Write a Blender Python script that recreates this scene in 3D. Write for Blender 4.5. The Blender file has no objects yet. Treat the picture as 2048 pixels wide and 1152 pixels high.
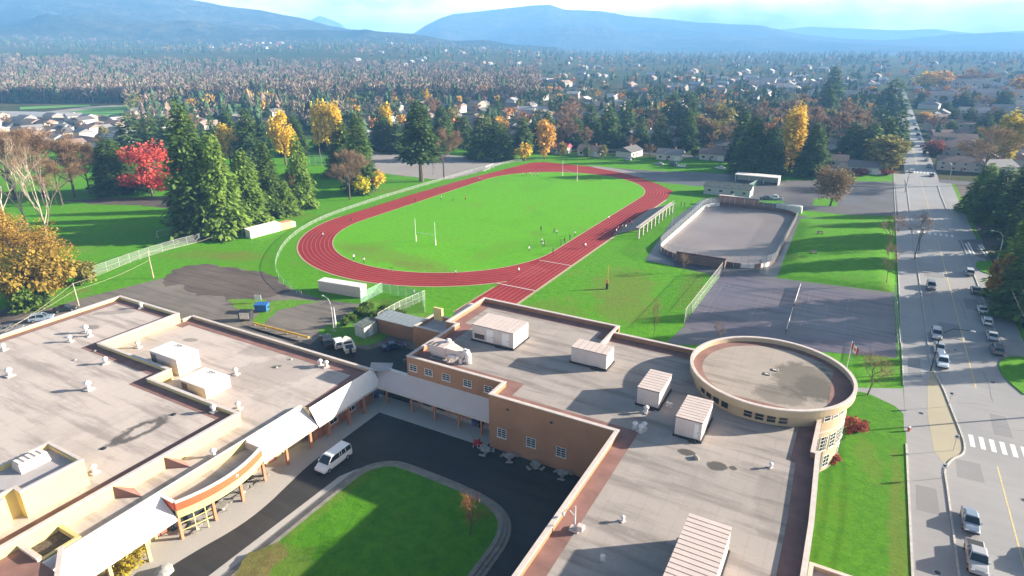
import bpy, bmesh, math, random
import numpy as np
from mathutils import Vector, Matrix
from math import radians, sin, cos, pi, sqrt, atan2
random.seed(7); rng = np.random.default_rng(11)
scn = bpy.context.scene
COL = scn.collection

# ---------------------------------------------------------------- camera
# ground axes: +Y runs along the street and the track straights, +X to the right
FOC, HOR, VPX, CAMH = 1265.0, 90.0, 1775.0, 56.0      # in pixels of the 2048 x 1152 photograph
pit = math.atan((576 - HOR) / FOC)
up_c = Vector((0, cos(pit), sin(pit)))
d_c = Vector((VPX - 1024, 576 - HOR, -FOC))
Yc = (d_c - up_c * d_c.dot(up_c)).normalized()
Xc = Yc.cross(up_c)
RM = Matrix((Xc, Yc, up_c))                            # camera -> world
cam_d = bpy.data.cameras.new('camera'); cam = bpy.data.objects.new('camera', cam_d); COL.objects.link(cam)
cam_d.sensor_width = 36; cam_d.lens = 36 * FOC / 2048; cam_d.clip_start = 1; cam_d.clip_end = 60000
cam.matrix_world = Matrix.Translation((0, 0, CAMH)) @ RM.to_4x4()
scn.camera = cam
scn.render.resolution_x = 1024; scn.render.resolution_y = 576

# ---------------------------------------------------------------- sky, sun, exposure
SUNV = Vector((2.89, 2.15, 1.0)).normalized()
EL = math.asin(SUNV.z); AZ = atan2(SUNV.x, SUNV.y)
world = bpy.data.worlds.new('World'); scn.world = world; world.use_nodes = True
nt = world.node_tree; nt.nodes.clear()
def N(t, typ, **k):
    n = t.nodes.new(typ)
    for a, b in k.items(): setattr(n, a, b)
    return n
wo = N(nt, 'ShaderNodeOutputWorld'); bg = N(nt, 'ShaderNodeBackground')
sky = N(nt, 'ShaderNodeTexSky', sky_type='NISHITA', sun_disc=False, sun_elevation=EL, sun_rotation=AZ,
        altitude=60, air_density=1.0, dust_density=3.5, ozone_density=1.0)
tc = N(nt, 'ShaderNodeTexCoord'); mp = N(nt, 'ShaderNodeMapping'); mp.inputs['Scale'].default_value = (1, 1, 3.2)
cn = N(nt, 'ShaderNodeTexNoise'); cn.inputs['Scale'].default_value = 2.3; cn.inputs['Detail'].default_value = 7; cn.inputs['Roughness'].default_value = .58
cr = N(nt, 'ShaderNodeValToRGB'); cr.color_ramp.elements[0].position = .36; cr.color_ramp.elements[1].position = .60
mx = N(nt, 'ShaderNodeMix', data_type='RGBA'); mx.inputs['B'].default_value = (33, 31, 28.5, 1)   # sunlit thin cloud
nt.links.new(tc.outputs['Generated'], mp.inputs[0]); nt.links.new(mp.outputs[0], cn.inputs['Vector'])
nt.links.new(cn.outputs['Fac'], cr.inputs[0])
sx = N(nt, 'ShaderNodeSeparateXYZ'); nt.links.new(tc.outputs['Generated'], sx.inputs[0])    # cloud banks thin out overhead
ml = N(nt, 'ShaderNodeMapRange', interpolation_type='SMOOTHSTEP'); ml.inputs['From Min'].default_value = .26; ml.inputs['From Max'].default_value = .05; nt.links.new(sx.outputs['Z'], ml.inputs[0])
mu = N(nt, 'ShaderNodeMath', operation='MULTIPLY'); nt.links.new(cr.outputs[0], mu.inputs[0]); nt.links.new(ml.outputs[0], mu.inputs[1]); nt.links.new(mu.outputs[0], mx.inputs['Factor'])
nt.links.new(sky.outputs[0], mx.inputs['A']); nt.links.new(mx.outputs['Result'], bg.inputs[0])
bg.inputs[1].default_value = 0.033
nt.links.new(bg.outputs[0], wo.inputs[0])
sd = bpy.data.lights.new('sun', 'SUN'); sun = bpy.data.objects.new('sun', sd); COL.objects.link(sun)
sd.energy = 5.0; sd.angle = radians(.55); sd.color = (1, .90, .76)
sun.rotation_euler = (-SUNV).to_track_quat('-Z', 'Y').to_euler(); sun.location = SUNV * 400
vs = scn.view_settings; vs.view_transform = 'Standard'; vs.look = 'None'; vs.gamma = 1; vs.exposure = 2.3; vs.use_curve_mapping = False

# ---------------------------------------------------------------- helpers
def G(px, py, z=0.0):
    d = RM @ Vector((px - 1024, -(py - 576), -FOC)); t = (z - CAMH) / d.z
    return Vector((d.x * t, d.y * t, z))
def P(p):
    c = RM.transposed() @ (Vector(p) - Vector((0, 0, CAMH)))
    return 1024 + FOC * c.x / -c.z, 576 - FOC * c.y / -c.z
def HGT(b, ytop):                                      # height of a thing whose foot is at pixel b and whose top is at row ytop
    p = G(*b); lo, hi = 0, 90
    for _ in range(40):
        m = (lo + hi) / 2
        if P((p.x, p.y, m))[1] > ytop: lo = m
        else: hi = m
    return m
def pxm(p):                                            # photo pixels per metre at a point
    return FOC / ((Vector(p) - Vector((0, 0, CAMH))).length)

MATS = {}
def newmat(name):
    m = bpy.data.materials.new(name); m.use_nodes = True; MATS[name] = m
    t = m.node_tree; b = t.nodes['Principled BSDF']
    return m, t, b
def lk(t, a, b): t.links.new(a, b)
ALB = .86
def rgb(c): return (c[0], c[1], c[2], 1)
def noise(t, scale, detail=4, rough=.55, vec=None, dist=0):
    n = N(t, 'ShaderNodeTexNoise'); n.inputs['Scale'].default_value = scale; n.inputs['Detail'].default_value = detail
    n.inputs['Roughness'].default_value = rough; n.inputs['Distortion'].default_value = dist
    if vec is not None: lk(t, vec, n.inputs['Vector'])
    return n.outputs['Fac']
def ramp(t, f, a, b, lo=.35, hi=.65):
    r = N(t, 'ShaderNodeValToRGB'); e = r.color_ramp.elements
    e[0].position = lo; e[1].position = hi; e[0].color = rgb(a); e[1].color = rgb(b); lk(t, f, r.inputs[0]); return r.outputs[0]
def mixc(t, f, a, b, mode='MIX'):
    n = N(t, 'ShaderNodeMix', data_type='RGBA', blend_type=mode)
    for s, v in (('Factor', f), ('A', a), ('B', b)):
        if hasattr(v, 'links') or isinstance(v, bpy.types.NodeSocket): lk(t, v, n.inputs[s])
        elif s == 'Factor': n.inputs[s].default_value = v
        else: n.inputs[s].default_value = rgb(v)
    return n.outputs['Result']
def mth(t, op, a, b=None, clamp=False):
    n = N(t, 'ShaderNodeMath', operation=op, use_clamp=clamp)
    for i, v in enumerate((a, b)):
        if v is None: continue
        if isinstance(v, bpy.types.NodeSocket): lk(t, v, n.inputs[i])
        else: n.inputs[i].default_value = v
    return n.outputs[0]
def wpos(t, sc=(1, 1, 1), rot=0):
    g = N(t, 'ShaderNodeNewGeometry'); m = N(t, 'ShaderNodeMapping'); m.inputs['Scale'].default_value = sc; m.inputs['Rotation'].default_value = (0, 0, rot)
    lk(t, g.outputs['Position'], m.inputs[0]); return m.outputs[0]
def opos(t):
    return N(t, 'ShaderNodeTexCoord').outputs['Object']
def bump(t, b, h, st=.3, dist=.05):
    n = N(t, 'ShaderNodeBump'); n.inputs['Strength'].default_value = st; n.inputs['Distance'].default_value = dist
    lk(t, h, n.inputs['Height']); lk(t, n.outputs[0], b.inputs['Normal'])
def plain(name, c, rough=.6, metal=0, var=.12, scale=1.5, spec=.4, local=False):
    m, t, b = newmat(name)
    v = opos(t) if local else wpos(t)
    f = noise(t, scale, 5, .6, v)
    c = tuple(x*ALB for x in c)
    d = tuple(x * (1 - var * 1.6) for x in c); e = tuple(min(1, x * (1 + var)) for x in c)
    lk(t, ramp(t, f, d, e, .3, .7), b.inputs['Base Color'])
    b.inputs['Roughness'].default_value = rough; b.inputs['Metallic'].default_value = metal; b.inputs['Specular IOR Level'].default_value = spec
    return m
def ocol(name, rough=.5, var=.08, scale=.8, metal=0, spec=.4, coat=0):   # colour taken from the object's own colour
    m, t, b = newmat(name)
    oi = N(t, 'ShaderNodeObjectInfo'); f = noise(t, scale, 4, .6, opos(t))
    k = N(t, 'ShaderNodeMapRange'); k.inputs['To Min'].default_value = ALB*(1 - var * 2); k.inputs['To Max'].default_value = ALB*(1 + var * 2)
    lk(t, f, k.inputs[0])
    vm = N(t, 'ShaderNodeVectorMath', operation='SCALE'); lk(t, oi.outputs['Color'], vm.inputs[0]); lk(t, k.outputs[0], vm.inputs['Scale'])
    lk(t, vm.outputs[0], b.inputs['Base Color'])
    b.inputs['Roughness'].default_value = rough; b.inputs['Metallic'].default_value = metal; b.inputs['Specular IOR Level'].default_value = spec
    b.inputs['Coat Weight'].default_value = coat
    return m

class MB:
    def __init__(s): s.v = []; s.f = []
    def add(s, vs, fs):
        o = len(s.v); s.v += [tuple(p) for p in vs]; s.f += [tuple(i + o for i in f) for f in fs]; return s
    def box(s, x0, x1, y0, y1, z0, z1):
        return s.add([(x0,y0,z0),(x1,y0,z0),(x1,y1,z0),(x0,y1,z0),(x0,y0,z1),(x1,y0,z1),(x1,y1,z1),(x0,y1,z1)],
                     [(3,2,1,0),(4,5,6,7),(0,1,5,4),(1,2,6,5),(2,3,7,6),(3,0,4,7)])
    def prism(s, poly, z0, z1, bottom=True):
        n = len(poly); vs = [(p[0],p[1],z0) for p in poly] + [(p[0],p[1],z1) for p in poly]
        fs = [tuple(range(n, 2*n))] + [(i,(i+1)%n,(i+1)%n+n,i+n) for i in range(n)]
        if bottom: fs.append(tuple(range(n-1,-1,-1)))
        return s.add(vs, fs)
    def ring(s, outer, inner, z0, z1):
        n = len(outer); vs = [(p[0],p[1],z) for pl, z in ((outer,z0),(outer,z1),(inner,z1),(inner,z0)) for p in pl]
        fs = []
        for i in range(n):
            j = (i+1) % n
            fs += [(i,j,n+j,n+i),(n+i,n+j,2*n+j,2*n+i),(2*n+i,2*n+j,3*n+j,3*n+i),(3*n+i,3*n+j,j,i)]
        return s.add(vs, fs)
    def flatring(s, outer, inner, z):
        n = len(outer); return s.add([(p[0],p[1],z) for p in outer] + [(p[0],p[1],z) for p in inner], [(i,(i+1)%n,(i+1)%n+n,i+n) for i in range(n)])
    def tube(s, pts, rad, n=6, cap=True):
        pts = [Vector(p) for p in pts]; rs = rad if isinstance(rad, (list, tuple)) else [rad]*len(pts)
        vs = []; fs = []
        for k, p in enumerate(pts):
            a = pts[min(k+1,len(pts)-1)] - pts[max(k-1,0)]
            a = a.normalized() if a.length > 1e-9 else Vector((0,0,1))
            u = a.orthogonal().normalized() if abs(a.z) > .95 else a.cross(Vector((0,0,1))).normalized()
            w = a.cross(u)
            vs += [p + (u*cos(2*pi*i/n) + w*sin(2*pi*i/n))*rs[k] for i in range(n)]
        for k in range(len(pts)-1):
            for i in range(n):
                j = (i+1) % n; fs.append((k*n+i, k*n+j, (k+1)*n+j, (k+1)*n+i))
        if cap: fs += [tuple(range(n-1,-1,-1)), tuple((len(pts)-1)*n+i for i in range(n))]
        return s.add(vs, fs)
    def lathe(s, prof, n=16, c=(0,0,0)):
        vs = []; fs = []
        for r, z in prof: vs += [(c[0]+r*cos(2*pi*i/n), c[1]+r*sin(2*pi*i/n), c[2]+z) for i in range(n)]
        for k in range(len(prof)-1):
            for i in range(n):
                j = (i+1) % n; fs.append((k*n+i,k*n+j,(k+1)*n+j,(k+1)*n+i))
        fs += [tuple(range(n-1,-1,-1)), tuple((len(prof)-1)*n+i for i in range(n))]
        return s.add(vs, fs)
    def quad(s, a, b, c, d): return s.add([a,b,c,d], [(0,1,2,3)])
    def slab(s, a, b, c, d, th):                       # a sloping slab given by its top quad
        A = [Vector(p) for p in (a,b,c,d)]; B = [p - Vector((0,0,th)) for p in A]
        return s.add(A+B, [(0,1,2,3),(7,6,5,4),(0,4,5,1),(1,5,6,2),(2,6,7,3),(3,7,4,0)])
    def mesh(s, name, m=None, smooth=False):
        me = bpy.data.meshes.new(name); me.from_pydata(s.v, [], s.f)
        bm = bmesh.new(); bm.from_mesh(me); bmesh.ops.recalc_face_normals(bm, faces=bm.faces); bm.to_mesh(me); bm.free()
        if m: me.materials.append(m)
        if smooth: me.shade_smooth()
        me.update(); return me
    def build(s, name, m, parent=None, smooth=False, loc=None):
        return link(name, s.mesh(name, m, smooth), parent, loc)
def link(name, me, parent=None, loc=None, rz=0, col=None, scale=None):
    o = bpy.data.objects.new(name, me); COL.objects.link(o)
    if parent: o.parent = parent
    if loc is not None: o.location = loc
    if rz: o.rotation_euler = (0, 0, rz)
    if col: o.color = (*col, 1)
    if scale: o.scale = scale
    return o
def empty(name, loc=(0,0,0), rz=0, scale=None):
    o = bpy.data.objects.new(name, None); COL.objects.link(o); o.location = loc; o.rotation_euler = (0,0,rz); o.empty_display_size = .3
    if scale: o.scale = scale
    return o
def tag(o, label, cat, group=None):
    o['label'] = label; o['category'] = cat
    if group: o['group'] = group
    return o
def struct(o): o['kind'] = 'structure'; return o
def stuff(o, label=None, cat=None):
    o['kind'] = 'stuff'
    if label: o['label'] = label
    if cat: o['category'] = cat
    return o
def copy_tree(src, parent=None):
    c = src.copy(); COL.objects.link(c); c.parent = parent
    for ch in src.children: copy_tree(ch, c)
    return c
PEND = []                                              # things labelled by their order from left to right at the end
def later(o, text, cat, group): PEND.append((o, text, cat, group)); return o
ONES = ['', 'first','second','third','fourth','fifth','sixth','seventh','eighth','ninth','tenth','eleventh','twelfth','thirteenth','fourteenth','fifteenth','sixteenth','seventeenth','eighteenth','nineteenth']
TENS = {2:('twentieth','twenty'),3:('thirtieth','thirty'),4:('fortieth','forty'),5:('fiftieth','fifty'),6:('sixtieth','sixty'),7:('seventieth','seventy'),8:('eightieth','eighty'),9:('ninetieth','ninety')}
def ordw(n):
    if n < 20: return ONES[n]
    t, u = divmod(n, 10); return TENS[t][0] if u == 0 else TENS[t][1] + '-' + ONES[u]
def offset(poly, d):                                   # inward offset of a counter-clockwise polygon
    n = len(poly); out = []
    for i in range(n):
        a, b, c = (Vector(poly[k % n][:2]) for k in (i-1, i, i+1))
        e1 = (b-a).normalized(); e2 = (c-b).normalized()
        n1 = Vector((-e1.y, e1.x)); n2 = Vector((-e2.y, e2.x))
        k = n1 + n2; k = k / max(.2, k.dot(n1)) if k.length > 1e-6 else n1
        out.append((b.x + k.x*d, b.y + k.y*d))
    return out
def ccw(poly):
    a = sum(poly[i][0]*poly[(i+1)%len(poly)][1] - poly[(i+1)%len(poly)][0]*poly[i][1] for i in range(len(poly)))
    return list(poly) if a > 0 else list(poly)[::-1]
def gp(pts, z=0): return ccw([tuple(G(*p, z))[:2] for p in pts])
def sheet(name, poly, z, m, parent=None, kind=True):
    poly = ccw(poly); s = MB().add([(p[0],p[1],z) for p in poly], [tuple(range(len(poly)))])
    o = s.build(name, m, parent)
    if kind and not parent: struct(o)
    return o
def strip(pts, w):                                     # polygon of a band of width w along a polyline
    L = []; R = []
    for i, p in enumerate(pts):
        a = Vector(pts[max(i-1,0)][:2]); b = Vector(pts[min(i+1,len(pts)-1)][:2]); e = (b-a).normalized(); n = Vector((-e.y, e.x))*w/2
        L.append((p[0]+n.x, p[1]+n.y)); R.append((p[0]-n.x, p[1]-n.y))
    return L, R
def band(s, pts, w, z):
    L, R = strip(pts, w)
    for i in range(len(pts)-1): s.quad((*L[i],z),(*R[i],z),(*R[i+1],z),(*L[i+1],z))
    return s
def ragged(poly, step=1.5, amp=.8, seed=1):             # worn, uneven outline
    r_ = random.Random(seed); out = []; n = len(poly); ph = [r_.uniform(0,6.28) for _ in range(4)]; L = 0
    for i in range(n):
        a = Vector(poly[i][:2]); b = Vector(poly[(i+1)%n][:2]); k = max(1, int((b-a).length/step)); e = (b-a).normalized() if (b-a).length > 1e-6 else Vector((1,0)); m = Vector((-e.y,e.x))
        for j in range(k):
            L += step; q = a.lerp(b, j/k) + m*amp*(.5*sin(L*.31+ph[0])+.35*sin(L*.83+ph[1])+.25*sin(L*1.9+ph[2])+r_.uniform(-.3,.3)); out.append((q.x,q.y))
    return out
def kerb(name, pts, w, z0, z1, m, parent=None):
    L, R = strip(pts, w); s = MB()
    n = len(pts)
    vs = [(*p,z0) for p in L]+[(*p,z1) for p in L]+[(*p,z1) for p in R]+[(*p,z0) for p in R]; fs=[]
    for i in range(n-1): fs += [(i,i+1,n+i+1,n+i),(n+i,n+i+1,2*n+i+1,2*n+i),(2*n+i,2*n+i+1,3*n+i+1,3*n+i)]
    fs += [(0,n,2*n,3*n),(n-1,4*n-1,3*n-1,2*n-1)]
    return s.add(vs, fs).build(name, m, parent)
def smooth_pts(pts, k=2):
    for _ in range(k):
        q = [pts[0]]
        for a, b in zip(pts[:-1], pts[1:]):
            q += [(a[0]*.75+b[0]*.25, a[1]*.75+b[1]*.25), (a[0]*.25+b[0]*.75, a[1]*.25+b[1]*.75)]
        pts = q + [pts[-1]]
    return pts
# ---------------------------------------------------------------- materials
def patchfac(t, cx, cy, rx, ry, ang, nd, soft=.5):       # irregular elliptical patch, 1 inside
    v = N(t, 'ShaderNodeVectorMath', operation='SUBTRACT'); g = N(t, 'ShaderNodeNewGeometry'); lk(t, g.outputs['Position'], v.inputs[0]); v.inputs[1].default_value = (cx, cy, 0)
    q = N(t, 'ShaderNodeMapping', vector_type='TEXTURE'); q.inputs['Rotation'].default_value = (0,0,ang); q.inputs['Scale'].default_value = (rx, ry, 1000); lk(t, v.outputs[0], q.inputs[0])
    ln = N(t, 'ShaderNodeVectorMath', operation='LENGTH'); lk(t, q.outputs[0], ln.inputs[0])
    d = mth(t, 'ADD', ln.outputs['Value'], mth(t, 'MULTIPLY', mth(t, 'SUBTRACT', nd, .5), 2.2))
    r = N(t, 'ShaderNodeMapRange', interpolation_type='SMOOTHSTEP'); r.inputs['From Min'].default_value = 1.1; r.inputs['From Max'].default_value = 1.1-soft; lk(t, d, r.inputs[0]); return r.outputs[0]
def grass2(name, a, b, c, patch=.05, brown=(.20,.19,.05), wear=()):
    a, b, c, brown = (tuple(x*ALB for x in q) for q in (a, b, c, brown))
    m, t, bs = newmat(name); w = wpos(t)
    f1 = noise(t, patch, 5, .6, w); f2 = noise(t, .75, 9, .85, w); f3 = noise(t, .10, 6, .68, w)
    k = mixc(t, ramp(t, f2, (0,0,0), (1,1,1), .38, .62), a, b)
    k = mixc(t, ramp(t, f1, (0,0,0), (.75,.75,.75), .50, .72), k, c)
    k = mixc(t, ramp(t, f3, (0,0,0), (.85,.85,.85), .55, .74), k, brown)
    nd = noise(t, .35, 7, .75, w) if wear else None
    for (cx, cy, rx, ry, an, amt) in wear: k = mixc(t, mth(t, 'MULTIPLY', patchfac(t, cx, cy, rx, ry, an, nd), amt), k, (.17*ALB,.17*ALB,.04*ALB))
    lk(t, k, bs.inputs['Base Color']); bs.inputs['Roughness'].default_value = .92; bs.inputs['Specular IOR Level'].default_value = .08
    bump(t, bs, noise(t, 1.6, 8, .85, w), .6, .4)
    return m
grass2('lawn', (.062,.22,.006), (.118,.345,.012), (.088,.27,.008), .03, (.16,.24,.035), [(-47,142,9,14,.2,.5),(-42,128,7,9,.4,.45),(-55,120,8,6,0,.35),(-150,112,9,5,.4,.45),(-160,108,14,5,.5,.4),(10,150,2,40,0,.3),(-32,150,3,16,.1,.35),(-170,200,16,5,.6,.4),(-180,150,22,6,.3,.3)])
grass2('infield', (.098,.335,.010), (.14,.42,.016), (.082,.29,.008), .022, (.16,.29,.035), [(-112,132,20,6,0,.38),(-125,136,9,5,.3,.3),(-100,129,12,3.5,0,.4),(-110.5,262,10,5,0,.25),(-90,150,4,14,.1,.15)])
grass2('rough_lawn', (.075,.21,.015), (.14,.33,.03), (.20,.22,.05), .05)
grass2('court_lawn', (.045,.17,.005), (.095,.27,.010), (.065,.21,.006), .06, (.12,.21,.015), [(11.5,75,1.2,25,0,.45),(6,60,3,6,.3,.3),(8,92,2,7,.2,.3),(-53,50,1,14,0,.35),(-50,36,4,4,0,.4)])
grass2('dry_bed', (.13,.10,.035), (.22,.20,.06), (.10,.16,.03), .3, (.2,.14,.06))
def tarmac(name, a, b, rough=.5, wet=.0, streak=0, bstr=.15, spec=.4):
    a, b = (tuple(x*ALB for x in q) for q in (a, b))
    m, t, bs = newmat(name); w = wpos(t)
    f1 = noise(t, .045, 6, .6, w); f2 = noise(t, 5, 4, .7, w)
    k = mixc(t, ramp(t, f1, (0,0,0), (1,1,1), .3, .7), a, b)
    k = mixc(t, .18, k, mixc(t, f2, (0,0,0), (1,1,1)), 'OVERLAY')
    if streak:
        f3 = noise(t, 1.0, 4, .55, wpos(t, (.06, .7, 1), .1)); k = mixc(t, ramp(t, f3, (0,0,0), (streak,)*3, .45, .7), k, tuple(x*.45 for x in a))
    lk(t, k, bs.inputs['Base Color'])
    fr = noise(t, .03, 5, .6, w); r = N(t, 'ShaderNodeMapRange'); r.inputs['From Min'].default_value = .35; r.inputs['From Max'].default_value = .65
    r.inputs['To Min'].default_value = rough - wet; r.inputs['To Max'].default_value = rough + .1; lk(t, fr, r.inputs[0])
    lk(t, r.outputs[0], bs.inputs['Roughness']); bs.inputs['Specular IOR Level'].default_value = spec
    bump(t, bs, f2, bstr, .02)
    return m
tarmac('road', (.27,.262,.262), (.36,.345,.335), .55, .12, .12)
tarmac('asphalt', (.085,.082,.092), (.15,.14,.142), .6, .15)
tarmac('patch', (.20,.195,.20), (.26,.25,.25), .6, .1)
tarmac('wet_asphalt', (.075,.08,.092), (.12,.12,.125), .45, .18, .35)
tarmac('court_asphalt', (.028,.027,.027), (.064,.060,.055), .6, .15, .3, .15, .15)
tarmac('tennis', (.105,.085,.12), (.165,.138,.155), .42, .16, .85)  # strong dark streaks paint in the shadow streaks across the court
tarmac('rink', (.19,.16,.165), (.27,.23,.21), .5, .15)
tarmac('concrete', (.36,.34,.31), (.46,.43,.39), .75)
tarmac('tan_concrete', (.34,.30,.21), (.40,.355,.25), .8)
tarmac('gravel', (.23,.21,.20), (.30,.275,.26), .9)
tarmac('yard', (.105,.09,.075), (.25,.218,.185), .85, .05, .5, .5)
tarmac('dirt', (.055,.04,.034), (.15,.115,.095), .9, 0, .5, .6)
tarmac('red_track', (.25,.022,.024), (.33,.034,.034), .8, .05, .15, .1, .12)
plain('track_line', (.46,.17,.16), .7); plain('track_edge', (.42,.33,.20), .8)
plain('white_paint', (.78,.78,.76), .6, var=.12, scale=3); plain('yellow_paint', (.72,.55,.22), .6, var=.15, scale=2)
plain('court_line', (.26,.25,.27), .6, var=.3, scale=.6)
plain('kerb_mat', (.50,.48,.44), .8, var=.15); plain('step_stone', (.25,.225,.185), .85, var=.2, scale=.8); plain('kerb_yellow', (.60,.53,.33), .8, var=.15)
# roofs
def roofmat(name, base, dark, stains, sc=.13, fine=True):
    base = tuple(x*ALB for x in base)
    m, t, bs = newmat(name); w = wpos(t)
    f1 = noise(t, sc, 6, .62, w); f2 = noise(t, 1.0, 5, .6, wpos(t, (.07, .55, 1), 0.35)); f3 = noise(t, 6, 3, .6, w)
    k = mixc(t, ramp(t, f1, (0,0,0), (.8,.8,.8), .46, .72), base, tuple(x*.72 for x in base))
    k = mixc(t, ramp(t, f2, (0,0,0), (.8,.8,.8), .50, .66), k, tuple(x*.55 for x in base))
    k = mixc(t, .12, k, mixc(t, f3, (0,0,0), (1,1,1)), 'OVERLAY')
    nd = noise(t, .8, 5, .65, wpos(t, (1,1,1)))
    wv = N(t, 'ShaderNodeTexWave', wave_type='BANDS', bands_direction='X'); wv.inputs['Scale'].default_value = .17; wv.inputs['Distortion'].default_value = .25; wv.inputs['Detail'].default_value = 1; lk(t, w, wv.inputs['Vector'])
    k = mixc(t, ramp(t, wv.outputs['Fac'], (.16,.16,.16), (0,0,0), .0, .03), k, tuple(x*.55 for x in base))      # lap seams of the membrane
    f4 = noise(t, .5, 7, .7, w); k = mixc(t, ramp(t, f4, (0,0,0), (.5,.5,.5), .55, .75), k, tuple(min(1,x*1.18) for x in base))
    for (cx, cy, rx, ry, ang, inner, amt) in stains:    # ponding marks: an ellipse, hollow when inner > 0
        v = N(t, 'ShaderNodeVectorMath', operation='SUBTRACT'); g = N(t, 'ShaderNodeNewGeometry'); lk(t, g.outputs['Position'], v.inputs[0]); v.inputs[1].default_value = (cx, cy, 0)
        mpn = N(t, 'ShaderNodeMapping', vector_type='TEXTURE'); mpn.inputs['Rotation'].default_value = (0,0,ang); mpn.inputs['Scale'].default_value = (rx, ry, 1000)
        lk(t, v.outputs[0], mpn.inputs[0])
        ln = N(t, 'ShaderNodeVectorMath', operation='LENGTH'); lk(t, mpn.outputs[0], ln.inputs[0])
        d = mth(t, 'ADD', ln.outputs['Value'], mth(t, 'MULTIPLY', mth(t, 'SUBTRACT', nd, .5), .9))
        r = N(t, 'ShaderNodeMapRange', interpolation_type='SMOOTHSTEP'); r.inputs['From Min'].default_value = 1.05; r.inputs['From Max'].default_value = .72; lk(t, d, r.inputs[0])
        fac = r.outputs[0]
        if inner:
            r2 = N(t, 'ShaderNodeMapRange', interpolation_type='SMOOTHSTEP'); r2.inputs['From Min'].default_value = inner*.55; r2.inputs['From Max'].default_value = inner; lk(t, d, r2.inputs[0])
            fac = mth(t, 'MULTIPLY', fac, r2.outputs[0])
        k = mixc(t, mth(t, 'MULTIPLY', fac, amt), k, dark)
    lk(t, k, bs.inputs['Base Color']); bs.inputs['Roughness'].default_value = .85; bs.inputs['Specular IOR Level'].default_value = .2
    bump(t, bs, f3, .12, .02)
    return m
RB = (.53,.455,.41); DK = (.055,.052,.05)
c1 = G(275,860,6.7); p1 = G(207,897,6.7); p2 = G(347,829,6.7)
roofmat('roof_left', RB, DK, [((p1.x+p2.x)/2, (p1.y+p2.y)/2, (p2-p1).length/2, 1.9, atan2(p2.y-p1.y, p2.x-p1.x), .55, .85), (*G(180,655,6.7)[:2], 2.2, 1.0, .3, 0, .5), (*G(230,625,6.7)[:2], 5, 1.2, .7, 0, .4)])
roofmat('roof_low', RB, DK, [(*G(530,700,5.4)[:2], 5, 3, .5, 0, .25), (*G(545,745,5.4)[:2], 9, 6, 1.0, 0, .22), (*G(380,680,5.4)[:2], 1.6, .9, .4, 0, .5), (*G(553,733,5.4)[:2], 1.0, .6, .9, 0, .7)])
roofmat('roof_right', (.375,.33,.30), (.06,.055,.05), [(*G(1372,905,8.2)[:2], 1.25, .8, .2, 0, .9), (*G(1434,932,8.2)[:2], 1.3, 1.1, .2, 0, .9), (*G(1466,936,8.2)[:2], .5, .5, 0, 0, .9), (*G(1550,1000,8.2)[:2], 2.5, 6, .1, 0, .2)])
roofmat('roof_rotunda', (.37,.315,.27), (.06,.057,.045), [(*G(1612,762,10.3)[:2], 5.0, 6.4, .3, 0, .62), (*G(1630,775,10.3)[:2], 3.0, 4.0, .3, 0, .5), (*G(1560,790,10.3)[:2], 3.8, 3.2, .2, 0, .5)])
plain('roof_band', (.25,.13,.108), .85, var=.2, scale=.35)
plain('roof_grey', (.42,.39,.39), .85, var=.1, scale=.3)
plain('coping', (.60,.52,.47), .6, var=.08); plain('coping_dark', (.34,.27,.26), .6, var=.1)
plain('cream', (.64,.51,.21), .8, var=.05, scale=.4); plain('brown_wall', (.36,.18,.095), .85, var=.1, scale=.3)
plain('tan_wall', (.48,.36,.22), .8, var=.07, scale=.4); plain('brick_red', (.33,.12,.07), .85, var=.15)
plain('link_roof', (.56,.46,.43), .6, var=.04, scale=.5); plain('canopy_white', (.80,.74,.70), .55, var=.04, scale=.5); plain('orange_band', (.62,.115,.045), .55, var=.05)
plain('column_orange', (.48,.19,.10), .7); plain('unit_white', (.60,.50,.455), .55, var=.06, scale=.6, local=True)
plain('unit_groove', (.10,.075,.07), .8); plain('vent_white', (.70,.66,.64), .5, local=True); plain('dark_metal', (.05,.05,.055), .5, .6)
plain('steel', (.45,.46,.47), .4, .7, local=True); plain('galv', (.52,.55,.54), .5, .5, local=True); plain('black', (.02,.02,.022), .6)
plain('wood_grey', (.30,.25,.20), .85); plain('bark', (.11,.085,.065), .95, var=.3, scale=3, local=True); plain('pale_bark', (.42,.36,.28), .9, var=.2, scale=3, local=True)
plain('container', (.62,.52,.46), .6, var=.08, local=True); plain('blue_bin', (.03,.14,.42), .5, var=.1, local=True); plain('yellow_metal', (.65,.40,.05), .6, var=.1)
plain('green_pad', (.09,.14,.08), .7); plain('board_brown', (.14,.085,.075), .8, var=.15, scale=.6); plain('board_white', (.72,.68,.63), .6, var=.08)
plain('red', (.5,.04,.05), .6); plain('flag_white', (.8,.8,.8), .8); plain('rubber', (.025,.025,.025), .9)
plain('shade_blue', (.06,.07,.24), .7, local=True)
plain('dug_white', (.72,.66,.58), .7, var=.1, scale=1, local=True); plain('dug_orange', (.62,.30,.18), .8, var=.15, scale=1, local=True)
plain('stone', (.35,.32,.28), .9, var=.2)
plain('green_roof', (.16,.18,.16), .85, var=.35, scale=1.2, local=True); plain('pale_green', (.42,.46,.43), .75, local=True)
m, t, b = newmat('glass'); b.inputs['Base Color'].default_value = (.02,.026,.032,1); b.inputs['Roughness'].default_value = .08; b.inputs['Specular IOR Level'].default_value = .6
m, t, b = newmat('lens'); b.inputs['Base Color'].default_value = (.75,.75,.72,1); b.inputs['Roughness'].default_value = .15
m, t, b = newmat('tail'); b.inputs['Base Color'].default_value = (.35,.01,.01,1); b.inputs['Roughness'].default_value = .2
ocol('paint', .28, .02, coat=.6); ocol('wallc', .8, .08); ocol('roofc', .85, .16, 1.2); ocol('cloth', .9, .1)
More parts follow.
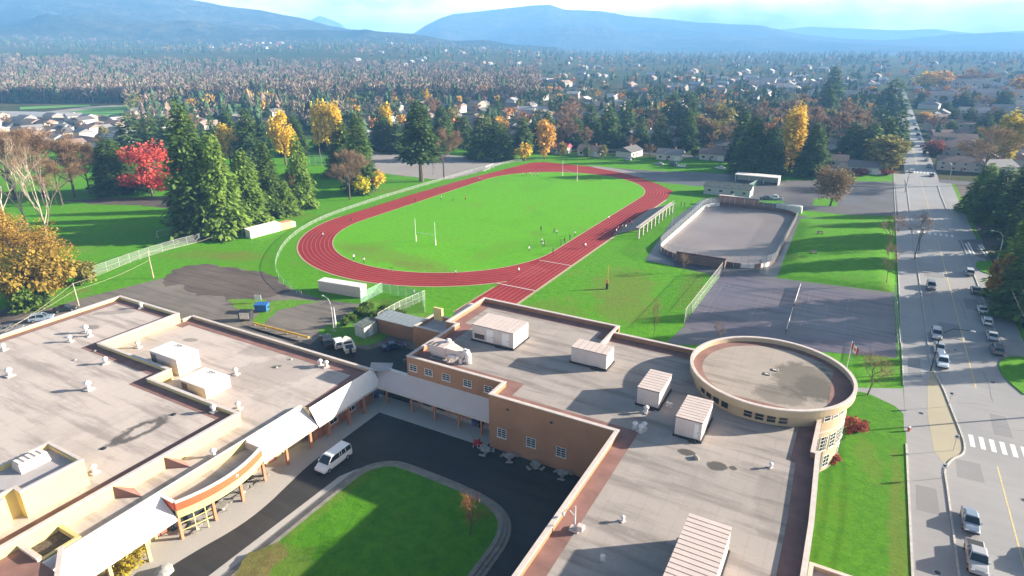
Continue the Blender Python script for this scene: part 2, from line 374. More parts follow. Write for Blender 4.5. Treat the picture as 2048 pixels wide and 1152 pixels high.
plain('skin', (.50,.32,.24), .6); plain('hair', (.04,.028,.02), .8)
def meshmat(name, c, a):                               # woven wire seen from far: partly clear
    m, t, b = newmat(name); b.inputs['Base Color'].default_value = rgb(c); b.inputs['Roughness'].default_value = .5; b.inputs['Alpha'].default_value = a
    return m
meshmat('chain_link', (.42,.44,.43), .16); meshmat('chain_green', (.25,.42,.34), .35); meshmat('dark_mesh', (.07,.07,.07), .5)
def leafmat(name, a, b, sc=.5, tr=.25, own=True):
    m, t, bs = newmat(name); o = opos(t)
    f = noise(t, sc, 5, .7, o); k = ramp(t, f, a, b, .34, .66)
    oi = N(t, 'ShaderNodeObjectInfo')
    k = mixc(t, 1.0, k, oi.outputs['Color'], 'MULTIPLY')
    lk(t, k, bs.inputs['Base Color']); bs.inputs['Roughness'].default_value = .75; bs.inputs['Specular IOR Level'].default_value = .15
    tl = N(t, 'ShaderNodeBsdfTranslucent'); lk(t, k, tl.inputs[0]); ms = N(t, 'ShaderNodeMixShader'); ms.inputs[0].default_value = tr
    out = t.nodes['Material Output']; lk(t, bs.outputs[0], ms.inputs[1]); lk(t, tl.outputs[0], ms.inputs[2]); lk(t, ms.outputs[0], out.inputs[0])
    return m
leafmat('needle', (.025,.06,.018), (.10,.165,.04)); leafmat('cedar', (.05,.11,.018), (.15,.23,.045))
leafmat('leaf_gold', (.52,.33,.03), (.85,.64,.07)); leafmat('leaf_orange', (.44,.24,.05), (.70,.44,.10)); leafmat('leaf_red', (.40,.04,.03), (.68,.14,.10))
leafmat('leaf_green', (.05,.10,.015), (.14,.20,.03)); leafmat('twig', (.14,.085,.05), (.30,.20,.12)); leafmat('leaf_olive', (.14,.12,.03), (.28,.25,.06))
leafmat('leaf_rust', (.22,.05,.03), (.40,.12,.07))
m, t, bs = newmat('forest')                             # far woods: every tree has its own colour
at = N(t, 'ShaderNodeAttribute', attribute_name='tree_col'); f = noise(t, .22, 4, .7, wpos(t))
k = mixc(t, 1.0, at.outputs['Color'], ramp(t, f, (.55,.55,.55), (1.5,1.5,1.5), .3, .7), 'MULTIPLY')
lk(t, k, bs.inputs['Base Color']); bs.inputs['Roughness'].default_value = .95; bs.inputs['Specular IOR Level'].default_value = .05
m, t, bs = newmat('terrain'); w = wpos(t)
f1 = noise(t, .004, 7, .65, w); f2 = noise(t, .05, 5, .7, w)
k = mixc(t, ramp(t, f1, (0,0,0), (1,1,1), .4, .6), (.045,.065,.025), (.11,.085,.05)); k = mixc(t, ramp(t, f2, (0,0,0), (1,1,1), .35, .65), k, (.035,.06,.02))
lk(t, k, bs.inputs['Base Color']); bs.inputs['Roughness'].default_value = 1; bs.inputs['Specular IOR Level'].default_value = .02
m, t, bs = newmat('mountain_wood'); w = wpos(t)
f1 = noise(t, .0016, 9, .68, w); f2 = noise(t, .012, 7, .75, w)
k = mixc(t, ramp(t, f1, (0,0,0), (1,1,1), .42, .6), (.018,.045,.022), (.13,.12,.075)); k = mixc(t, ramp(t, f2, (0,0,0), (.8,.8,.8), .4, .62), k, (.010,.03,.014))
lk(t, k, bs.inputs['Base Color']); bs.inputs['Roughness'].default_value = 1; bs.inputs['Specular IOR Level'].default_value = 0
bump(t, bs, f2, 1.0, 110)
plain('farm_green', (.10,.30,.04), .95, var=.12, scale=.02); plain('pale_roof', (.62,.60,.58), .7)
MT = MATS
from mathutils import noise as mnoise
# ---------------------------------------------------------------- terrain, far land, mountains
def sst(a, b, x):
    t = min(1, max(0, (x - a) / (b - a))); return t*t*(3 - 2*t)
def heading_px(x, y):                                  # which column of the picture a far point stands in
    return P((x, y, CAMH))[0] if y > 5 else -4000
def hfun(x, y):
    r = sqrt(x*x + y*y)
    if r < 1000: return 0.0
    hx = heading_px(x, y)
    A = 62*(1 - sst(650, 1350, hx)) + 14
    w = .5 + .5*sin(x*.0031 + 1.3)*cos(y*.0024)
    return sst(1000, 2800, r) * A * (.65 + .35*w)
s = MB(); NA, NR = 150, 60
rad = [0] + list(np.geomspace(60, 11200, NR)); a0, a1 = -100, 100
for i, r in enumerate(rad):
    for j in range(NA+1):
        a = radians(-29 + a0 + (a1-a0)*j/NA); x, y = r*sin(a), r*cos(a) - 45
        s.v.append((x, y, hfun(x, y) - .06))
for i in range(NR):
    for j in range(NA):
        k = i*(NA+1)+j; s.f.append((k, k+1, k+NA+2, k+NA+1))
struct(s.build('ground', MT['terrain'], smooth=True))

def ridge(name, prof, dist, depth, base_px=92, seed=0, rough=.05, m='mountain_wood', front=.55):
    """a mountain range: skyline given as picture columns/rows at its distance, built as a two-sided ridge"""
    r_ = np.random.default_rng(seed)
    xs = np.arange(prof[0][0], prof[-1][0]+1, 7.0); ys = np.interp(xs, [p[0] for p in prof], [p[1] for p in prof])
    k = np.convolve(np.pad(r_.normal(0, 1, len(xs)), 3, 'edge'), np.ones(7)/7, 'valid'); ys = ys + k*rough*22
    nt_ = 34; s = MB(); nx = len(xs)
    ph = r_.uniform(0, 6, 8); k_ = 5000/dist
    for ti in range(nt_):
        u = ti/(nt_-1)                                 # 0 near foot .. front = crest .. 1 far foot
        for X, Y in zip(xs, ys):
            d = RM @ Vector((X-1024, -(Y-576), -FOC)); h2 = sqrt(d.x*d.x + d.y*d.y)
            D = dist + depth*(u - front); H = CAMH + d.z/h2*dist
            pr = (u/front if u < front else (1-u)/(1-front)); pr = max(0, pr)
            az = atan2(d.x, d.y)
            spur = 0 if m == 'x' else 1.5*mnoise.fractal(Vector((sin(az)*D*.0016*k_, cos(az)*D*.0016*k_, seed*7.3)), .9, 2.1, 6) + .0*sum(sin(az*f_ + ph[q] + u*2.5*(q % 3 - 1))*a_ for q, (f_, a_) in enumerate(((40,.5),(77,.35),(150,.22),(260,.14))))
            sh = pr**1.15 + .22*spur*math.sin(pi*min(1,pr))*(1 - .4*pr)
            z = -2 + max(0, H*sh) if pr > 0 else -2
            s.v.append((sin(az)*D, cos(az)*D, z))
    for ti in range(nt_-1):
        for i in range(nx-1):
            q = ti*nx+i; s.f.append((q, q+1, q+nx+1, q+nx))
    o = s.build(name, MT[m], smooth=True); struct(o); return o
ridge('mountain_left', [(-700,-6),(-300,-14),(0,-16),(200,-14),(330,-8),(400,1),(450,10),(520,19),(600,34),(660,51),(700,57),(760,62),(830,67),(900,82),(960,92)], 4180, 2700, seed=1, rough=.05)
ridge('foothill', [(-600,60),(-200,48),(0,50),(120,36),(260,44),(380,38),(500,60),(600,58),(700,60),(730,57),(790,66),(850,70),(900,80),(970,79),(1050,90),(1120,94)], 3250, 1200, seed=2, rough=.06)
ridge('mountain_centre', [(700,92),(780,84),(832,63),(850,50),(880,35),(905,27),(925,25),(960,22),(990,18),(1020,14),(1060,10),(1100,9),(1112,13),(1130,19),(1180,20),(1210,22),(1250,30),(1320,36),(1400,44),(1450,46),(1520,50),(1560,58),(1600,66),(1650,73),(1700,77),(1800,81),(1920,86),(2100,92)], 6100, 3400, seed=3, rough=.05)
ridge('distant_peak', [(540,80),(600,50),(622,38),(640,30),(655,36),(680,46),(695,60),(760,85)], 8800, 1300, seed=4, rough=.03)
ridge('distant_range', [(1500,84),(1560,58),(1620,53),(1700,56),(1800,60),(1870,57),(1950,66),(2048,61),(2200,58),(2500,62)], 9100, 1600, seed=5, rough=.03)
ridge('distant_foothill', [(1250,93),(1500,86),(1650,83),(1800,78),(1900,68),(2000,65),(2048,66),(2200,64),(2500,70)], 6600, 1440, seed=6, rough=.04)

# farm fields beyond the trees on the left
sheet('farm_field', gp([(100,232),(180,213),(330,210),(700,206),(700,214),(355,222),(330,243),(240,247)]), .03, MT['farm_green'])
sheet('farm_field', gp([(40,214),(180,209),(180,212),(40,219)]), .03, MT['farm_green'])
sheet('farm_track', gp([(70,226),(180,213),(275,208),(280,210),(190,216),(90,232)]), .05, MT['gravel'])

# ---------------------------------------------------------------- school grounds
sheet('lawn', [(-420,-10),(12.9,-10),(12.9,345),(-75,345),(-110,330),(-200,330),(-420,260)], 0, MT['lawn'])
# running track -----------------------------------------------------------------
TX, TY0, TY1, RI, RO = -110.5, 159.2, 238.6, 36.0, 46.0
def oval(r, n=48):
    pts = [(TX + r*cos(a), TY1 + r*sin(a)) for a in np.linspace(0, pi, n)] + [(TX + r*cos(a), TY0 + r*sin(a)) for a in np.linspace(pi, 2*pi, n)]
    return pts
rim = [(TX+RO*cos(a), TY0+RO*sin(a)) for a in np.linspace(pi, 2*pi-.62, 40)]
outer = [(TX-RO, 200), (-154.5, 235), (-151.5, 262), (-148.5, 288), (-143,293), (-119,292), (-100,285), (-88.6,278.4), (-76,267), (-66.8,256.7), (-64.6,240), (-64.6,108), (-74.6,108), (-74.6,128)]
outer = outer + [p for p in rim[::-1] if p[0] < -75.5]
sheet('running_track', outer, .03, MT['red_track'])
sheet('infield', oval(RI), .05, MT['infield'])
s = MB(); NL = 8
for k in range(1, NL):
    r = RI + (RO-RI)*k/NL
    pts = [(TX-r, TY1), (TX-r, TY0)] + [(TX+r*cos(a), TY0+r*sin(a)) for a in np.linspace(pi, 2*pi-.35, 46)]
    band(s, pts, .11, .045)
    band(s, [(TX+r, 110), (TX+r, TY1)] + [(TX+r*cos(a), TY1+r*sin(a)) for a in np.linspace(.03, pi, 46)], .11, .049)
struct(s.build('lane_lines', MT['track_line']))
s = MB(); band(s, oval(RI)+[oval(RI)[0]], .35, .058); struct(s.build('track_kerb_line', MT['track_edge']))
s = MB(); band(s, [(-64.5,108),(-64.5,240)], .8, .036); band(s, [(-74.9,108),(-74.9,126)], .4, .041); band(s, [(TX+46.2*cos(a), TY0+46.2*sin(a)) for a in np.linspace(pi, 2*pi-.66, 40)], .45, .041)
struct(s.build('track_edging', MT['track_edge']))
s = MB(); band(s, [(-75.5,128.5),(-64.8,128.5)], .25, .066); band(s, [(-74.5,150),(-64.8,150)], .2, .066); struct(s.build('start_lines', MT['white_paint']))
# gravel pitch, yards, lots ----------------------------------------------------------
sheet('gravel_pitch', ragged(gp([(690,306),(760,300),(860,304),(990,322),(1010,326),(965,342),(905,358),(860,358),(770,347),(700,345)]), 1.5, .7, 12), .02, MT['gravel'])
sheet('apron_road', ragged(gp([(1170,331),(1290,341),(1420,346),(1500,351),(1560,358),(1540,371),(1470,372),(1390,372),(1330,366),(1290,357),(1240,347)]), 1.5, .7, 10), .018, MT['asphalt'])
sheet('gravel_margin', ragged(gp([(1172,330),(1240,338),(1300,352),(1262,352),(1215,343)]), 1.5, .7, 13), .024, MT['gravel'])
sheet('parking_lot', gp([(1545,362),(1640,360),(1790,364),(1797,432),(1700,430),(1600,420),(1560,400),(1510,402),(1480,384)]), .022, MT['asphalt'])
sheet('tree_bed', gp([(1630,397),(1672,397),(1675,413),(1625,411)]), .035, MT['lawn'])
sheet('school_yard', ccw([tuple(G(*p))[:2] for p in [(-140,700),(-60,672),(60,627),(190,590),(330,555),(380,532),(470,535),(545,553),(590,582),(650,600),(735,612),(760,640)]] + [(-70,96),(-58,90),(-58,70),(-72,60),(-140,40),(-175,30)]), .015, MT['yard'])
sheet('dirt_patch', ragged(gp([(325,552),(352,538),(380,531),(425,530),(470,534),(510,541),(545,553),(588,582),(560,588),(500,600),(478,596),(455,604),(430,592),(395,590),(360,568),(330,574)]), 1.2, 1.3, 3), .028, MT['dirt'])
sheet('gravel_yard', ragged(gp([(480,650),(515,612),(545,603),(640,600),(740,608),(720,640),(655,668),(600,672),(520,662)]), 1.5, .7, 11), .026, MT['yard'])
sheet('yard_lawn', ragged(gp([(505,640),(520,612),(548,602),(610,600),(645,604),(560,618),(520,650)]), 1.5, .7, 9), .033, MT['rough_lawn'])
sheet('yard_lawn', ragged(gp([(640,662),(700,625),(735,598),(850,604),(850,640),(800,668),(735,690),(690,690),(650,676)]), 1.5, .7, 9), .034, MT['rough_lawn'])
sheet('yard_lawn', ragged(gp([(735,640),(752,612),(800,604),(846,612),(840,634),(800,655),(760,662)]), 1.2, .6, 4), .036, MT['rough_lawn'])
sheet('yard_lawn', ragged(gp([(452,600),(500,596),(535,600),(520,612),(490,622)]), 1.2, .8, 5), .029, MT['rough_lawn'])
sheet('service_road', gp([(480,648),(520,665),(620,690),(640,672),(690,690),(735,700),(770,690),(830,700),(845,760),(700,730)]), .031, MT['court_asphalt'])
# left verge with parked cars, path
sheet('verge', gp([(-80,640),(30,600),(180,575),(190,590),(60,627),(-60,672)]), .019, MT['rough_lawn'])
sheet('leaf_litter', ragged(gp([(-80,650),(0,622),(60,600),(95,612),(20,642),(-60,668)]), 1.5, .7, 11), .025, MT['dirt'])
sheet('leaf_litter', ragged(gp([(120,400),(350,392),(362,420),(300,412),(180,408)]), 1.5, .7, 11), .013, MT['dirt'])
# rink, tennis, paths ----------------------------------------------------------------
RK = (-48.3, -17.0, 170.5, 241.0, 9.0)
def rrect(x0, x1, y0, y1, r, n=9):
    pts = []
    for cx, cy, a in ((x1-r,y1-r,0),(x0+r,y1-r,pi/2),(x0+r,y0+r,pi),(x1-r,y0+r,1.5*pi)):
        pts += [(cx+r*cos(a+q), cy+r*sin(a+q)) for q in np.linspace(0, pi/2, n)]
    return pts
sheet('rink_apron', gp([(1290,520),(1330,480),(1395,425),(1420,395),(1590,425),(1600,432),(1612,430),(1550,560),(1445,553),(1380,540)]), .02, MT['wet_asphalt'])
sheet('rink_path', gp([(1290,520),(1300,506),(1345,440),(1410,395),(1420,402),(1360,450),(1330,500)]), .023, MT['wet_asphalt'])
sheet('rink_floor', rrect(*RK), .04, MT['rink'])
TEN = [G(1368,648), G(1443,549), G(1786,592), G(1794,716), G(1600,700), G(1400,672)]
sheet('tennis_court', [tuple(p)[:2] for p in TEN], .03, MT['tennis'])
sheet('court_path', gp([(1372,648),(1400,672),(1600,700),(1600,712),(1400,690),(1345,690),(1330,690)]), .021, MT['asphalt'])
sheet('court_path', gp([(1440,548),(1450,540),(1550,552),(1790,585),(1790,593)]), .021, MT['asphalt'])
s = MB()
def tl(a, b, w=.1): band(s, [tuple(G(*a))[:2], tuple(G(*b))[:2]], w, .05)
xa0, xa1, ya0, ya1 = -25.5, -10.5, 131.0, 159.0
for ox, oy in ((0,0), (18.3,3.2)):
    x0, x1, y0, y1 = xa0+ox, xa1+ox-4, 133.5+oy, 157.3+oy
    for x in (x0, x0+1.37, x1-1.37, x1): band(s, [(x,y0),(x,y1)], .09, .05)
    for y in (y0, y1): band(s, [(x0,y),(x1,y)], .09, .054)
    for y in ((y0+y1)/2-6.4, (y0+y1)/2+6.4): band(s, [(x0+1.37,y),(x1-1.37,y)], .09, .054)
    band(s, [((x0+x1)/2,(y0+y1)/2-6.4),((x0+x1)/2,(y0+y1)/2+6.4)], .09, .05)
struct(s.build('court_lines', MT['court_line']))
# grass mound east of the rink: a low plateau with battered sides
b0 = gp([(1552,556),(1600,437),(1788,440),(1790,586)]); t0 = gp([(1585,546),(1622,447),(1765,450),(1768,570)], .9)
c0 = Vector((sum(p[0] for p in b0)/4, sum(p[1] for p in b0)/4)); s = MB(); n = 24
def dense(poly, n):
    out = []
    for i in range(4):
        a = Vector(poly[i]); b = Vector(poly[(i+1)%4]); out += [a.lerp(b, k/n) for k in range(n)]
    return out
B = dense(b0, 12); T = dense(t0, 12); M2 = [b.lerp(t_, .5) for b, t_ in zip(B, T)]; T2 = [t_.lerp(c0, .3) for t_ in T]
nn = len(B); s.v = [(*p,.004) for p in B] + [(*p,.42) for p in M2] + [(*p,.84) for p in T] + [(*p,.92) for p in T2]
for k in range(3):
    for i in range(nn): j = (i+1) % nn; s.f.append((k*nn+i, k*nn+j, (k+1)*nn+j, (k+1)*nn+i))
s.f.append(tuple(range(3*nn, 4*nn))); struct(s.build('grass_mound', MT['lawn'], smooth=True))
# footpath worn over the mound
s = MB(); band(s, smooth_pts([tuple(G(1600,434))[:2], tuple(G(1680,440))[:2], tuple(G(1740,452,0))[:2], tuple(G(1800,462))[:2]],2), 1.3, .027); struct(s.build('footpath', MT['asphalt']))
# ---------------------------------------------------------------- street
KL, KR, YC = 17.5, 30.2, 24.0
sheet('pavement', [(12.9,-20),(KL+.2,-20),(KL+.2,345),(12.9,345)], .012, MT['road'])
sheet('street', [(KL,-20),(60,-20),(60,128),(40,150),(KR+.3,150),(KR+.3,2600),(KL,2600)], .004, MT['road'])
sheet('cross_street', [(12,338),(12,352),(-330,352),(-330,344),(-120,344),(-40,338)], .006, MT['asphalt'])
sheet('cross_street', [(KR,322),(130,334),(130,346),(KR,338)], .006, MT['asphalt'])
sheet('school_drive', gp([(1640,860),(1700,775),(1806,777),(1812,862),(1770,852),(1700,842)]), .011, MT['road'])
sheet('far_pavement', [(KR,150),(34.5,150),(34.5,330),(KR,330)], .016, MT['road'])
sheet('side_drive', gp([(1915,480),(1960,478),(2048,510),(2048,540),(1960,515),(1925,500)]), .02, MT['asphalt'])
sheet('right_verge', [(34.5,150),(62,150),(62,330),(34.5,330)], .008, MT['rough_lawn'])
sheet('right_wood_floor', [(35.5,125),(110,110),(110,330),(36,330)], .03, MT['dirt'])
# street kerbs
bul = [(17.5,-20),(17.5,90.2),(17.45,93.5)] + smooth_pts([(17.6,95),(18.6,98),(20.2,100),(20.6,103),(20.3,107),(19.5,115),(19,121),(18.1,126),(17.6,130)],2) + [(17.55,136),(17.5,330)]
struct(kerb('kerb', bul, .22, 0, .14, MT['kerb_mat']))
isl = smooth_pts([(17.7,129),(18.3,126),(19.1,121),(19.6,115),(20.3,107),(20.5,103),(20.1,100.3),(18.5,98.2),(17.9,95)],2)
sheet('kerb_island', isl + [(16.4,99),(16.1,110),(16.6,122)], .02, MT['tan_concrete'])
struct(kerb('kerb', [(KR,138),(KR,230)], .22, 0, .14, MT['kerb_mat']))
struct(kerb('kerb', [(KR-.6,248),(KR-1.2,300),(KR-1,322)], .22, 0, .14, MT['kerb_mat']))
struct(kerb('lawn_kerb', [(12.9,55),(12.9,99)], .25, 0, .12, MT['kerb_mat']))
struct(kerb('lawn_kerb', [(12.9,119),(12.9,338)], .2, 0, .12, MT['kerb_mat']))
# green islands on the far side of the street
gi = [(33.6 + 2.2*cos(a), 203 + 6*sin(a)) for a in np.linspace(0, 2*pi, 25)[:-1]]
s = MB().prism(gi, 0, .15); struct(s.build('traffic_island', MT['lawn']))
g2 = gp(smooth_pts([(2048,790),(2012,760),(1995,735),(2003,718),(2030,712),(2090,720)],2)); s = MB().prism(g2, 0, .15); struct(s.build('traffic_island', MT['lawn']))
# markings
s = MB(); band(s, smooth_pts([(24.3,40),(24.1,99)],1), .16, .012); band(s, [(23.95,124),(23.9,226)], .16, .012); band(s, [(23.7,242),(23.3,330)], .16, .012); band(s, [(23.3,362),(23.3,900)], .2, .012)
struct(s.build('centre_line', MT['yellow_paint']))
def cross(name, xs, y0, y1, w):
    r = MB()
    for x in xs: r.box(x-w/2, x+w/2, y0, y1, .008, .014)
    return struct(r.build(name, MT['white_paint']))
cross('crosswalk_stripes', [21.6,22.9,24.2,25.5,26.8,28.1], 103.0, 106.6, .62)
cross('crosswalk_stripes', [19.2,20.7,22.2,23.7,25.2,26.7,28.2], 233, 236, .7)
cross('crosswalk_stripes', [18.6,20,21.4,22.8,24.2,25.6,27,28.4,29.6], 352, 355.5, .7)
s = MB()
for a, b in (((1931,487),(1944,511)),((1936,485),(1949,509)),((1957,490),(1972,511)),((1962,489),(1977,509))):
    p, q = G(*a), G(*b); band(s, [tuple(p)[:2], tuple(q)[:2]], .45, .03)
struct(s.build('crosswalk_stripes', MT['white_paint']))
# courtyard -------------------------------------------------------------------------
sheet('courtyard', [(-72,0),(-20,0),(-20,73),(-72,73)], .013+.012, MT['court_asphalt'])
pv = smooth_pts([(-61.8,10),(-61.9,28),(-61.3,33),(-60.2,38),(-60.2,42.5),(-61.2,48),(-61.9,52),(-62.0,60),(-62.1,67.4)],2)
sheet('colonnade_pavement', pv + [(-42,67.6),(-42,72),(-72,72),(-72,10)], .06, MT['concrete'])
lawnp = smooth_pts([(-55.2,5),(-55.2,50),(-55.1,55.2),(-52,58.6),(-48,58.9),(-37,58.6),(-32,57.0),(-29.6,53.6),(-29.2,48),(-29.2,5)],3)
def inset(d): return offset(ccw(lawnp), d)
L0 = ccw(lawnp)
for k, (d0, d1, z) in enumerate(((0,.50,.13),(.53,1.03,.27),(1.06,1.65,.42))):
    s = MB().ring(inset(d0), inset(d1), 0, z); struct(s.build('lawn_step', MT['step_stone']))
s = MB().prism(inset(1.65), 0, .42); struct(s.build('courtyard_lawn', MT['court_lawn']))
# the long straight side of the lawn has a broad concrete margin instead of steps
sheet('lawn_margin', [(-57.2,5),(-55.1,5),(-55.1,54.6),(-56.2,52)], .045, MT['concrete'])
# lawns beside the right wing
sheet('side_lawn', ccw([(1.6,20),(12.7,20),(12.7,108.5),(11.5,110.5),(7.5,113),(3.5,112.5),(2.5,100),(1.6,98)]), .016, MT['court_lawn'])

sheet('dry_bed', ragged(gp([(470,1152),(500,1105),(560,1085),(575,1110),(545,1140),(540,1175)], .43), .35, .35, 8), .432, MT['dry_bed'])

# tar seams, patches and covers in the street
s = MB(); rs = random.Random(4)
for k in range(16):
    y = rs.uniform(60,300); x = rs.uniform(18,26); pts = [(x,y)]
    for j in range(6): pts.append((pts[-1][0]+rs.uniform(.3,1.2), pts[-1][1]+rs.uniform(-.5,.5))) if k % 2 else pts.append((pts[-1][0]+rs.uniform(-.15,.15), pts[-1][1]+rs.uniform(1,3)))
    band(s, pts, .07, .0105)
o = s.build('tar_seams', MT['asphalt']); o['kind'] = 'stuff'; o['label'] = 'thin dark tar seams winding over the grey street'
for (x, y, w_, l_) in ((20.5,96,1.6,5),(26,112,1.2,7),(15,86,1.3,6),(22,150,2,9),(27.5,170,1.5,8),(14.8,128,1.1,9),(21,190,2.2,6)): sheet('street_patch', [(x-w_,y-l_/2),(x+w_,y-l_/2+.2),(x+w_-.1,y+l_/2),(x-w_+.1,y+l_/2-.2)], .0075 if x > 17.6 else .0165, MT['patch'])
# ---------------------------------------------------------------- school buildings
def block(parent, poly, z0, zr, zp, wall, roofm, bandw=2.6, cop='coping', copw=.5, band_skip=False, wname='wall'):
    poly = ccw(poly)
    MB().ring(poly, offset(poly, .45), z0, zp-.06).build(wname, MT[wall], parent)
    inn = offset(poly, .452)
    MB().add([(p[0],p[1],zr) for p in inn], [tuple(range(len(inn)))]).build('roof', MT[roofm], parent)
    MB().ring(offset(poly, -.06), offset(poly, copw), zp-.06, zp+.06).build('coping', MT[cop], parent)
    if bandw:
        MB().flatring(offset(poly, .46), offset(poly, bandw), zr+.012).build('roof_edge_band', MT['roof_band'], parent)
def window(parent, c, w, h, nx=2, nz=3, n=(0,-1), m='white_paint', depth=.12, sill=True, gl='glass'):
    """window in a wall: c centre on the wall face, n outward normal (unit, in plan)"""
    e = empty('x') ; bpy.data.objects.remove(e)
    ang = atan2(n[0], -n[1])
    fr = MB(); t_ = .06
    fr.box(-w/2, w/2, -.05, .02, h/2-t_, h/2); fr.box(-w/2, w/2, -.05, .02, -h/2, -h/2+t_)
    fr.box(-w/2, -w/2+t_, -.05, .02, -h/2+t_, h/2-t_); fr.box(w/2-t_, w/2, -.05, .02, -h/2+t_, h/2-t_)
    for i in range(1, nx): x = -w/2 + w*i/nx; fr.box(x-.022, x+.022, -.045, .02, -h/2+t_, h/2-t_)
    for i in range(1, nz): z = -h/2 + h*i/nz; fr.box(-w/2+t_, w/2-t_, -.04, .02, z-.035, z+.035)
    f = fr.build('window', MT[m], parent, loc=c); f.rotation_euler = (0,0,-ang if False else ang)
    MB().box(-w/2+.05, w/2-.05, -.02, .03, -h/2+.05, h/2-.05).build('pane', MT[gl], f)
    if sill: MB().box(-w/2-.1, w/2+.1, -.16, .02, -h/2-.1, -h/2-.003).build('sill', MT['coping'], f)
    return f
def door(parent, c, w, h, n=(0,-1), m='dark_metal'):
    ang = atan2(n[0], -n[1])
    d = MB().box(-w/2, w/2, -.06, .02, 0, h).build('door', MT[m], parent, loc=c); d.rotation_euler = (0,0,ang)
    MB().box(w/2-.22, w/2-.14, -.12, -.062, .95, 1.1).build('handle', MT['steel'], d)
    return d
# ---- right wing
RW = tag(empty('school_building', (-22,40,0)), 'two storey brown school wing with flat grey roof joined to the round block', 'school building')
RWP = Matrix.Translation((22,-40,0))
def at_rw(o): return o
RW.location = (0,0,0)
main = [(-59.4,71.9),(-41.55,71.9),(-41.55,68.05),(-22.35,68.05),(-22.35,12),(2.2,12),(1.95,62),(1.45,75.9),(.9,75.9),(1.0,83.6),(-17.2,95.8),(-18.8,96.9),(-33.2,96.9),(-33.2,99.75),(-61.6,99.75),(-61.6,86.3),(-59.4,86.3)]
block(RW, main, 0, 8.2, 9.0, 'brown_wall', 'roof_right', 2.5)
# inner upstand where the two roofs meet
MB().box(-33.62,-33.2,90.2,99.2,8.21,9.0).build('upstand', MT['coping_dark'], RW)
MB().box(-33.7,-33.12,90.15,99.2,9.003,9.1).build('upstand_coping', MT['coping'], RW)
# lower annex at the north-west corner
block(RW, [(-68.5,85.6),(-61.7,85.6),(-61.7,92),(-68.5,92)], 0, 6.2, 6.9, 'brown_wall', 'roof_grey', 0)
block(RW, [(-64.2,92.4),(-61.75,92.4),(-61.75,98.8),(-64.2,98.8)], 0, 6.9, 7.6, 'tan_wall', 'roof_band', 0)
MB().box(-66.9,-65.0,89.8,90.35,6.95,9.4).build('stub_wall', MT['cream'], RW)
# windows: five above the canopy, three in the lower court wall
for px in (836,862,891,925,957):
    p = G(px, 752 + (px-836)*.27, 6.6); window(RW, (-58.15+(px-836)*(14.2/121), 71.9, 7.15), 1.5, 1.15, 2, 3)
for x in (-39.4,-34.6,-29.9): window(RW, (x, 68.05, 3.1), 1.5, 1.5, 2, 4)
for x, z in ((-38.4,7.4),(-31.5,7.4)): MB().box(x-.18, x+.18, 67.9, 68.04, z-.12, z+.12).build('wall_lamp', MT['dark_metal'], RW)
for y in (24,30,36,42,48,54,60): window(RW, (-22.35, y, 4.0), 2.2, 1.6, 3, 2, n=(-1,0))
for y in (20,28,36,44,52,60): window(RW, (2.1-(y-12)*.005, y, 5.4), 2.6, 1.6, 3, 2, n=(1,0))
# ground floor below the canopy
for x in (-57.2,-54.4,-51.6,-48.8,-46.0,-43.3): MB().box(x-.12, x+.12, 71.72, 71.895, 0.06, 3.3).build('pilaster', MT['column_orange'], RW)
for x in (-55.8,-53): door(RW, (x, 71.89, .07), 1.6, 2.3)
MB().box(-59.2,-41.7,71.8,71.89,.07,.75).build('plinth', MT['stone'], RW)
MB().box(-59.3,-57.6,71.75,71.888,.8,3.1).build('entrance_shade', MT['black'], RW)  # flat black panel, painting the shade of a doorway recess
# low lean-to at the lower right of the picture
LT = [(2.35,46),(8.6,46),(8.6,61.2),(2.35,61.2)]
MB().ring(ccw(LT), offset(ccw(LT), .35), 0, 4.55).build('porch_wall', MT['tan_wall'], RW)
MB().add([(*p,4.1) for p in offset(ccw(LT), .352)], [(0,1,2,3)]).build('porch_roof', MT['roof_grey'], RW)
MB().ring(offset(ccw(LT), -.05), offset(ccw(LT), .4), 4.55, 4.66).build('porch_coping', MT['coping'], RW)
# ---- rotunda
CX, CY, RR, RWALL = -6.8, 91.4, 11.5, 10.75
RT = tag(empty('rotunda', (CX,CY,0)), 'round tan school block with a drum roof and ring parapet', 'school building')
def ringpts(r, n=96): return [(r*cos(2*pi*i/n), r*sin(2*pi*i/n)) for i in range(n)]
MB().ring(ringpts(RWALL), ringpts(RWALL-.4), 0, 9.75).build('drum_wall', MT['tan_wall'], RT, smooth=False)
MB().lathe([(RWALL-.05,9.7),(RR-.15,9.82),(RR-.02,9.95),(RR-.02,10.95),(RR-.38,10.95),(RR-.42,10.28)], 96).build('parapet', MT['tan_wall'], RT)
MB().ring(ringpts(RR+.04), ringpts(RR-.45), 10.96, 11.1).build('coping', MT['coping'], RT)
MB().add([(x,y,10.3) for x,y in ringpts(RR-.41)], [tuple(range(96))]).build('roof', MT['roof_rotunda'], RT)
inn = [(x*.9+.3, y*.9-.2) for x, y in ringpts(RR-.5)]; inn = [(min(x, 8.2), max(y,-8.9)) for x,y in inn]
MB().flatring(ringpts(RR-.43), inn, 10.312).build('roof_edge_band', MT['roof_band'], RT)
for a in [222, 230, 238, 246] + [264, 272, 280, 288] + [322, 331, 340]:
    q = radians(a); c = (RWALL*cos(q), RWALL*sin(q), 9.05)
    window(RT, c, 1.2, 1.05, 1, 2 if a > 260 else 1, n=(cos(q), sin(q)), m='tan_wall' if a < 300 else 'white_paint', sill=False)
for a in (305, 314, 323, 333, 343, 353):
    q = radians(a); window(RT, (RWALL*cos(q), RWALL*sin(q), 4.9), 1.35, 2.3, 2, 4, n=(cos(q), sin(q)), sill=True)
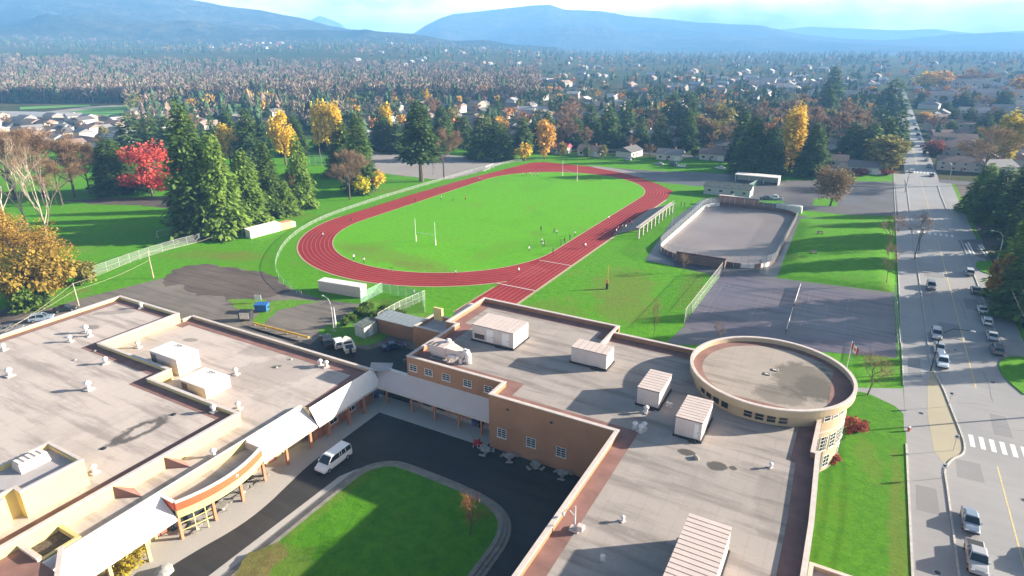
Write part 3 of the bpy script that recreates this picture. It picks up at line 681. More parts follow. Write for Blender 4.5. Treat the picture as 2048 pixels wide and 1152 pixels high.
for a in (312, 330, 350):
    q = radians(a); window(RT, (RWALL*cos(q), RWALL*sin(q), 1.7), 1.35, 1.9, 2, 3, n=(cos(q), sin(q)), sill=True)
MB().ring(ringpts(RWALL+.07), ringpts(RWALL+.003), 6.75, 6.95).build('string_course', MT['coping'], RT)
door(RT, (RWALL*cos(.15), RWALL*sin(.15), .03), 2.4, 2.5, n=(cos(.15), sin(.15)))
q = G(1655,925,2.5); MB().tube([(CX*0+8.8, -6.2, 0), (8.8,-6.2,6)], .07).build('downpipe', MT['white_paint'], RT)
# ---- left wing
LW = tag(empty('school_building', (-90,50,0)), 'low cream school wing with stepped flat roofs and a white canopy', 'school building')
LW.location = (0,0,0)
gym = [(-71.3,49),(-91.8,49),(-91.8,52.5),(-111.4,52.5),(-111.4,67.5),(-130.6,67.5),(-130.6,10),(-71.3,10)]
block(LW, gym, 0, 6.75, 7.3, 'cream', 'roof_left', 2.3, cop='coping')
low = [(-65.3,70.1),(-110.6,70.1),(-110.6,66.9)]
lowp = [(-65.3,70.1),(-111.38,70.1),(-111.38,52.52),(-91.78,52.52),(-91.78,49.02),(-71.28,49.02),(-71.28,10),(-67.2,10),(-67.2,56),(-65.3,56)]
lp = ccw(lowp)
MB().add([(*p,5.4) for p in lp], [tuple(range(len(lp)))]).build('low_roof', MT['roof_low'], LW)
# outer walls and parapets of the low roof
def wallrun(pts, z0, z1, m, th=.4, cop=True, band=True):
    L, R = strip(pts, th)
    s = MB()
    for i in range(len(pts)-1):
        s.add([(*L[i],z0),(*L[i+1],z0),(*R[i+1],z0),(*R[i],z0),(*L[i],z1),(*L[i+1],z1),(*R[i+1],z1),(*R[i],z1)], [(3,2,1,0),(4,5,6,7),(0,1,5,4),(1,2,6,5),(2,3,7,6),(3,0,4,7)])
    s.build('wall', MT[m], LW)
    if cop:
        L, R = strip(pts, th+.14); s = MB()
        for i in range(len(pts)-1):
            s.add([(*L[i],z1+.002),(*L[i+1],z1+.002),(*R[i+1],z1+.002),(*R[i],z1+.002),(*L[i],z1+.11),(*L[i+1],z1+.11),(*R[i+1],z1+.11),(*R[i],z1+.11)], [(3,2,1,0),(4,5,6,7),(0,1,5,4),(1,2,6,5),(2,3,7,6),(3,0,4,7)])
        s.build('coping', MT['coping'], LW)
wallrun([(-111.2,69.9),(-65.5,69.9)], 0, 5.88, 'tan_wall')
wallrun([(-111.2,67.7),(-111.2,69.7)], 0, 5.88, 'tan_wall')
wallrun([(-65.55,69.7),(-65.55,56.3)], 0, 5.75, 'brown_wall', cop=False)
wallrun([(-67.4,56.2),(-67.4,10)], 0, 5.75, 'cream', cop=False)
MB().box(-67.2,-65.3,56.0,56.35,3.4,5.75).build('wall', MT['tan_wall'], LW)
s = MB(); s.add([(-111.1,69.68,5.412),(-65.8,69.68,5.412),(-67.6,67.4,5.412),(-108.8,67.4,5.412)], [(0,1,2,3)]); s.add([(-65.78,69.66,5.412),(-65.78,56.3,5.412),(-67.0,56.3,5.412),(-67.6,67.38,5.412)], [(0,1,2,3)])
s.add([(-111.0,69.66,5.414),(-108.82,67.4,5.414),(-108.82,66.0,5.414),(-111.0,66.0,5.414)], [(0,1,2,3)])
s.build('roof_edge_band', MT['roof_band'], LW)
# white mansard canopy along the court side
def mansard(parent, a, b, ztop, zeave, out, m='canopy_white', seams=0):
    """sloping canopy: a,b the top edge, out = plan vector to the eave"""
    a = Vector((*a,ztop)); b = Vector((*b,ztop)); o = Vector((out[0],out[1],zeave-ztop))
    s = MB().slab(a, b, b+o, a+o, .16); s.build('canopy', MT[m], parent)
    d = Vector((out[0],out[1],0)).normalized()
    e0, e1 = a+o, b+o
    f = MB().slab(e0+d*.1, e1+d*.1, e1, e0, .32); f.build('eave_fascia', MT['coping'], parent)
    n = int((b-a).length/1.2) if seams else 0
    if n:
        s = MB()
        for i in range(n+1):
            p = a.lerp(b, i/n); s.tube([p+Vector((0,0,.02)), p+o+Vector((0,0,.02))], .025, 4)
        s.build('canopy_seams', MT['canopy_white'], parent)
mansard(LW, (-65.35,70.2), (-65.35,56.15), 5.98, 3.4, (1.5,0), seams=1)
mansard(LW, (-67.05,56.15), (-67.05,46.2), 5.98, 3.4, (3.0,0), seams=1)
mansard(LW, (-67.05,33.5), (-67.05,12), 5.98, 3.4, (2.85,0), seams=1)
MB().slab((-67.25,56.13,5.99),(-67.05,56.13,5.99),(-67.05,12,5.99),(-67.25,12,5.99),.12).build('canopy_ridge', MT['canopy_white'], LW)
for y, x in ((46.18,-64.05),(33.52,-64.2)): MB().add([(-67.05,y,5.97),(x,y,3.38),(-67.05,y,3.38)], [(0,1,2)]).build('canopy_cheek', MT['roof_grey'], LW)
# canopy along the right wing, its shade put into a pinkish base colour
mansard(RW, (-41.6,71.85), (-65.3,71.85), 5.6, 3.4, (0,-2.45), m='link_roof')
MB().slab((-65.3,72.2,5.62),(-59.45,72.2,5.62),(-59.45,71.6,5.64),(-65.3,71.6,5.64),.1).build('canopy_ridge', MT['canopy_white'], RW)
MB().slab((-65.4,69.5,5.95),(-62.6,71.6,5.66),(-64.3,74.2,5.4),(-67.2,72.0,5.8),.12).build('canopy_valley', MT['roof_grey'], RW)
for i, x in enumerate((-62.6,-57.4,-52.9,-48.3,-44.2)):
    MB().box(x-.13,x+.13,70.0,70.26,.05,3.35).build('column', MT['column_orange'], RW)
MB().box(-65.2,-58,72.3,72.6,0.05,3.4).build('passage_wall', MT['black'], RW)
MB().tube([(-63.9,76.5,5.0),(-61.6,81,5.0)], .12, 6).build('gate_beam', MT['steel'], RW)
# columns of the left colonnade
for y in (25.5,29.7,33.8,37.9,42.0,46.3,50.4,54.9,58.6,62.4,66):
    x = -64.5 if y < 60 else -63.9
    if 36 < y < 44: x = -63.7
    MB().box(x-.17,x+.17,y-.17,y+.17,.055,3.35).build('column', MT['column_orange'] if y > 33 else MT['cream'], LW)
# back wall of the colonnade: windows and doors
for y in (52.5,60.5,64.5): window(LW, (-65.34, y, 1.7), 1.6, 1.5, 2, 2, n=(1,0)) if y > 57 else window(LW, (-67.19, y, 1.7), 1.6, 1.5, 2, 2, n=(1,0))
for y in (57.9,62.5,67.3): door(LW, (-65.33, y, .06), 1.5, 2.3, n=(1,0), m='brick_red')
for y in (18,22,26,30,36,39.5,43): window(LW, (-67.19, y, 1.8), 1.9, 1.9, 3, 2, n=(1,0))
for y in (33.2,48,50): door(LW, (-67.19, y, .06), 1.4, 2.3, n=(1,0), m='brick_red')
# curved entrance: orange fascia on a cream beam
ys = np.linspace(33.7, 46.25, 15)
def fx(y): u = (y-40)/6.3; return -62.75 - 1.35*u*u
arc = [(fx(y), y) for y in ys]
def arcwall(name, z0, z1, m, off, th):
    L = [(x+off, y) for x, y in arc]; R = [(x+off-th, y) for x, y in arc]
    MB().ring(L + R[::-1], [(x-.001,y) for x,y in (L+R[::-1])], z0, z1) if False else None
    poly = L + R[::-1]; return MB().prism(poly, z0, z1).build(name, MT[m], LW)
arcwall('fascia', 4.35, 5.5, 'orange_band', 0, .3)
arcwall('fascia_coping', 5.503, 5.62, 'canopy_white', .08, .5)
arcwall('entrance_beam', 3.3, 4.345, 'cream', -.05, .35)
MB().box(-67.2,-64.45,33.62,33.9,4.35,5.5).build('fascia', MT['orange_band'], LW); MB().box(-67.2,-64.4,33.55,33.98,5.503,5.62).build('fascia_coping', MT['canopy_white'], LW)
MB().box(-67.2,-64.2,46.0,46.17,4.3,5.7).build('fascia', MT['coping'], LW)
MB().prism([(x-.3,y) for x,y in arc] + [(-67.15,46.2),(-67.15,33.9)], 4.2, 4.6).build('entrance_roof', MT['roof_low'], LW)
MB().lathe([(.2,0),(.2,.03),(.12,.031),(.12,.0)], 16).build('emblem', MT['canopy_white'], LW, loc=(fx(41.2)+.03,41.2,4.95)).rotation_euler = (0,pi/2,0)
for y in (35.3,36.6): MB().box(fx(y)-.28,fx(y)-.16,y-.05,y+.05,.06,3.3).build('mullion', MT['cream'], LW)
for z in (1.3, 2.4): MB().prism([(x-.15,y) for x,y in arc[:5]] + [(x-.22,y) for x,y in arc[:5]][::-1], z, z+.1).build('transom', MT['cream'], LW)
MB().prism([(-66.9,34),(-66.6,34),(-66.4,40),(-66.6,46),(-66.9,46)], .07, 3.2).build('entrance_glazing', MT['glass'], LW)
# the tall block, its buttress recess, light well and the brown roof in the corner
tall = [(-74.6,30.1),(-82,30.1),(-82,8),(-74.6,8),(-74.6,21.9),(-75.9,21.9),(-75.9,23.4),(-74.6,23.4)]
block(LW, tall, 0, 9.75, 10.3, 'cream', 'roof_grey', 0, cop='coping', copw=.35)
for y in (30.9,37.4): MB().add([(-71.28,y,7.15),(-71.28,y,5.42),(-68.7,y+1.7,5.42),(-71.28,y+2.2,5.42)], [(0,1,2),(0,2,3),(0,3,1),(1,3,2)]).build('gusset', MT['roof_band'], LW)
# light well with a parapet, and the lower brown roof in the corner of the picture
well = gp([(40,1085),(75,1060),(133,1110),(103,1128)], 5.6)
wx0, wx1, wy0, wy1 = -73.4, -67.9, 22.4, 24.9
MB().ring([(-73.5,21.0),(-67.5,21.0),(-67.5,25.0),(-73.5,25.0)], [(-73.1,21.4),(-67.9,21.4),(-67.9,24.6),(-73.1,24.6)], 5.0, 6.1).build('light_well', MT['cream'], LW)
MB().box(-73.1,-67.9,21.4,24.6,5.41,5.44).build('light_well_shade', MT['bark'], LW)  # dark sheet at roof level, its colour standing in for the well's shaded depth
MB().prism([(-74.55,8),(-60.5,8),(-62.0,20.9),(-74.55,20.9)], 0, 6.1).build('corner_roof', MT['roof_band'], LW)
wallrun([(-74.4,20.9),(-67.5,20.9)], 5.5, 6.5, 'coping', .35)
wallrun([(-67.2,22.9),(-61.8,19.6)], 5.5, 6.45, 'coping_dark', .35)
# ---------------------------------------------------------------- rooftop plant
def unit(label, x0, x1, y0, y1, z0, z1, ribs, along='x', doors=1, curb=.25):
    u = tag(empty('rooftop_unit', ((x0+x1)/2,(y0+y1)/2,z0)), label, 'rooftop unit', 'ribbed rooftop units on the right wing')
    w, d, h = (x1-x0)/2, (y1-y0)/2, z1-z0
    MB().box(-w-.2,w+.2,-d-.2,d+.2,0.002,curb).build('curb', MT['dark_metal'], u)
    MB().box(-w,w,-d,d,curb,h-.15).build('casing', MT['unit_white'], u)
    MB().box(-w-.05,w+.05,-d-.05,d+.05,h-.148,h-.07).build('roof_deck', MT['unit_groove'], u)
    for i in range(ribs):
        if along == 'x': a = -w-.06+(2*w+.12)*i/ribs; s = MB().box(a+.05,a+(2*w+.12)/ribs-.05,-d-.06,d+.06,h-.068,h)
        else: a = -d-.06+(2*d+.12)*i/ribs; s = MB().box(-w-.06,w+.06,a+.06,a+(2*d+.12)/ribs-.06,h-.068,h)
        s.build('roof_panel', MT['unit_white'], u)
    for i in range(doors):
        x = w*.62 - i*w*.75
        p = MB().box(x-w*.16,x+w*.16,-d-.04,-d-.002,curb+.15,h-.45).build('access_door', MT['canopy_white'], u)
        MB().box(x+w*.1,x+w*.14,-d-.08,-d-.042,curb+1.0,curb+1.15).build('handle', MT['dark_metal'], p)
    MB().box(-w*.9,-w*.4,-d-.03,-d-.002,curb+.3,curb+1.2).build('louvre', MT['unit_groove'], u) if doors > 1 else None
    MB().box(w*.2,w*.7,-d-.6,-d-.22,.01,.35).build('pipe_box', MT['dark_metal'], u)
    return u
unit('largest ribbed white rooftop unit in front of the track straight', -54.1,-46.0,83.5,88.8,8.205,11.3, 9, 'x', 2)
unit('boxy ribbed rooftop unit beside the step in the parapet', -35.8,-29.8,84.2,87.4,8.205,11.05, 6, 'x', 0)
unit('narrow ribbed rooftop unit left of the round block', -22.4,-19.25,77,83,8.205,11.05, 8, 'y', 0)
unit('ribbed rooftop unit nearest to the windows of the round block', -15.6,-12.2,72,78.1,8.205,11.15, 9, 'y', 1)
unit('long ribbed rooftop unit cut by the bottom of the picture', -9.3,-5.2,38,54.2,8.205,11.5, 24, 'y', 0)
# duct unit with a flared hood
du = tag(empty('duct_unit', (-58,82,8.205)), 'white rooftop duct machine with flared hood and cowl pipes', 'rooftop unit')
p0, p1 = G(878,695,9.2), G(960,722,8.6); du.location = (p0.x, p0.y-.5, 8.205)
MB().add([(-.3,-1.2,.3),(2.4,-1.2,.3),(2.4,1.2,.3),(-.3,1.2,.3),(-1.3,-1.4,2.2),(2.4,-1.4,2.3),(2.4,1.4,2.3),(-1.3,1.4,2.2)],[(3,2,1,0),(4,5,6,7),(0,1,5,4),(1,2,6,5),(2,3,7,6),(3,0,4,7)]).build('hood', MT['unit_white'], du)
MB().add([(2.41,-1,.9),(5.6,-.5,.9),(5.6,.5,.9),(2.41,1,.9),(2.41,-1.2,2.25),(5.6,-.5,1.7),(5.6,.5,1.7),(2.41,1.2,2.25)],[(3,2,1,0),(4,5,6,7),(0,1,5,4),(1,2,6,5),(2,3,7,6),(3,0,4,7)]).build('duct', MT['unit_white'], du)
MB().tube([(6.2,-.2,.05),(6.2,-.2,1.5),(6.0,-.2,1.9),(5.5,-.2,1.9)], .55, 10).build('cowl', MT['vent_white'], du)
MB().tube([(5.2,-1.0,.05),(5.2,-1.0,1.0)], .3, 8).build('pipe', MT['vent_white'], du)
MB().tube([(3.0,-1.3,.05),(3.0,-1.3,.7),(3.6,-1.3,1.1),(4.4,-1.3,1.0)], .28, 8).build('elbow', MT['vent_white'], du)
MB().lathe([(.35,0),(.5,.3),(.2,.55)], 10).build('fan_cap', MT['vent_white'], du, loc=(1.7,.9,2.3))
for x in (0,2,5): MB().box(x-.15,x+.15,-1,1,.002,.3).build('skid', MT['dark_metal'], du)
for k in range(3): MB().box(-.7+k*.75,-.4+k*.75,-1.2,-.2,2.29,2.34).build('grille', MT['unit_groove'], du)
# penthouses on the low left roof
def penthouse(label, x0,x1,y0,y1,z0,z1):
    u = tag(empty('roof_penthouse', ((x0+x1)/2,(y0+y1)/2,z0)), label, 'roof penthouse'); w,d,h=(x1-x0)/2,(y1-y0)/2,z1-z0
    MB().box(-w,w,-d,d,.003,h-.12).build('casing', MT['unit_white'], u)
    MB().slab((-w-.08,-d-.08,h-.06),(w+.08,-d-.08,h-.02),(w+.08,d+.08,h),(-w-.08,d+.08,h-.04),.1).build('lid', MT['canopy_white'], u)
    for k in range(4): MB().tube([(-w*.3+k*.35,d*.75,h-.05),(-w*.3+k*.35,d*.75,h+.18)], .06, 6).build('pipe_stub', MT['dark_metal'], u)
    s = MB()
    for k in range(5): s.box(-w+.2+k*.28,-w+.36+k*.28,-d-.03,-d-.003,.4,h-.5)
    s.build('louvre', MT['unit_groove'], u)
    return u
penthouse('pale box penthouse higher up, left one of the pair on the roof', -98.9,-91.9,53.6,57.6,5.405,8.5)
penthouse('pale box penthouse beside solar panels, lower one of the pair', -87.5,-81.6,51.0,55.4,5.405,7.4)
sp = tag(empty('panel_rack', (-85.2,49.9,5.41)), 'small dark blue glass panels at the foot of the penthouse', 'panel')
for k in range(3): MB().slab((-1.8+k*1.2,-.6,.35),(-.72+k*1.2,-.6,.35),(-.72+k*1.2,.55,.75),(-1.8+k*1.2,.55,.75),.05).build('panel', MT['shade_blue'], sp)
MB().box(-1.8,1.8,.3,.4,.002,.6).build('frame', MT['galv'], sp)
tp = tag(empty('roof_hood', (-79.9,27.0,9.755)), 'white ribbed hood on the roof of the tall block', 'rooftop unit')
MB().add([(-1.1,-1.6,.002),(1.2,-1.6,.002),(1.2,1.6,.002),(-1.1,1.6,.002),(-.6,-1.5,1.1),(.8,-1.5,1.1),(.8,1.5,1.1),(-.6,1.5,1.1)],[(3,2,1,0),(4,5,6,7),(0,1,5,4),(1,2,6,5),(2,3,7,6),(3,0,4,7)]).build('hood', MT['unit_white'], tp)
for k in range(5): MB().box(-.62,.82,-1.4+k*.6,-1.1+k*.6,1.101,1.16).build('rib', MT['canopy_white'], tp)
# roof vents
vm_ = MB().lathe([(.26,0),(.26,.75),(.20,.78)], 10).mesh('pipe', MT['vent_white'])
cm_ = MB().lathe([(.16,.72),(.46,.85),(.46,1.05),(.25,1.25),(.05,1.32)], 10).mesh('cap', MT['vent_white'])
bm_ = MB().box(-.5,.5,-.5,.5,.002,.16).mesh('curb', MT['coping'])
def vent(px, py, z, text, sc=1.0, grp='white capped vents on the school roofs'):
    p = G(px, py, z); e = empty('roof_vent', (p.x,p.y,z), random.uniform(0,3), (sc,)*3)
    link('pipe', vm_, e); link('cap', cm_, e); link('curb', bm_, e); later(e, text, 'roof vent', grp); return e
for px, py in ((283,616),(173,665),(141,683),(8,700),(20,752),(212,727),(178,779),(428,824),(189,946),(180,672)): vent(px, py, 6.76, 'white capped vent on the large upper left roof', 1.15 if px in (173,20,178) else .95)
for px, py in ((277,695),(472,749),(641,731),(653,734),(477,818),(428,913)): vent(px, py, 5.41, 'white capped vent on the lower left roof', .95)
for px, py in ((553,735),(582,719),(150,720),(190,702),(420,752),(350,688)): 
    p = G(px, py, 5.41 if px > 300 else 6.76); e = empty('roof_drain', p); MB().lathe([(.28,.002),(.2,.12),(.05,.2)], 8).build('dome', MT['stone'], e); later(e, 'small round drain on the left roofs', 'roof drain', 'drains on the left roofs')
for px, py in ((1270,857),(1281,863),(1288,858),(1292,825)): vent(px, py, 8.21, 'round silver vent by the ribbed unit on the right roof', .85, 'silver vents on the right roof')
for px, py in ((1335,812),(1341,814),(1245,1042),(1541,935),(1205,1120)): vent(px, py, 8.21, 'small vent on the open right roof', .55, 'small vents on the right roof')
for px, py in ((207,897),(347,829)):
    p = G(px, py, 6.76); e = empty('roof_drain', p); MB().lathe([(.4,.002),(.3,.1),(.06,.16)], 8).build('dome', MT['dark_metal'], e); later(e, 'dark drain at a tip of the lens shaped stain', 'roof drain', 'drains on the left roofs')
for px, py in ((1391,915),(1394,918)):
    p = G(px, py, 8.21); e = empty('roof_drain', p); MB().lathe([(.3,.002),(.25,.3),(.06,.35)], 8).build('dome', MT['stone'], e); later(e, 'pale drain between the dark puddle marks', 'roof drain', 'drains on the right roof')
for px, py in ((1535,748),(1551,740)):
    p = G(px, py, 10.31); e = tag(empty('roof_hatch', p), 'small framed hatch on the round roof, ' + ('nearer the camera' if py == 748 else 'farther from the camera'), 'roof hatch', 'hatches on the round roof'); MB().ring([(-.4,-.4),(.4,-.4),(.4,.4),(-.4,.4)],[(-.28,-.28),(.28,-.28),(.28,.28),(-.28,.28)],.003,.12).build('frame', MT['stone'], e); MB().box(-.27,.27,-.27,.27,.003,.07).build('lid', MT['coping'], e)
# antenna mast on the court side parapet
p = G(1149,1060,8.2); am = tag(empty('antenna_mast', (p.x,p.y,8.215)), 'white camera mast with curved arm on the brown roof edge', 'mast')
MB().tube([(0,0,0),(0,0,3.1)], [.12,.07], 8).build('mast', MT['vent_white'], am); MB().box(-.5,.5,-.4,.4,.001,.25).build('base', MT['unit_white'], am)
MB().tube([(0,0,1.8),(-.7,.2,2.1),(-1.3,.3,1.9),(-1.5,.35,1.4)], .05, 6).build('arm', MT['vent_white'], am); MB().lathe([(.16,-.2),(.2,0),(.1,.15)], 8).build('camera_dome', MT['vent_white'], am, loc=(-1.5,.35,1.25))
MB().box(.35,.95,-.3,.3,.251,.9).build('control_box', MT['unit_white'], am); MB().lathe([(.35,0),(.4,.3),(.1,.5)], 10).build('vent_head', MT['vent_white'], am, loc=(.55,.5,.02))
# ---------------------------------------------------------------- vehicles (built along +Y = forward)
def loft(secs):
    """secs: list of (y, halfwidth_bottom, halfwidth_top, z0, z1) lofted along y with chamfered shoulders"""
    s = MB(); rings = []
    for y, wb, wt, z0, z1 in secs:
        zm = z0 + (z1-z0)*.55
        r = [(-wb*.92,y,z0),(wb*.92,y,z0),(wb,y,z0+(z1-z0)*.18),(wb,y,zm),(wt,y,z1-.03),(wt*.9,y,z1),(-wt*.9,y,z1),(-wt,y,z1-.03),(-wb,y,zm),(-wb,y,z0+(z1-z0)*.18)]
        rings.append(r)
    n = 10; s.v = [p for r in rings for p in r]
    for k in range(len(rings)-1):
        for i in range(n): j = (i+1) % n; s.f.append((k*n+i,k*n+j,(k+1)*n+j,(k+1)*n+i))
    s.f += [tuple(range(n-1,-1,-1)), tuple((len(rings)-1)*n+i for i in range(n))]
    return s
WHEEL = {}
def wheels(e, ys, w, r):
    key = round(r,2)
    if key not in WHEEL:
        a = MB().lathe([(r*.6,-.11),(r*.96,-.11),(r,-.07),(r,.07),(r*.96,.11),(r*.6,.11)], 18); a.v = [(z,y,x) for x,y,z in a.v]
        b = MB().lathe([(r*.2,-.10),(r*.62,-.105),(r*.62,.105),(r*.2,.10)], 12); b.v = [(z,y,x) for x,y,z in b.v]
        WHEEL[key] = (a.mesh('tyre', MT['rubber'], True), b.mesh('rim', MT['steel']))
    for y in ys:
        for sx in (-1,1):
            t_ = link('wheel', WHEEL[key][0], e, (sx*(w-.09), y, r)); link('rim', WHEEL[key][1], t_, (sx*.012,0,0))
def car_proto(kind):
    e = empty('parked_car')
    if kind == 'sedan':
        L, w, H, sh = 2.3, .9, 1.42, .86
        body = [(-2.3,.72,.66,.38,.72),(-2.2,.86,.78,.24,.86),(-1.5,.9,.82,.2,.90),(-.2,.9,.82,.2,.92),(.9,.9,.8,.2,.90),(1.7,.88,.76,.22,.80),(2.2,.82,.68,.28,.68),(2.3,.70,.60,.38,.58)]
        roof_ = (-1.55,-.95,.25,1.05); axle = (-1.35,1.4); r = .32
    elif kind == 'suv':
        L, w, H = 2.3, .95, 1.72
        body = [(-2.3,.78,.74,.42,.95),(-2.22,.9,.86,.3,1.05),(-1.5,.94,.88,.26,1.06),(0,.95,.88,.26,1.06),(1.0,.94,.86,.26,1.04),(1.8,.92,.82,.28,.96),(2.22,.86,.76,.34,.86),(2.3,.76,.66,.42,.74)]
        roof_ = (-2.18,-1.85,.35,1.05); axle = (-1.4,1.42); r = .37
    elif kind == 'hatch':
        L, w, H = 2.0, .87, 1.5
        body = [(-2.0,.7,.66,.4,.85),(-1.92,.84,.78,.26,.92),(-1.2,.87,.8,.22,.94),(0,.87,.8,.22,.94),(.9,.86,.78,.22,.9),(1.6,.83,.72,.25,.78),(1.95,.76,.64,.3,.66),(2.02,.66,.58,.4,.58)]
        roof_ = (-1.86,-1.5,.3,1.05); axle = (-1.2,1.25); r = .31
    elif kind == 'pickup':
        L, w, H = 2.8, .98, 1.85
        body = [(-2.8,.9,.86,.5,1.02),(-2.74,.96,.92,.42,1.1),(-1.0,.98,.93,.36,1.1),(-.1,.98,.93,.36,1.12),(1.0,.98,.91,.36,1.12),(2.1,.96,.86,.38,1.08),(2.65,.92,.8,.42,.98),(2.78,.84,.74,.5,.86)]
        roof_ = (-.95,-.65,.75,1.35); axle = (-1.75,1.8); r = .40
    else:                                              # passenger van
        L, w, H = 2.85, 1.0, 2.15
        body = [(-2.85,.9,.88,.45,1.25),(-2.8,.98,.95,.34,1.32),(-1.0,1.0,.97,.3,1.34),(.8,1.0,.97,.3,1.34),(1.7,1.0,.95,.3,1.30),(2.3,.97,.88,.32,1.15),(2.75,.9,.78,.36,.95),(2.85,.82,.72,.44,.84)]
        roof_ = (-2.78,-2.66,1.05,1.95); axle = (-1.8,1.85); r = .37
    loft(body).build('body', MT['paint'], e, smooth=False)
    y0, y1, y2, y3 = roof_; zb = body[3][4]; wt = body[3][2]; wr = wt*.84
    # glass house under a painted roof
    gl = MB(); gv = [(-wt*.97,y0,zb-.02),(wt*.97,y0,zb-.02),(wt*.97,y3,zb-.04),(-wt*.97,y3,zb-.04),(-wr,y1,H-.08),(wr,y1,H-.08),(wr,y2,H-.08),(-wr,y2,H-.08)]
    gl.add(gv, [(3,2,1,0),(4,5,6,7),(0,1,5,4),(1,2,6,5),(2,3,7,6),(3,0,4,7)]).build('windows', MT['glass'], e)
    rf = MB().add([(-wr-.03,y1-.05,H-.085),(wr+.03,y1-.05,H-.085),(wr+.03,y2+.05,H-.085),(-wr-.03,y2+.05,H-.085),(-wr*.86,y1+.05,H),(wr*.86,y1+.05,H),(wr*.86,y2-.1,H),(-wr*.86,y2-.1,H)],[(3,2,1,0),(4,5,6,7),(0,1,5,4),(1,2,6,5),(2,3,7,6),(3,0,4,7)]).build('roof', MT['paint'], e)
    for sx in (-1,1):                                  # pillars
        ym = (y1+y2)/2
        for ya, yb_ in [(y0+.02,y1),(y3-.02,y2),(ym,ym)] + ([(-1.6,-1.6),(-.4,-.4)] if kind == 'van' else []):
            MB().tube([(sx*wt*.99,ya,zb-.04),(sx*(wr+.02),yb_,H-.06)], .048, 5).build('pillar', MT['paint'], e)
        yf, wf, zf = body[-2][0], body[-2][1], body[-2][4]
        MB().box(min(sx*wf*.5,sx*wf*.9),max(sx*wf*.5,sx*wf*.9),yf-.02,yf+.09,zf-.16,zf-.02).build('headlight', MT['lens'], e)
        yb, wb_, zb_ = body[1][0], body[1][1], body[1][4]
        MB().box(min(sx*wb_*.66,sx*wb_*.96),max(sx*wb_*.66,sx*wb_*.96),yb-.1,yb+.02,zb_-.28,zb_-.06).build('tail_light', MT['tail'], e)
        MB().box(min(sx*w*.98,sx*(w+.17)),max(sx*w*.98,sx*(w+.17)),y3-.35,y3-.2,zb,zb+.16).build('mirror', MT['paint'], e)
    MB().box(-body[-1][1],body[-1][1],body[-1][0]-.06,body[-1][0]+.05,.3,.5).build('bumper', MT['black'], e)
    MB().box(-body[0][1],body[0][1],body[0][0]-.05,body[0][0]+.06,.32,.52).build('bumper', MT['black'], e)
    if kind == 'pickup': MB().box(-.8,.8,-2.62,-1.05,.9,1.108).build('bed', MT['black'], e)
    wheels(e, axle, w, r)
    return e
PROTO = {k: car_proto(k) for k in ('sedan','suv','hatch','pickup','van')}
USED = set()
def set_col(o, c):
    o.color = (*c, 1)
    for ch in o.children: set_col(ch, c)
def car(kind, loc, rz, c, label, group=None, name='parked_car'):
    if kind in USED: o = copy_tree(PROTO[kind])
    else: o = PROTO[kind]; USED.add(kind)
    o.name = name; o.location = (loc[0], loc[1], .02); o.rotation_euler = (0,0,rz); set_col(o, c)
    return tag(o, label, 'car' if kind not in ('pickup','van') else {'pickup':'pickup truck','van':'van'}[kind], group)
SIL=(.46,.48,.50); WH=(.78,.78,.77); BLK=(.015,.016,.018); GRY=(.16,.17,.18); BLU=(.22,.28,.36); RED=(.5,.02,.04); NAVY=(.03,.05,.12); BEI=(.40,.36,.30)
KG = 'cars along the street'
car('sedan', (19.4,83.2), pi, BLU, 'silver blue sedan parked just behind the grey pickup', KG)
car('pickup', (19.3,76.0), pi, (.40,.41,.43), 'grey pickup truck parked at the lower right kerb', KG, 'pickup_truck')
car('hatch', (19.4,69.3), pi, GRY, 'dark hatchback cut by the bottom edge of the picture', KG)
car('sedan', (25.9,79.8), 0, BLU, 'car driving out of the right edge of the picture', KG, 'car')
car('suv', (19.3,131.5), pi, (.62,.68,.74), 'pale blue car nearest the lamp post, front of three', KG)
car('sedan', (19.2,138.3), pi, WH, 'white sedan between two parked cars by the tennis courts', KG)
car('suv', (19.1,145.3), pi, SIL, 'silver car at the back of the row of three', KG)
car('suv', (19.7,177.5), pi, GRY, 'dark grey car driving alone in the left lane', KG, 'car')
for (px, py, k, c, l) in ((1943,549,'suv',SIL,'silver car at the top of the right kerb row by the island'),(1958,585,'sedan',GRY,'dark sedan behind the silver car in the right kerb row'),(1969,624,'sedan',WH,'white sedan farther of the two white ones at the right kerb'),(1980,648,'hatch',WH,'white hatchback nearer of the two white ones at the right kerb'),(1995,678,'sedan',SIL,'silver sedan between a white and a dark car at the right kerb'),(2004,706,'suv',GRY,'dark car nearest the green corner island')):
    p = G(px, py); car(k, (29.0, p.y), 0, c, l, KG)
for i, (x, y, k, c, w) in enumerate(((28.0,345,'sedan',GRY,'dark'),(28.2,372,'suv',SIL,'silver'),(28.0,392,'sedan',WH,'white'),(28.2,420,'sedan',GRY,'dark'),(28.1,446,'suv',SIL,'silver'),(28,480,'sedan',WH,'white'),(28,505,'suv',BLK,'black'),(20.3,352,'sedan',WH,'white'),(20.3,520,'sedan',BLU,'blue'),(28,540,'sedan',GRY,'dark'),(28,575,'suv',SIL,'silver'),(20.3,610,'suv',WH,'white'),(28,640,'sedan',BLK,'black'))):
    o = car(k, (x,y), 0 if x > 24 else pi, c, 'x', 'cars on the far part of the street', 'car'); later(o, f'small {w} car on the street beyond the far crosswalk', 'car', 'cars on the far part of the street')
car('van', (-58.9,53.7), pi, (.80,.79,.78), 'white passenger van standing in the courtyard', None, 'passenger_van')
for (px, py, k, c, l) in ((22,662,'sedan',GRY,'grey car half hidden behind the roof edge, at far left'),(84,641,'suv',BLU,'blue grey wagon between two darker cars by the wooded verge'),(131,622,'sedan',BLK,'black car by the utility pole beyond the left roof')):
    p = G(px, py); car(k, p, -.62, c, l, 'cars behind the left wing')
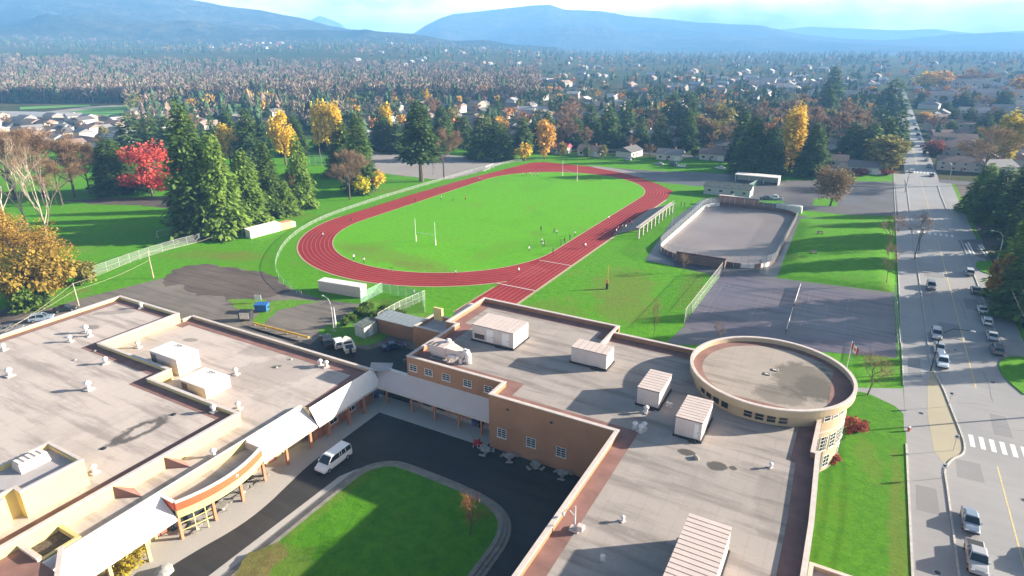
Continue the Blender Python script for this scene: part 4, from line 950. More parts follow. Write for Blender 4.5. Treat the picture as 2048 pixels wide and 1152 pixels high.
p = G(655,688); car('pickup', p, 1.0, BLK, 'black pickup truck parked beside the boat', 'vehicles in the yard', 'pickup_truck')
p = G(676,692); car('suv', p, 1.0, WH, 'white car between the black pickup and the boat', 'vehicles in the yard')
p = G(788,697); car('sedan', p, -.7, NAVY, 'dark car in the shaded gap between the wings', 'vehicles in the yard')
p = G(1550,399); car('pickup', p, 1.9, WH, 'white pickup truck behind the rink', 'vehicles behind the rink', 'pickup_truck')
p = G(1531,399); car('sedan', p, 1.9, BLK, 'black car beside the white pickup behind the rink', 'vehicles behind the rink')
p = G(1508,354); car('suv', p, 1.5, RED, 'red car behind the white roofed shelter', 'vehicles behind the rink')
for (px, py, k, c) in ((1345,331,'suv',NAVY),(1362,334,'sedan',WH),(1318,330,'sedan',SIL),(1440,338,'sedan',WH),(1255,321,'hatch',SIL)):
    p = G(px, py); o = car(k, p, 1.5, c, 'x', 'cars by the houses'); later(o, 'car parked in front of the houses beyond the track', 'car', 'cars by the houses')
# boat on a trailer
p = G(697,700); bt = tag(empty('motor_boat', (p.x,p.y,.03), .9), 'white motor boat on a trailer beside the white car', 'boat')
s = loft([(-3.0,1.0,1.15,.75,1.5),(-1.5,1.05,1.2,.65,1.5),(.5,1.0,1.15,.65,1.55),(1.8,.7,.9,.75,1.65),(2.9,.12,.2,1.1,1.75)]); s.build('hull', MT['dug_white'], bt)
MB().box(-.75,.75,-2.6,-.3,1.42,1.515).build('cockpit', MT['black'], bt); MB().add([(-.8,-.3,1.5),(.8,-.3,1.5),(.55,.5,1.55),(-.55,.5,1.55),(-.7,-.4,2.0),(.7,-.4,2.0)],[(0,1,5,4),(1,2,5),(2,3,4,5),(3,0,4),(3,2,1,0)]).build('windscreen', MT['glass'], bt)
MB().box(-.22,.22,-3.35,-3.02,.8,1.9).build('outboard_motor', MT['black'], bt)
s = MB(); s.tube([(-.8,-2.8,.55),(-.8,1.2,.55),(0,3.6,.5)], .06); s.tube([(.8,-2.8,.55),(.8,1.2,.55),(0,3.6,.5)], .06); s.box(-.8,.8,-1.1,-.95,.5,.6); s.build('trailer', MT['galv'], bt); wheels(bt, (-1.0,), 1.15, .31)
# ---------------------------------------------------------------- sport furniture
def fence(name, pts, h, label, step=3.0, mesh='chain_link', post='galv', cat='fence', rail=True, r=.04):
    f = tag(empty(name, (*pts[0],0)), label, cat); ox, oy = pts[0]
    P3 = [Vector((p[0]-ox,p[1]-oy,0)) for p in pts]
    pm = MB().tube([(0,0,0),(0,0,h)], r, 5).mesh('post', MT[post]); s = MB(); rl = MB()
    for a, b in zip(P3[:-1], P3[1:]):
        n = max(1, round((b-a).length/step))
        for i in range(n): q = a.lerp(b, i/n); link('post', pm, f, q)
        s.quad(a+Vector((0,0,.05)), b+Vector((0,0,.05)), b+Vector((0,0,h)), a+Vector((0,0,h)))
        rl.tube([a+Vector((0,0,h)), b+Vector((0,0,h))], r*.75, 4)
        if h > 2.2: rl.tube([a+Vector((0,0,h*.5)), b+Vector((0,0,h*.5))], r*.5, 4)
    link('post', pm, f, P3[-1]); s.build('wire_mesh', MT[mesh], f)
    if rail: rl.build('rail', MT[post], f)
    return f
def pl(pts): return [tuple(G(*p))[:2] for p in pts]
fence('chain_fence', pl([(188,552),(240,533),(300,512),(350,497),(400,484),(425,474)]), 2.6, 'tall chain link fence between the left park and the verge', 3.2)
fence('chain_fence', pl([(425,474),(455,472),(480,470),(500,474)]), 1.6, 'low chain fence under the big conifers beside the dugout', 3.0)
tf = [(TX-48.3, 290-(-0)),] 
trk = pl([(1085,320),(1040,322),(990,332),(940,345),(880,362),(820,380),(760,398),(700,418),(650,436),(612,455),(585,474),(565,495),(553,520),(551,540),(560,560),(590,585),(604,592)])
fence('track_fence', smooth_pts(trk,1), 1.15, 'low pale fence curving round the left side of the track', 4.0)
# utility poles and wires on the left
def pole(px, py, h, label, arm=True):
    p = G(px, py); u = tag(empty('utility_pole', (p.x,p.y,0)), label, 'utility pole', 'wooden poles by the yard'); MB().tube([(0,0,0),(-.12,0,h)], [.17,.11], 7).build('pole', MT['pale_bark'], u)
    return u, Vector((p.x-.12, p.y, h-.15))
def street_pole(x, y, label):
    u = tag(empty('utility_pole', (x,y,0)), label, 'utility pole', 'street utility poles'); MB().tube([(0,0,0),(0,0,10.5)], [.18,.12], 7).build('pole', MT['bark'], u); MB().box(-1.2,1.2,-.06,.06,9.6,9.75).build('cross_arm', MT['wood_grey'], u)
    for k in (-1,0,1): MB().lathe([(.05,0),(.07,.1),(.03,.2)], 6).build('insulator', MT['stone'], u, loc=(k*1.0,0,9.751))
for i, y in enumerate((38,78,118)): street_pole(31.6, y, ('nearest','middle','farthest')[i] + ' dark wooden pole on the far kerb of the street')
def street_wire(dx, label):
    q = []
    for a, b in ((-2,38),(38,78),(78,118),(118,160)):
        for i in range(9): t_ = i/8; q.append((31.6+dx, a+(b-a)*t_, 9.95-.5*4*t_*(1-t_)))
    return tag(MB().tube(q, .035, 4).build('overhead_cable', MT['black']), label, 'cable')
street_wire(-1,'overhead cable nearest the road on the street poles'); street_wire(1,'overhead cable farthest from the road on the street poles')
u1, w1 = pole(158,612,5.6,'pale wooden pole rising behind the left roof edge'); u2, w2 = pole(307,556,7.2,'pale wooden pole standing in the grass by the chain fence')
def wire(name, pts, label, sag=.6):
    q = []
    for a, b in zip(pts[:-1], pts[1:]):
        for i in range(9): t_ = i/8; p = Vector(a).lerp(Vector(b), t_); p.z -= sag*4*t_*(1-t_); q.append(p)
    o = MB().tube(q, .03, 4).build(name, MT['pale_bark']); return tag(o, label, 'cable')
wire('overhead_cable', [G(-60,705,5.2), w1, w2, G(425,474,2.6)], 'upper yellow cable strung along the two wooden poles')
wire('overhead_cable', [G(-60,690,3.8), w1-Vector((0,0,1.6)), w2-Vector((0,0,2.2))], 'lower yellow cable strung between the two wooden poles')
# goal posts: rugby style uprights with padded feet
def goal(px, py, px2, py2, htot, label):
    a, b = G(px,py), G(px2,py2); g = tag(empty('goal_posts', (a.x,a.y,.05)), label, 'goal posts', 'goal posts on the infield'); d = b-a; d.z = 0
    for k, q in enumerate((Vector((0,0,0)), d)):
        MB().tube([q, q+Vector((0,0,htot))], .07, 6).build('upright', MT['white_paint'], g); MB().tube([q, q+Vector((0,0,1.8))], .2, 8).build('post_pad', MT['dug_white'], g)
    MB().tube([Vector((0,0,3.0)), d+Vector((0,0,3.0))], .06, 6).build('crossbar', MT['white_paint'], g)
    return g
goal(832,483,871,491,7.2,'white goal posts at the near end of the green infield')
goal(1125,352,1154,362,7.2,'white goal posts at the far end of the green infield')
def soccer(pts, h, dep, label, fallen=False):
    a, b = G(*pts[0]), G(*pts[1]); g = tag(empty('soccer_goal', (a.x,a.y,.03)), label, 'soccer goal'); d = b-a; d.z=0; n = Vector((-d.y,d.x,0)).normalized()*dep
    z = Vector((0,0,h)); s = MB().tube([(0,0,0), z, d+z, d], .07, 5); s.build('frame', MT['white_paint'], g)
    s = MB().tube([z, n, d+n, d+z], .04, 4); s.build('back_stay', MT['white_paint'], g)
    MB().quad(z, d+z, d+n, n).build('net', MT['chain_link'], g); return g
soccer(((316,477),(360,468)), 2.3, 1.6, 'white soccer goal on the shaded lawn of the left park')
soccer(((971,343),(987,337)), 2.3, 1.4, 'white soccer goal on the grey gravel pitch')
# dugout: white shelter with an orange end
a, b = G(497,476), G(588,452); dv = (b-a); dv.z = 0; dl = dv.length; dg = tag(empty('dugout', (a.x,a.y,0), atan2(dv.y,dv.x)), 'long white dugout with an orange end beside the track bend', 'dugout')
MB().box(0,dl*.66,-1.3,1.3,.01,2.5).build('shell', MT['dug_white'], dg); MB().slab((-.2,-1.6,2.55),(dl*.66,-1.6,2.55),(dl*.66,1.5,2.9),(-.2,1.5,2.9),.12).build('roof', MT['dug_white'], dg)
MB().box(dl*.66+.01,dl*.93,-1.2,1.2,.01,2.3).build('orange_end', MT['dug_orange'], dg); MB().box(dl*.94,dl,-1,1,.01,1.7).build('store_box', MT['dug_white'], dg)
for k in range(4): MB().box(.6+k*2.2,2.2+k*2.2,-1.34,-1.302,.4,2.1).build('panel', MT['dug_orange'] if k == 9 else MT['dug_white'], dg)
for k, (px, py) in enumerate(((489,474),(502,475),(509,474))):
    p = G(px,py); g = empty('portable_goal', (p.x,p.y,0), .4); MB().tube([(-.6,0,0),(-.6,0,1.9),(.6,0,1.9),(.6,0,0)], .07, 5).build('frame', MT['white_paint'], g); MB().quad((-.6,0,1.9),(.6,0,1.9),(.6,1,0),(-.6,1,0)).build('net', MT['dark_mesh'], g)
    later(g, 'small training goal leaning at the left end of the dugout', 'goal', 'training goals by the dugout')
# bleachers with a frame of posts behind
bl = tag(empty('bleachers', (-65.2,183.5,0)), 'grey bleachers with a row of pale posts beside the home straight', 'bleachers')
for k in range(9): MB().box(k*.85,k*.85+.62,.0,38,.28+k*.33,.36+k*.33).build('seat_plank', MT['wood_grey'] if k%3==1 else MT['stone'], bl)
for k in range(9): MB().box(k*.85+.45,k*.85+.85,.0,38,.02+k*.33,.10+k*.33).build('foot_plank', MT['dark_metal'], bl)
for j in range(10):
    y = .3+j*4.15; MB().box(7.9,8.3,y-.18,y+.18,0,3.3).build('post', MT['coping'], bl); MB().tube([(0,y,.05),(7.6,y,2.85)], .06, 4).build('stringer', MT['dark_metal'], bl)
MB().box(7.0,8.5,-.1,38.2,3.302,3.5).build('top_walkway', MT['stone'], bl)
MB().tube([(8.4,0,3.5),(8.4,0,4.3),(8.4,38,4.3),(8.4,38,3.5)], .04, 4).build('handrail', MT['galv'], bl)
lp = tag(empty('light_pole', (-54.6,188,0)), 'thin green light pole between the bleachers and the rink', 'light pole'); p = G(1343,455); lp.location = (p.x,p.y,0); MB().tube([(0,0,0),(0,0,8)], [.1,.06], 6).build('pole', MT['galv'], lp); MB().box(-.4,.4,-.2,.2,8.001,8.25).build('lamp_head', MT['galv'], lp)
# padded training post
p = G(1214,578); tp_ = tag(empty('padded_post', (p.x,p.y,0)), 'tall post with orange and yellow pad standing in the lawn', 'post'); MB().tube([(0,0,0),(0,0,6.2)], .09, 6).build('post', MT['yellow_metal'], tp_); MB().tube([(0,0,.02),(0,0,1.5)], .34, 10).build('pad', MT['black'], tp_); MB().tube([(0,0,1.501),(0,0,2.4)], .2, 8).build('upper_pad', MT['orange_band'], tp_)
# ---------------------------------------------------------------- rink
rk = tag(empty('rink_boards', (0,0,0)), 'oval wall of boards with wire netting round the outdoor rink', 'rink')
base = rrect(*RK); n = len(base); outb = rrect(RK[0]-.15,RK[1]+.15,RK[2]-.15,RK[3]+.15,RK[4]+.15)
for i in range(n):
    a, b = base[i], base[(i+1)%n]; L = sqrt((a[0]-b[0])**2+(a[1]-b[1])**2); k = max(1, round(L/2.6))
    for j in range(k):
        t0, t1 = (j+.02)/k, (j+.98)/k; oa, ob = outb[i], outb[(i+1)%n]
        q = [(a[0]+(b[0]-a[0])*t_, a[1]+(b[1]-a[1])*t_) for t_ in (t0,t1)] + [(oa[0]+(ob[0]-oa[0])*t_, oa[1]+(ob[1]-oa[1])*t_) for t_ in (t1,t0)]
        m_ = 'board_white' if (a[0] < RK[0]+5 and a[1] > 176) else 'board_white' if (a[1] < 176 and a[0] > -25 and (i+j) % 3) else 'board_brown'
        MB().prism(ccw(q), .04, 1.25).build('board', MT[m_], rk)
hx = lambda y: RK[0]-.25
s = MB(); pm = MB().tube([(0,0,0),(0,0,3.4)], .05, 5).mesh('post', MT['galv'])
ob2 = rrect(RK[0]-.3,RK[1]+.3,RK[2]-.3,RK[3]+.3,RK[4]+.3)
for i in range(n):
    a, b = Vector((*ob2[i],0)), Vector((*ob2[(i+1)%n],0)); k = max(1, round((b-a).length/3.2))
    link('post', pm, rk, a)
    for j in range(1,k): link('post', pm, rk, a.lerp(b,j/k))
    s.quad(a+Vector((0,0,1.25)), b+Vector((0,0,1.25)), b+Vector((0,0,3.4)), a+Vector((0,0,3.4)))
s.build('wire_mesh', MT['chain_link'], rk)
# players' benches: brown timber boxes on the near and the far side
def hut(label, x0,x1,y0,y1,h, m='board_brown', roof=True):
    e = tag(empty('players_box', ((x0+x1)/2,(y0+y1)/2,0)), label, 'players box'); w,d=(x1-x0)/2,(y1-y0)/2
    MB().box(-w,w,-d,-d+.15,.05,h).build('front_wall', MT[m], e); MB().box(-w,w,d-.15,d,.05,h).build('back_wall', MT[m], e)
    for sx in (-1,1): MB().box(min(sx*w,sx*(w-.15)),max(sx*w,sx*(w-.15)),-d+.152,d-.152,.05,h).build('side_wall', MT[m], e)
    for k in range(1,5): MB().box(-w-.01,w+.01,-d-.03,-d-.001,h*k/5-.03,h*k/5+.03).build('rail', MT['wood_grey'], e)
    MB().box(-w+.3,w-.3,-.2,.25,.4,.5).build('bench', MT['wood_grey'], e)
    if roof: MB().box(-w-.2,w+.2,.1,d+.2,h+.003,h+.16).build('roof', MT['coping'], e)
    return e
hut('long brown timber box along the near boards of the rink', -41.5,-27.8,167.2,169.6,2.3, roof=False)
hut('brown roofed shelter behind the far boards of the rink', -45.5,-31.5,242.2,245.0,3.0, 'brick_red')
hut('dark low timber box behind the far corner of the rink', -31.3,-22,242,244.2,2.0, roof=False)
# ---------------------------------------------------------------- tennis fence, nets
c = [tuple(p)[:2] for p in TEN]
fence('court_fence', [c[0],c[1]], 3.4, 'tall fence on the track side of the tennis courts', 2.6, 'dark_mesh' if False else 'chain_link', 'coping')
fence('court_fence', [c[2],c[3]], 3.2, 'tall fence of the tennis courts beside the street', 3.0, 'chain_link', 'galv')
def net(a, b, label):
    a, b = G(*a), G(*b); d=b-a; d.z=0; e = tag(empty('tennis_net', (a.x,a.y,.03)), label, 'tennis net', 'nets of the tennis courts'); MB().slab(Vector((0,0,1.02)), d+Vector((0,0,1.02)), d+Vector((.04,0,1.02)), Vector((.04,0,1.02)), .9).build('net', MT['dark_mesh'], e)
    MB().tube([Vector((0.02,0,1.03)), d+Vector((0.02,0,1.03))], .06, 4).build('tape', MT['white_paint'], e)
    for q in (Vector((0,0,0)), d): MB().tube([q, q+Vector((0,0,1.1))], .06, 6).build('post', MT['dark_metal'], e)
net((1571,668),(1585,622),'tennis net half nearer to the round roof, dark with white tape'); net((1587,616),(1600,575),'tennis net half farther from the round roof, dark with white tape')
for px, py, l in ((1640,468,'farther of the two benches on the grass mound'),(1627,507,'nearer of the two benches on the grass mound')):
    p = G(px, py, .9); b_ = tag(empty('park_bench', (p.x,p.y,.86), .5), l, 'bench', 'benches on the mound')
    MB().box(-.9,.9,-.25,.25,.42,.5).build('seat', MT['wood_grey'], b_); MB().box(-.9,.9,.26,.34,.52,.95).build('backrest', MT['wood_grey'], b_)
    for sx in (-.7,.7): MB().box(sx-.06,sx+.06,-.22,.32,0,.418).build('leg', MT['dark_metal'], b_)
# ---------------------------------------------------------------- portable classroom, shelter, green tarp ramp, dumpster box
def hall(label, name, x0,x1,y0,y1,h,rh,wm,rm,cat='building',rz=0,windows=4,over=.4):
    e = tag(empty(name, ((x0+x1)/2,(y0+y1)/2,0), rz), label, cat); w,d=(x1-x0)/2,(y1-y0)/2
    MB().box(-w,w,-d,d,.01,h).build('wall', MT[wm], e)
    o_=over
    MB().slab((-w-o_,-d-o_,h-.05),(w+o_,-d-o_,h-.05),(w+o_,0,h+rh),(-w-o_,0,h+rh),.14).build('roof', MT[rm], e)
    MB().slab((w+o_,d+o_,h-.05),(-w-o_,d+o_,h-.05),(-w-o_,0,h+rh-.001),(w+o_,0,h+rh-.001),.14).build('roof', MT[rm], e)
    for sx in (-1,1): MB().add([(sx*w*.999,-d,h),(sx*w*.999,d,h),(sx*w*.999,0,h+rh-.1),(sx*w*.98,-d,h),(sx*w*.98,d,h),(sx*w*.98,0,h+rh-.1)],[(0,1,2),(5,4,3),(0,3,4,1),(1,4,5,2),(2,5,3,0)]).build('gable', MT['board_white'], e)
    for k in range(windows): window(e, (-w+(k+.5)*2*w/windows, -d, h*.55), 1.3, 1.1, 2, 1)
    door(e, (w, 0, .02), 1.0, 2.1, n=(1,0)); return e
hall('long portable classroom with mossy grey roof behind the rink', 'portable_classroom', -54.5,-36.8,257.5,265.5,3.3,1.5,'pale_green','green_roof')
sh_ = tag(empty('shelter', (-39.5,292,0)), 'flat white framed shelter behind the portable classroom', 'shelter'); MB().box(-9,9,-3,3,3.0,3.3).build('roof', MT['canopy_white'], sh_); MB().box(8.6,9,-2.9,2.9,.01,3.0).build('side_wall', MT['canopy_white'], sh_); MB().box(-8.8,8.4,2.6,2.8,.01,2.9).build('back_wall', MT['pale_green'], sh_)
for x in (-8.7,-3,3): MB().box(x-.12,x+.12,-2.8,-2.56,.01,3.0).build('post', MT['coping'], sh_)
st = tag(empty('storage_box', (-22.0,247.6,0)), 'grey green storage box with white end behind the rink corner', 'storage box'); p=G(1600,427); st.location=(p.x-3.2,p.y+1,0)
MB().box(-5,3,-1.3,1.3,.02,2.4).build('body', MT['pale_green'], st); MB().box(3.01,3.6,-1.2,1.2,.02,2.3).build('end_panel', MT['board_white'], st); MB().box(-5.05,3.05,-1.35,1.35,2.401,2.5).build('lid', MT['galv'], st)
fence('green_fence', pl([(1462,402),(1485,384),(1520,366),(1552,356)]), 2.0, 'low pale green fence running between the portable and the parked pickup', 3, 'chain_green')
fence('green_fence', pl([(1505,404),(1540,406),(1590,420)]), 2.2, 'wire fence behind the far corner of the rink', 3, 'chain_link')
fence('playing_field_screen', pl([(620,330),(668,331)]), 5.0, 'tall blue green screen beyond the conifers in the park', 3, 'chain_green')
# ---------------------------------------------------------------- yard things
a, b = G(638,583), G(722,597); d = b-a; d.z=0; ct = tag(empty('shipping_container', (a.x,a.y,0), atan2(d.y,d.x)), 'long cream shipping container at the edge of the track bend', 'shipping container'); L=d.length
MB().box(0,L,0,2.5,.1,2.75).build('body', MT['container'], ct); MB().box(-.03,L+.03,-.03,2.53,2.751,2.85).build('roof', MT['canopy_white'], ct)
for k in range(int(L/.45)): MB().box(k*.45+.1,k*.45+.3,-.04,-.001,.2,2.65).build('rib', MT['container'], ct)
for k in range(2): MB().box(L+.001,L+.05,.08+k*1.22,1.22+k*1.2,.15,2.7).build('door', MT['dug_white'], ct)
p = G(525,622); bn = tag(empty('dumpster', (p.x,p.y,.02), .5), 'bright blue waste container in the gravel yard', 'dumpster'); MB().add([(-1.2,-.8,.15),(1.2,-.8,.15),(1.2,.8,.15),(-1.2,.8,.15),(-1.4,-1,1.7),(1.4,-1,1.7),(1.4,1,1.7),(-1.4,1,1.7)],[(3,2,1,0),(4,5,6,7),(0,1,5,4),(1,2,6,5),(2,3,7,6),(3,0,4,7)]).build('body', MT['blue_bin'], bn); MB().box(-1.45,1.45,-1.05,1.05,1.701,1.8).build('lid', MT['blue_bin'], bn)
for sx in (-1,1): MB().box(min(sx*1.3,sx*1.6),max(sx*1.3,sx*1.6),-.2,.2,.9,1.1).build('lift_pocket', MT['dark_metal'], bn)
p = G(517,606); sg = tag(empty('site_board', (p.x,p.y,0), .4), 'small white board standing behind the blue container', 'board'); MB().box(-.8,.8,-.04,.04,.8,2.0).build('panel', MT['flag_white'], sg)
for sx in (-.6,.6): MB().box(sx-.05,sx+.05,.041,.12,0,1.9).build('leg', MT['wood_grey'], sg)
p = G(493,640); tr = tag(empty('utility_trailer', (p.x,p.y,0), .5), 'dark utility trailer with white door beside the blue container', 'trailer'); MB().box(-1.3,1.3,-.9,.9,.5,2.2).build('body', MT['black'], tr); MB().box(-1.0,1.1,-.95,-.902,.6,2.1).build('door', MT['flag_white'], tr); MB().tube([(-1.3,0,.5),(-2.4,0,.45)], .06).build('drawbar', MT['yellow_metal'], tr); wheels(tr, (-.2,), 1.0, .33)
s = MB(); a, b = G(508,652), G(618,681); d=b-a; d.z=0
gr_ = tag(empty('guard_rail', (a.x,a.y,0), atan2(d.y,d.x)), 'yellow guard rail along the back of the left roof', 'guard rail'); MB().tube([(0,0,.7),(d.length,0,.7)], .22, 6).build('rail', MT['yellow_metal'], gr_)
for k in range(6): MB().box(k*d.length/5-.08,k*d.length/5+.08,.12,.3,0,.72).build('post', MT['wood_grey'], gr_)
def lamp(loc, h, reach, ang, label, m='galv', grp='curved street lamps'):
    e = tag(empty('street_lamp', (*loc[:2],0), ang), label, 'street lamp', grp); MB().tube([(0,0,0),(0,0,h*.72),(reach*.12,0,h*.88),(reach*.4,0,h*.98),(reach,0,h)], [.13,.1,.085,.07,.06], 7).build('pole', MT[m], e)
    MB().add([(reach-.1,-.12,h-.04),(reach+.65,-.14,h-.04),(reach+.65,.14,h-.04),(reach-.1,.12,h-.04),(reach,-.06,h+.1),(reach+.5,-.06,h+.1),(reach+.5,.06,h+.1),(reach,.06,h+.1)],[(3,2,1,0),(4,5,6,7),(0,1,5,4),(1,2,6,5),(2,3,7,6),(3,0,4,7)]).build('lamp_head', MT['vent_white'], e)
    MB().box(-.2,.2,-.2,.2,.001,.25).build('base', MT['concrete'], e); return e
lamp(G(668,664), 7.4, 2.6, pi*.92, 'curved pale lamp post over the parked boat')
lamp((17.3,127,0), 9.3, 4.2, -.02, 'curved lamp post over the three parked cars', 'dark_metal')
lamp((17.0,202,0), 9, .1, 0, 'lamp post with thin bare tree at the kerb by the mound', 'dark_metal')
lamp((16.6,300,0), 9, 3, 0, 'lamp post beside the far parking lot', 'dark_metal')
lamp((36.5,208,0), 9, 2.6, pi, 'curved lamp post at the driveway by the right trees', 'galv')
lamp((33.5,330,0), 9, 3, pi, 'lamp post at the far street corner on the right', 'galv')
lamp((16.4,345,0), 9, 3, 0, 'lamp post at the far crossing on the left', 'dark_metal')
def sign(loc, h, label, m='flag_white'):
    e = tag(empty('road_sign', (*loc[:2],0)), label, 'road sign', 'signs by the kerb'); MB().tube([(0,0,0),(0,0,h)], .04, 5).build('post', MT['galv'], e); MB().box(-.3,.3,-.06,-.041,h-.75,h).build('plate', MT[m], e)
    MB().box(-.18,.18,-.066,-.061,h-.5,h-.22).build('symbol', MT['black'], e)
sign((19.2,114.5), 2.9, 'white sign with dark symbol on the kerb island'); sign((18.9,100.5), 2.8, 'thin sign post at the near end of the kerb island'); sign((16.9,92), 2.5, 'thin sign post beside the silver blue sedan')
p = G(1817,862); hy = tag(empty('fire_hydrant', (p.x,p.y,.02)), 'small white topped hydrant at the corner of the side lawn', 'hydrant'); MB().lathe([(.2,0),(.16,.1),(.15,.55),(.2,.6),(.14,.8),(.04,.9)], 10).build('barrel', MT['red'], hy); MB().lathe([(.2,.601),(.15,.82),(.03,.93)], 10).build('bonnet', MT['flag_white'], hy); MB().tube([(-.28,0,.42),(.28,0,.42)], .07, 6).build('outlet', MT['red'], hy)
# flag
p = G(1690,752); fl = tag(empty('flag_pole', (p.x,p.y,0)), 'white pole with a red and white maple leaf flag by the round block', 'flag'); MB().tube([(0,0,0),(0,0,7.0)], [.08,.05], 6).build('pole', MT['white_paint'], fl)
def flagp(x0, x1, name, m):
    s = MB(); n = 6
    for i in range(n+1):
        x = x0 + (x1-x0)*i/n
        for z in (5.4, 6.8): s.v.append((x*.62, .12*sin(x*5), z - x*.55))
    for i in range(n): s.f.append((2*i,2*i+2,2*i+3,2*i+1))
    return s.build(name, MT[m], fl)
flagp(.06,.55,'red_band','red'); flagp(.55,1.5,'white_field','flag_white'); flagp(1.5,2.05,'red_band','red')
lf = [(0,.42),(.1,.22),(.24,.3),(.2,.02),(.38,.08),(.34,-.08),(.12,-.22),(.03,-.2),(.03,-.4),(-.03,-.4),(-.03,-.2),(-.12,-.22),(-.34,-.08),(-.38,.08),(-.2,.02),(-.24,.3),(-.1,.22)]
MB().add([((1.02+x)*.62, .12*sin((1.02+x)*5)-.02, 6.1+z-(1.02+x)*.55) for x,z in lf], [tuple(range(len(lf)))]).build('maple_leaf', MT['red'], fl)
# shed, planter compound, greenhouse frames by the right wing
p = G(733,668); sd_ = tag(empty('garden_shed', (p.x,p.y,0), -.1), 'small grey shed with pale door beside the planting compound', 'shed'); MB().box(-1.4,1.4,-1.8,1.8,.02,2.4).build('wall', MT['pale_green'], sd_); MB().slab((-1.6,-2,2.45),(1.6,-2,2.45),(1.6,2,2.8),(-1.6,2,2.8),.1).build('roof', MT['green_roof'], sd_); MB().box(1.401,1.44,-.6,.6,.05,2.1).build('door', MT['flag_white'], sd_)
pr = tag(empty('glass_lean_to', (-75,87,0)), 'long lean-to with grey glazed roof above a brown wall', 'lean-to'); p=G(790,672); pr.location=(p.x,p.y,0)
MB().box(-5.2,5.0,-.3,0,.02,3.0).build('wall', MT['brown_wall'], pr)
for k in range(8): MB().slab((-5+k*1.25,-.2,3.1),(-3.85+k*1.25,-.2,3.1),(-3.3+k*1.25,3.6,3.7),(-4.45+k*1.25,3.6,3.7),.06).build('roof_pane', MT['galv'], pr)
MB().box(-4.6,5.4,3.5,3.7,.02,3.55).build('back_wall', MT['pale_green'], pr)
fence('compound_fence', pl([(722,607),(765,585),(845,603),(850,625)]), 2.6, 'pale green wire fence round the planting compound', 2.2, 'chain_green', 'pale_green')
fence('stair_rail', pl([(757,647),(800,622),(850,600)]), 2.4, 'pale railing above the brown annex wall', 2.0, 'chain_link', 'board_white')
p = G(672,656); bd = tag(empty('white_mast', (p.x,p.y,0)), 'tapering white mast beside the curved lamp post', 'mast'); MB().tube([(0,0,0),(0,0,4.8)], [.22,.05], 6).build('spar', MT['flag_white'], bd); MB().box(-.3,.3,-.3,.3,0,.2).build('base', MT['wood_grey'], bd)
# ---------------------------------------------------------------- courtyard furniture
def picnic(loc, rz, text, tz=0.03):
    e = empty('picnic_table', (*loc,tz), rz)
    MB().lathe([(.75,.70),(.78,.74),(.75,.78),(.05,.78)], 12).build('table_top', MT['stone'], e); MB().lathe([(.28,0),(.12,.15),(.12,.7)], 8).build('pedestal', MT['concrete'], e)
    for k in range(3):
        a = 2*pi*k/3+.4; MB().box(-.5,.5,-.18,.18,.4,.48).build('seat', MT['stone'], e, loc=(1.15*cos(a),1.15*sin(a),0)).rotation_euler=(0,0,a+pi/2)
        MB().tube([(0,0,.1),(1.15*cos(a),1.15*sin(a),.38)], .06, 5).build('seat_arm', MT['concrete'], e)
    later(e, text, 'picnic table', 'concrete picnic tables'); return e
for px, py in ((971,907),(1019,920),(1071,937),(1125,954)): p = G(px, py); picnic((p.x,p.y), random.uniform(0,2), 'round concrete table in the shade below the brown wall')
for px, py in ((395,1058),(445,1020),(487,985),(520,962)): p = G(px, py); picnic((p.x,p.y), random.uniform(0,2), 'round concrete table in the sun by the orange fascia', .062)
def bench(loc, rz, text, m, tz=.062):
    e = empty('bench', (*loc,tz), rz); MB().box(-.9,.9,-.22,.22,.42,.5).build('seat', MT[m], e); MB().box(-.9,.9,.23,.3,.5,.95).build('backrest', MT[m], e)
    for sx in (-.7,.7): MB().box(sx-.05,sx+.05,-.2,.29,0,.418).build('leg', MT['dark_metal'], e)
    return tag(e, text, 'bench')
p = G(536,920); bench((p.x,p.y), 1.4, 'red brown bench under the white canopy', 'brick_red'); p = G(556,913); bench((p.x,p.y), 1.6, 'light blue bench under the white canopy', 'shade_blue')
def bins(px, py, m, label, tz=.062):
    p = G(px, py); e = tag(empty('waste_bin', (p.x,p.y,tz)), label, 'bin'); MB().add([(-.3,-.35,.1),(.3,-.35,.1),(.3,.35,.1),(-.3,.35,.1),(-.38,-.42,1.0),(.38,-.42,1.0),(.38,.42,1.0),(-.38,.42,1.0)],[(3,2,1,0),(4,5,6,7),(0,1,5,4),(1,2,6,5),(2,3,7,6),(3,0,4,7)]).build('body', MT[m], e); MB().slab((-.42,-.46,1.06),(.42,-.46,1.06),(.42,.46,1.16),(-.42,.46,1.16),.07).build('lid', MT[m], e)
    for sx in (-.3,.3): MB().tube([(sx-.03,.4,.12),(sx+.03,.4,.12)], .12, 8).build('wheel', MT['rubber'], e)
bins(672,843,'black','dark bin under the shaded canopy of the left wing'); bins(744,798,'shade_blue','large dark blue bin in the corner of the court, left one'); bins(752,796,'shade_blue','large dark blue bin in the corner of the court, right one')
bins(950,852,'shade_blue','blue bin beside the brown corner of the right wing'); bins(962,856,'dark_metal','dark bin beside the brown corner of the right wing')
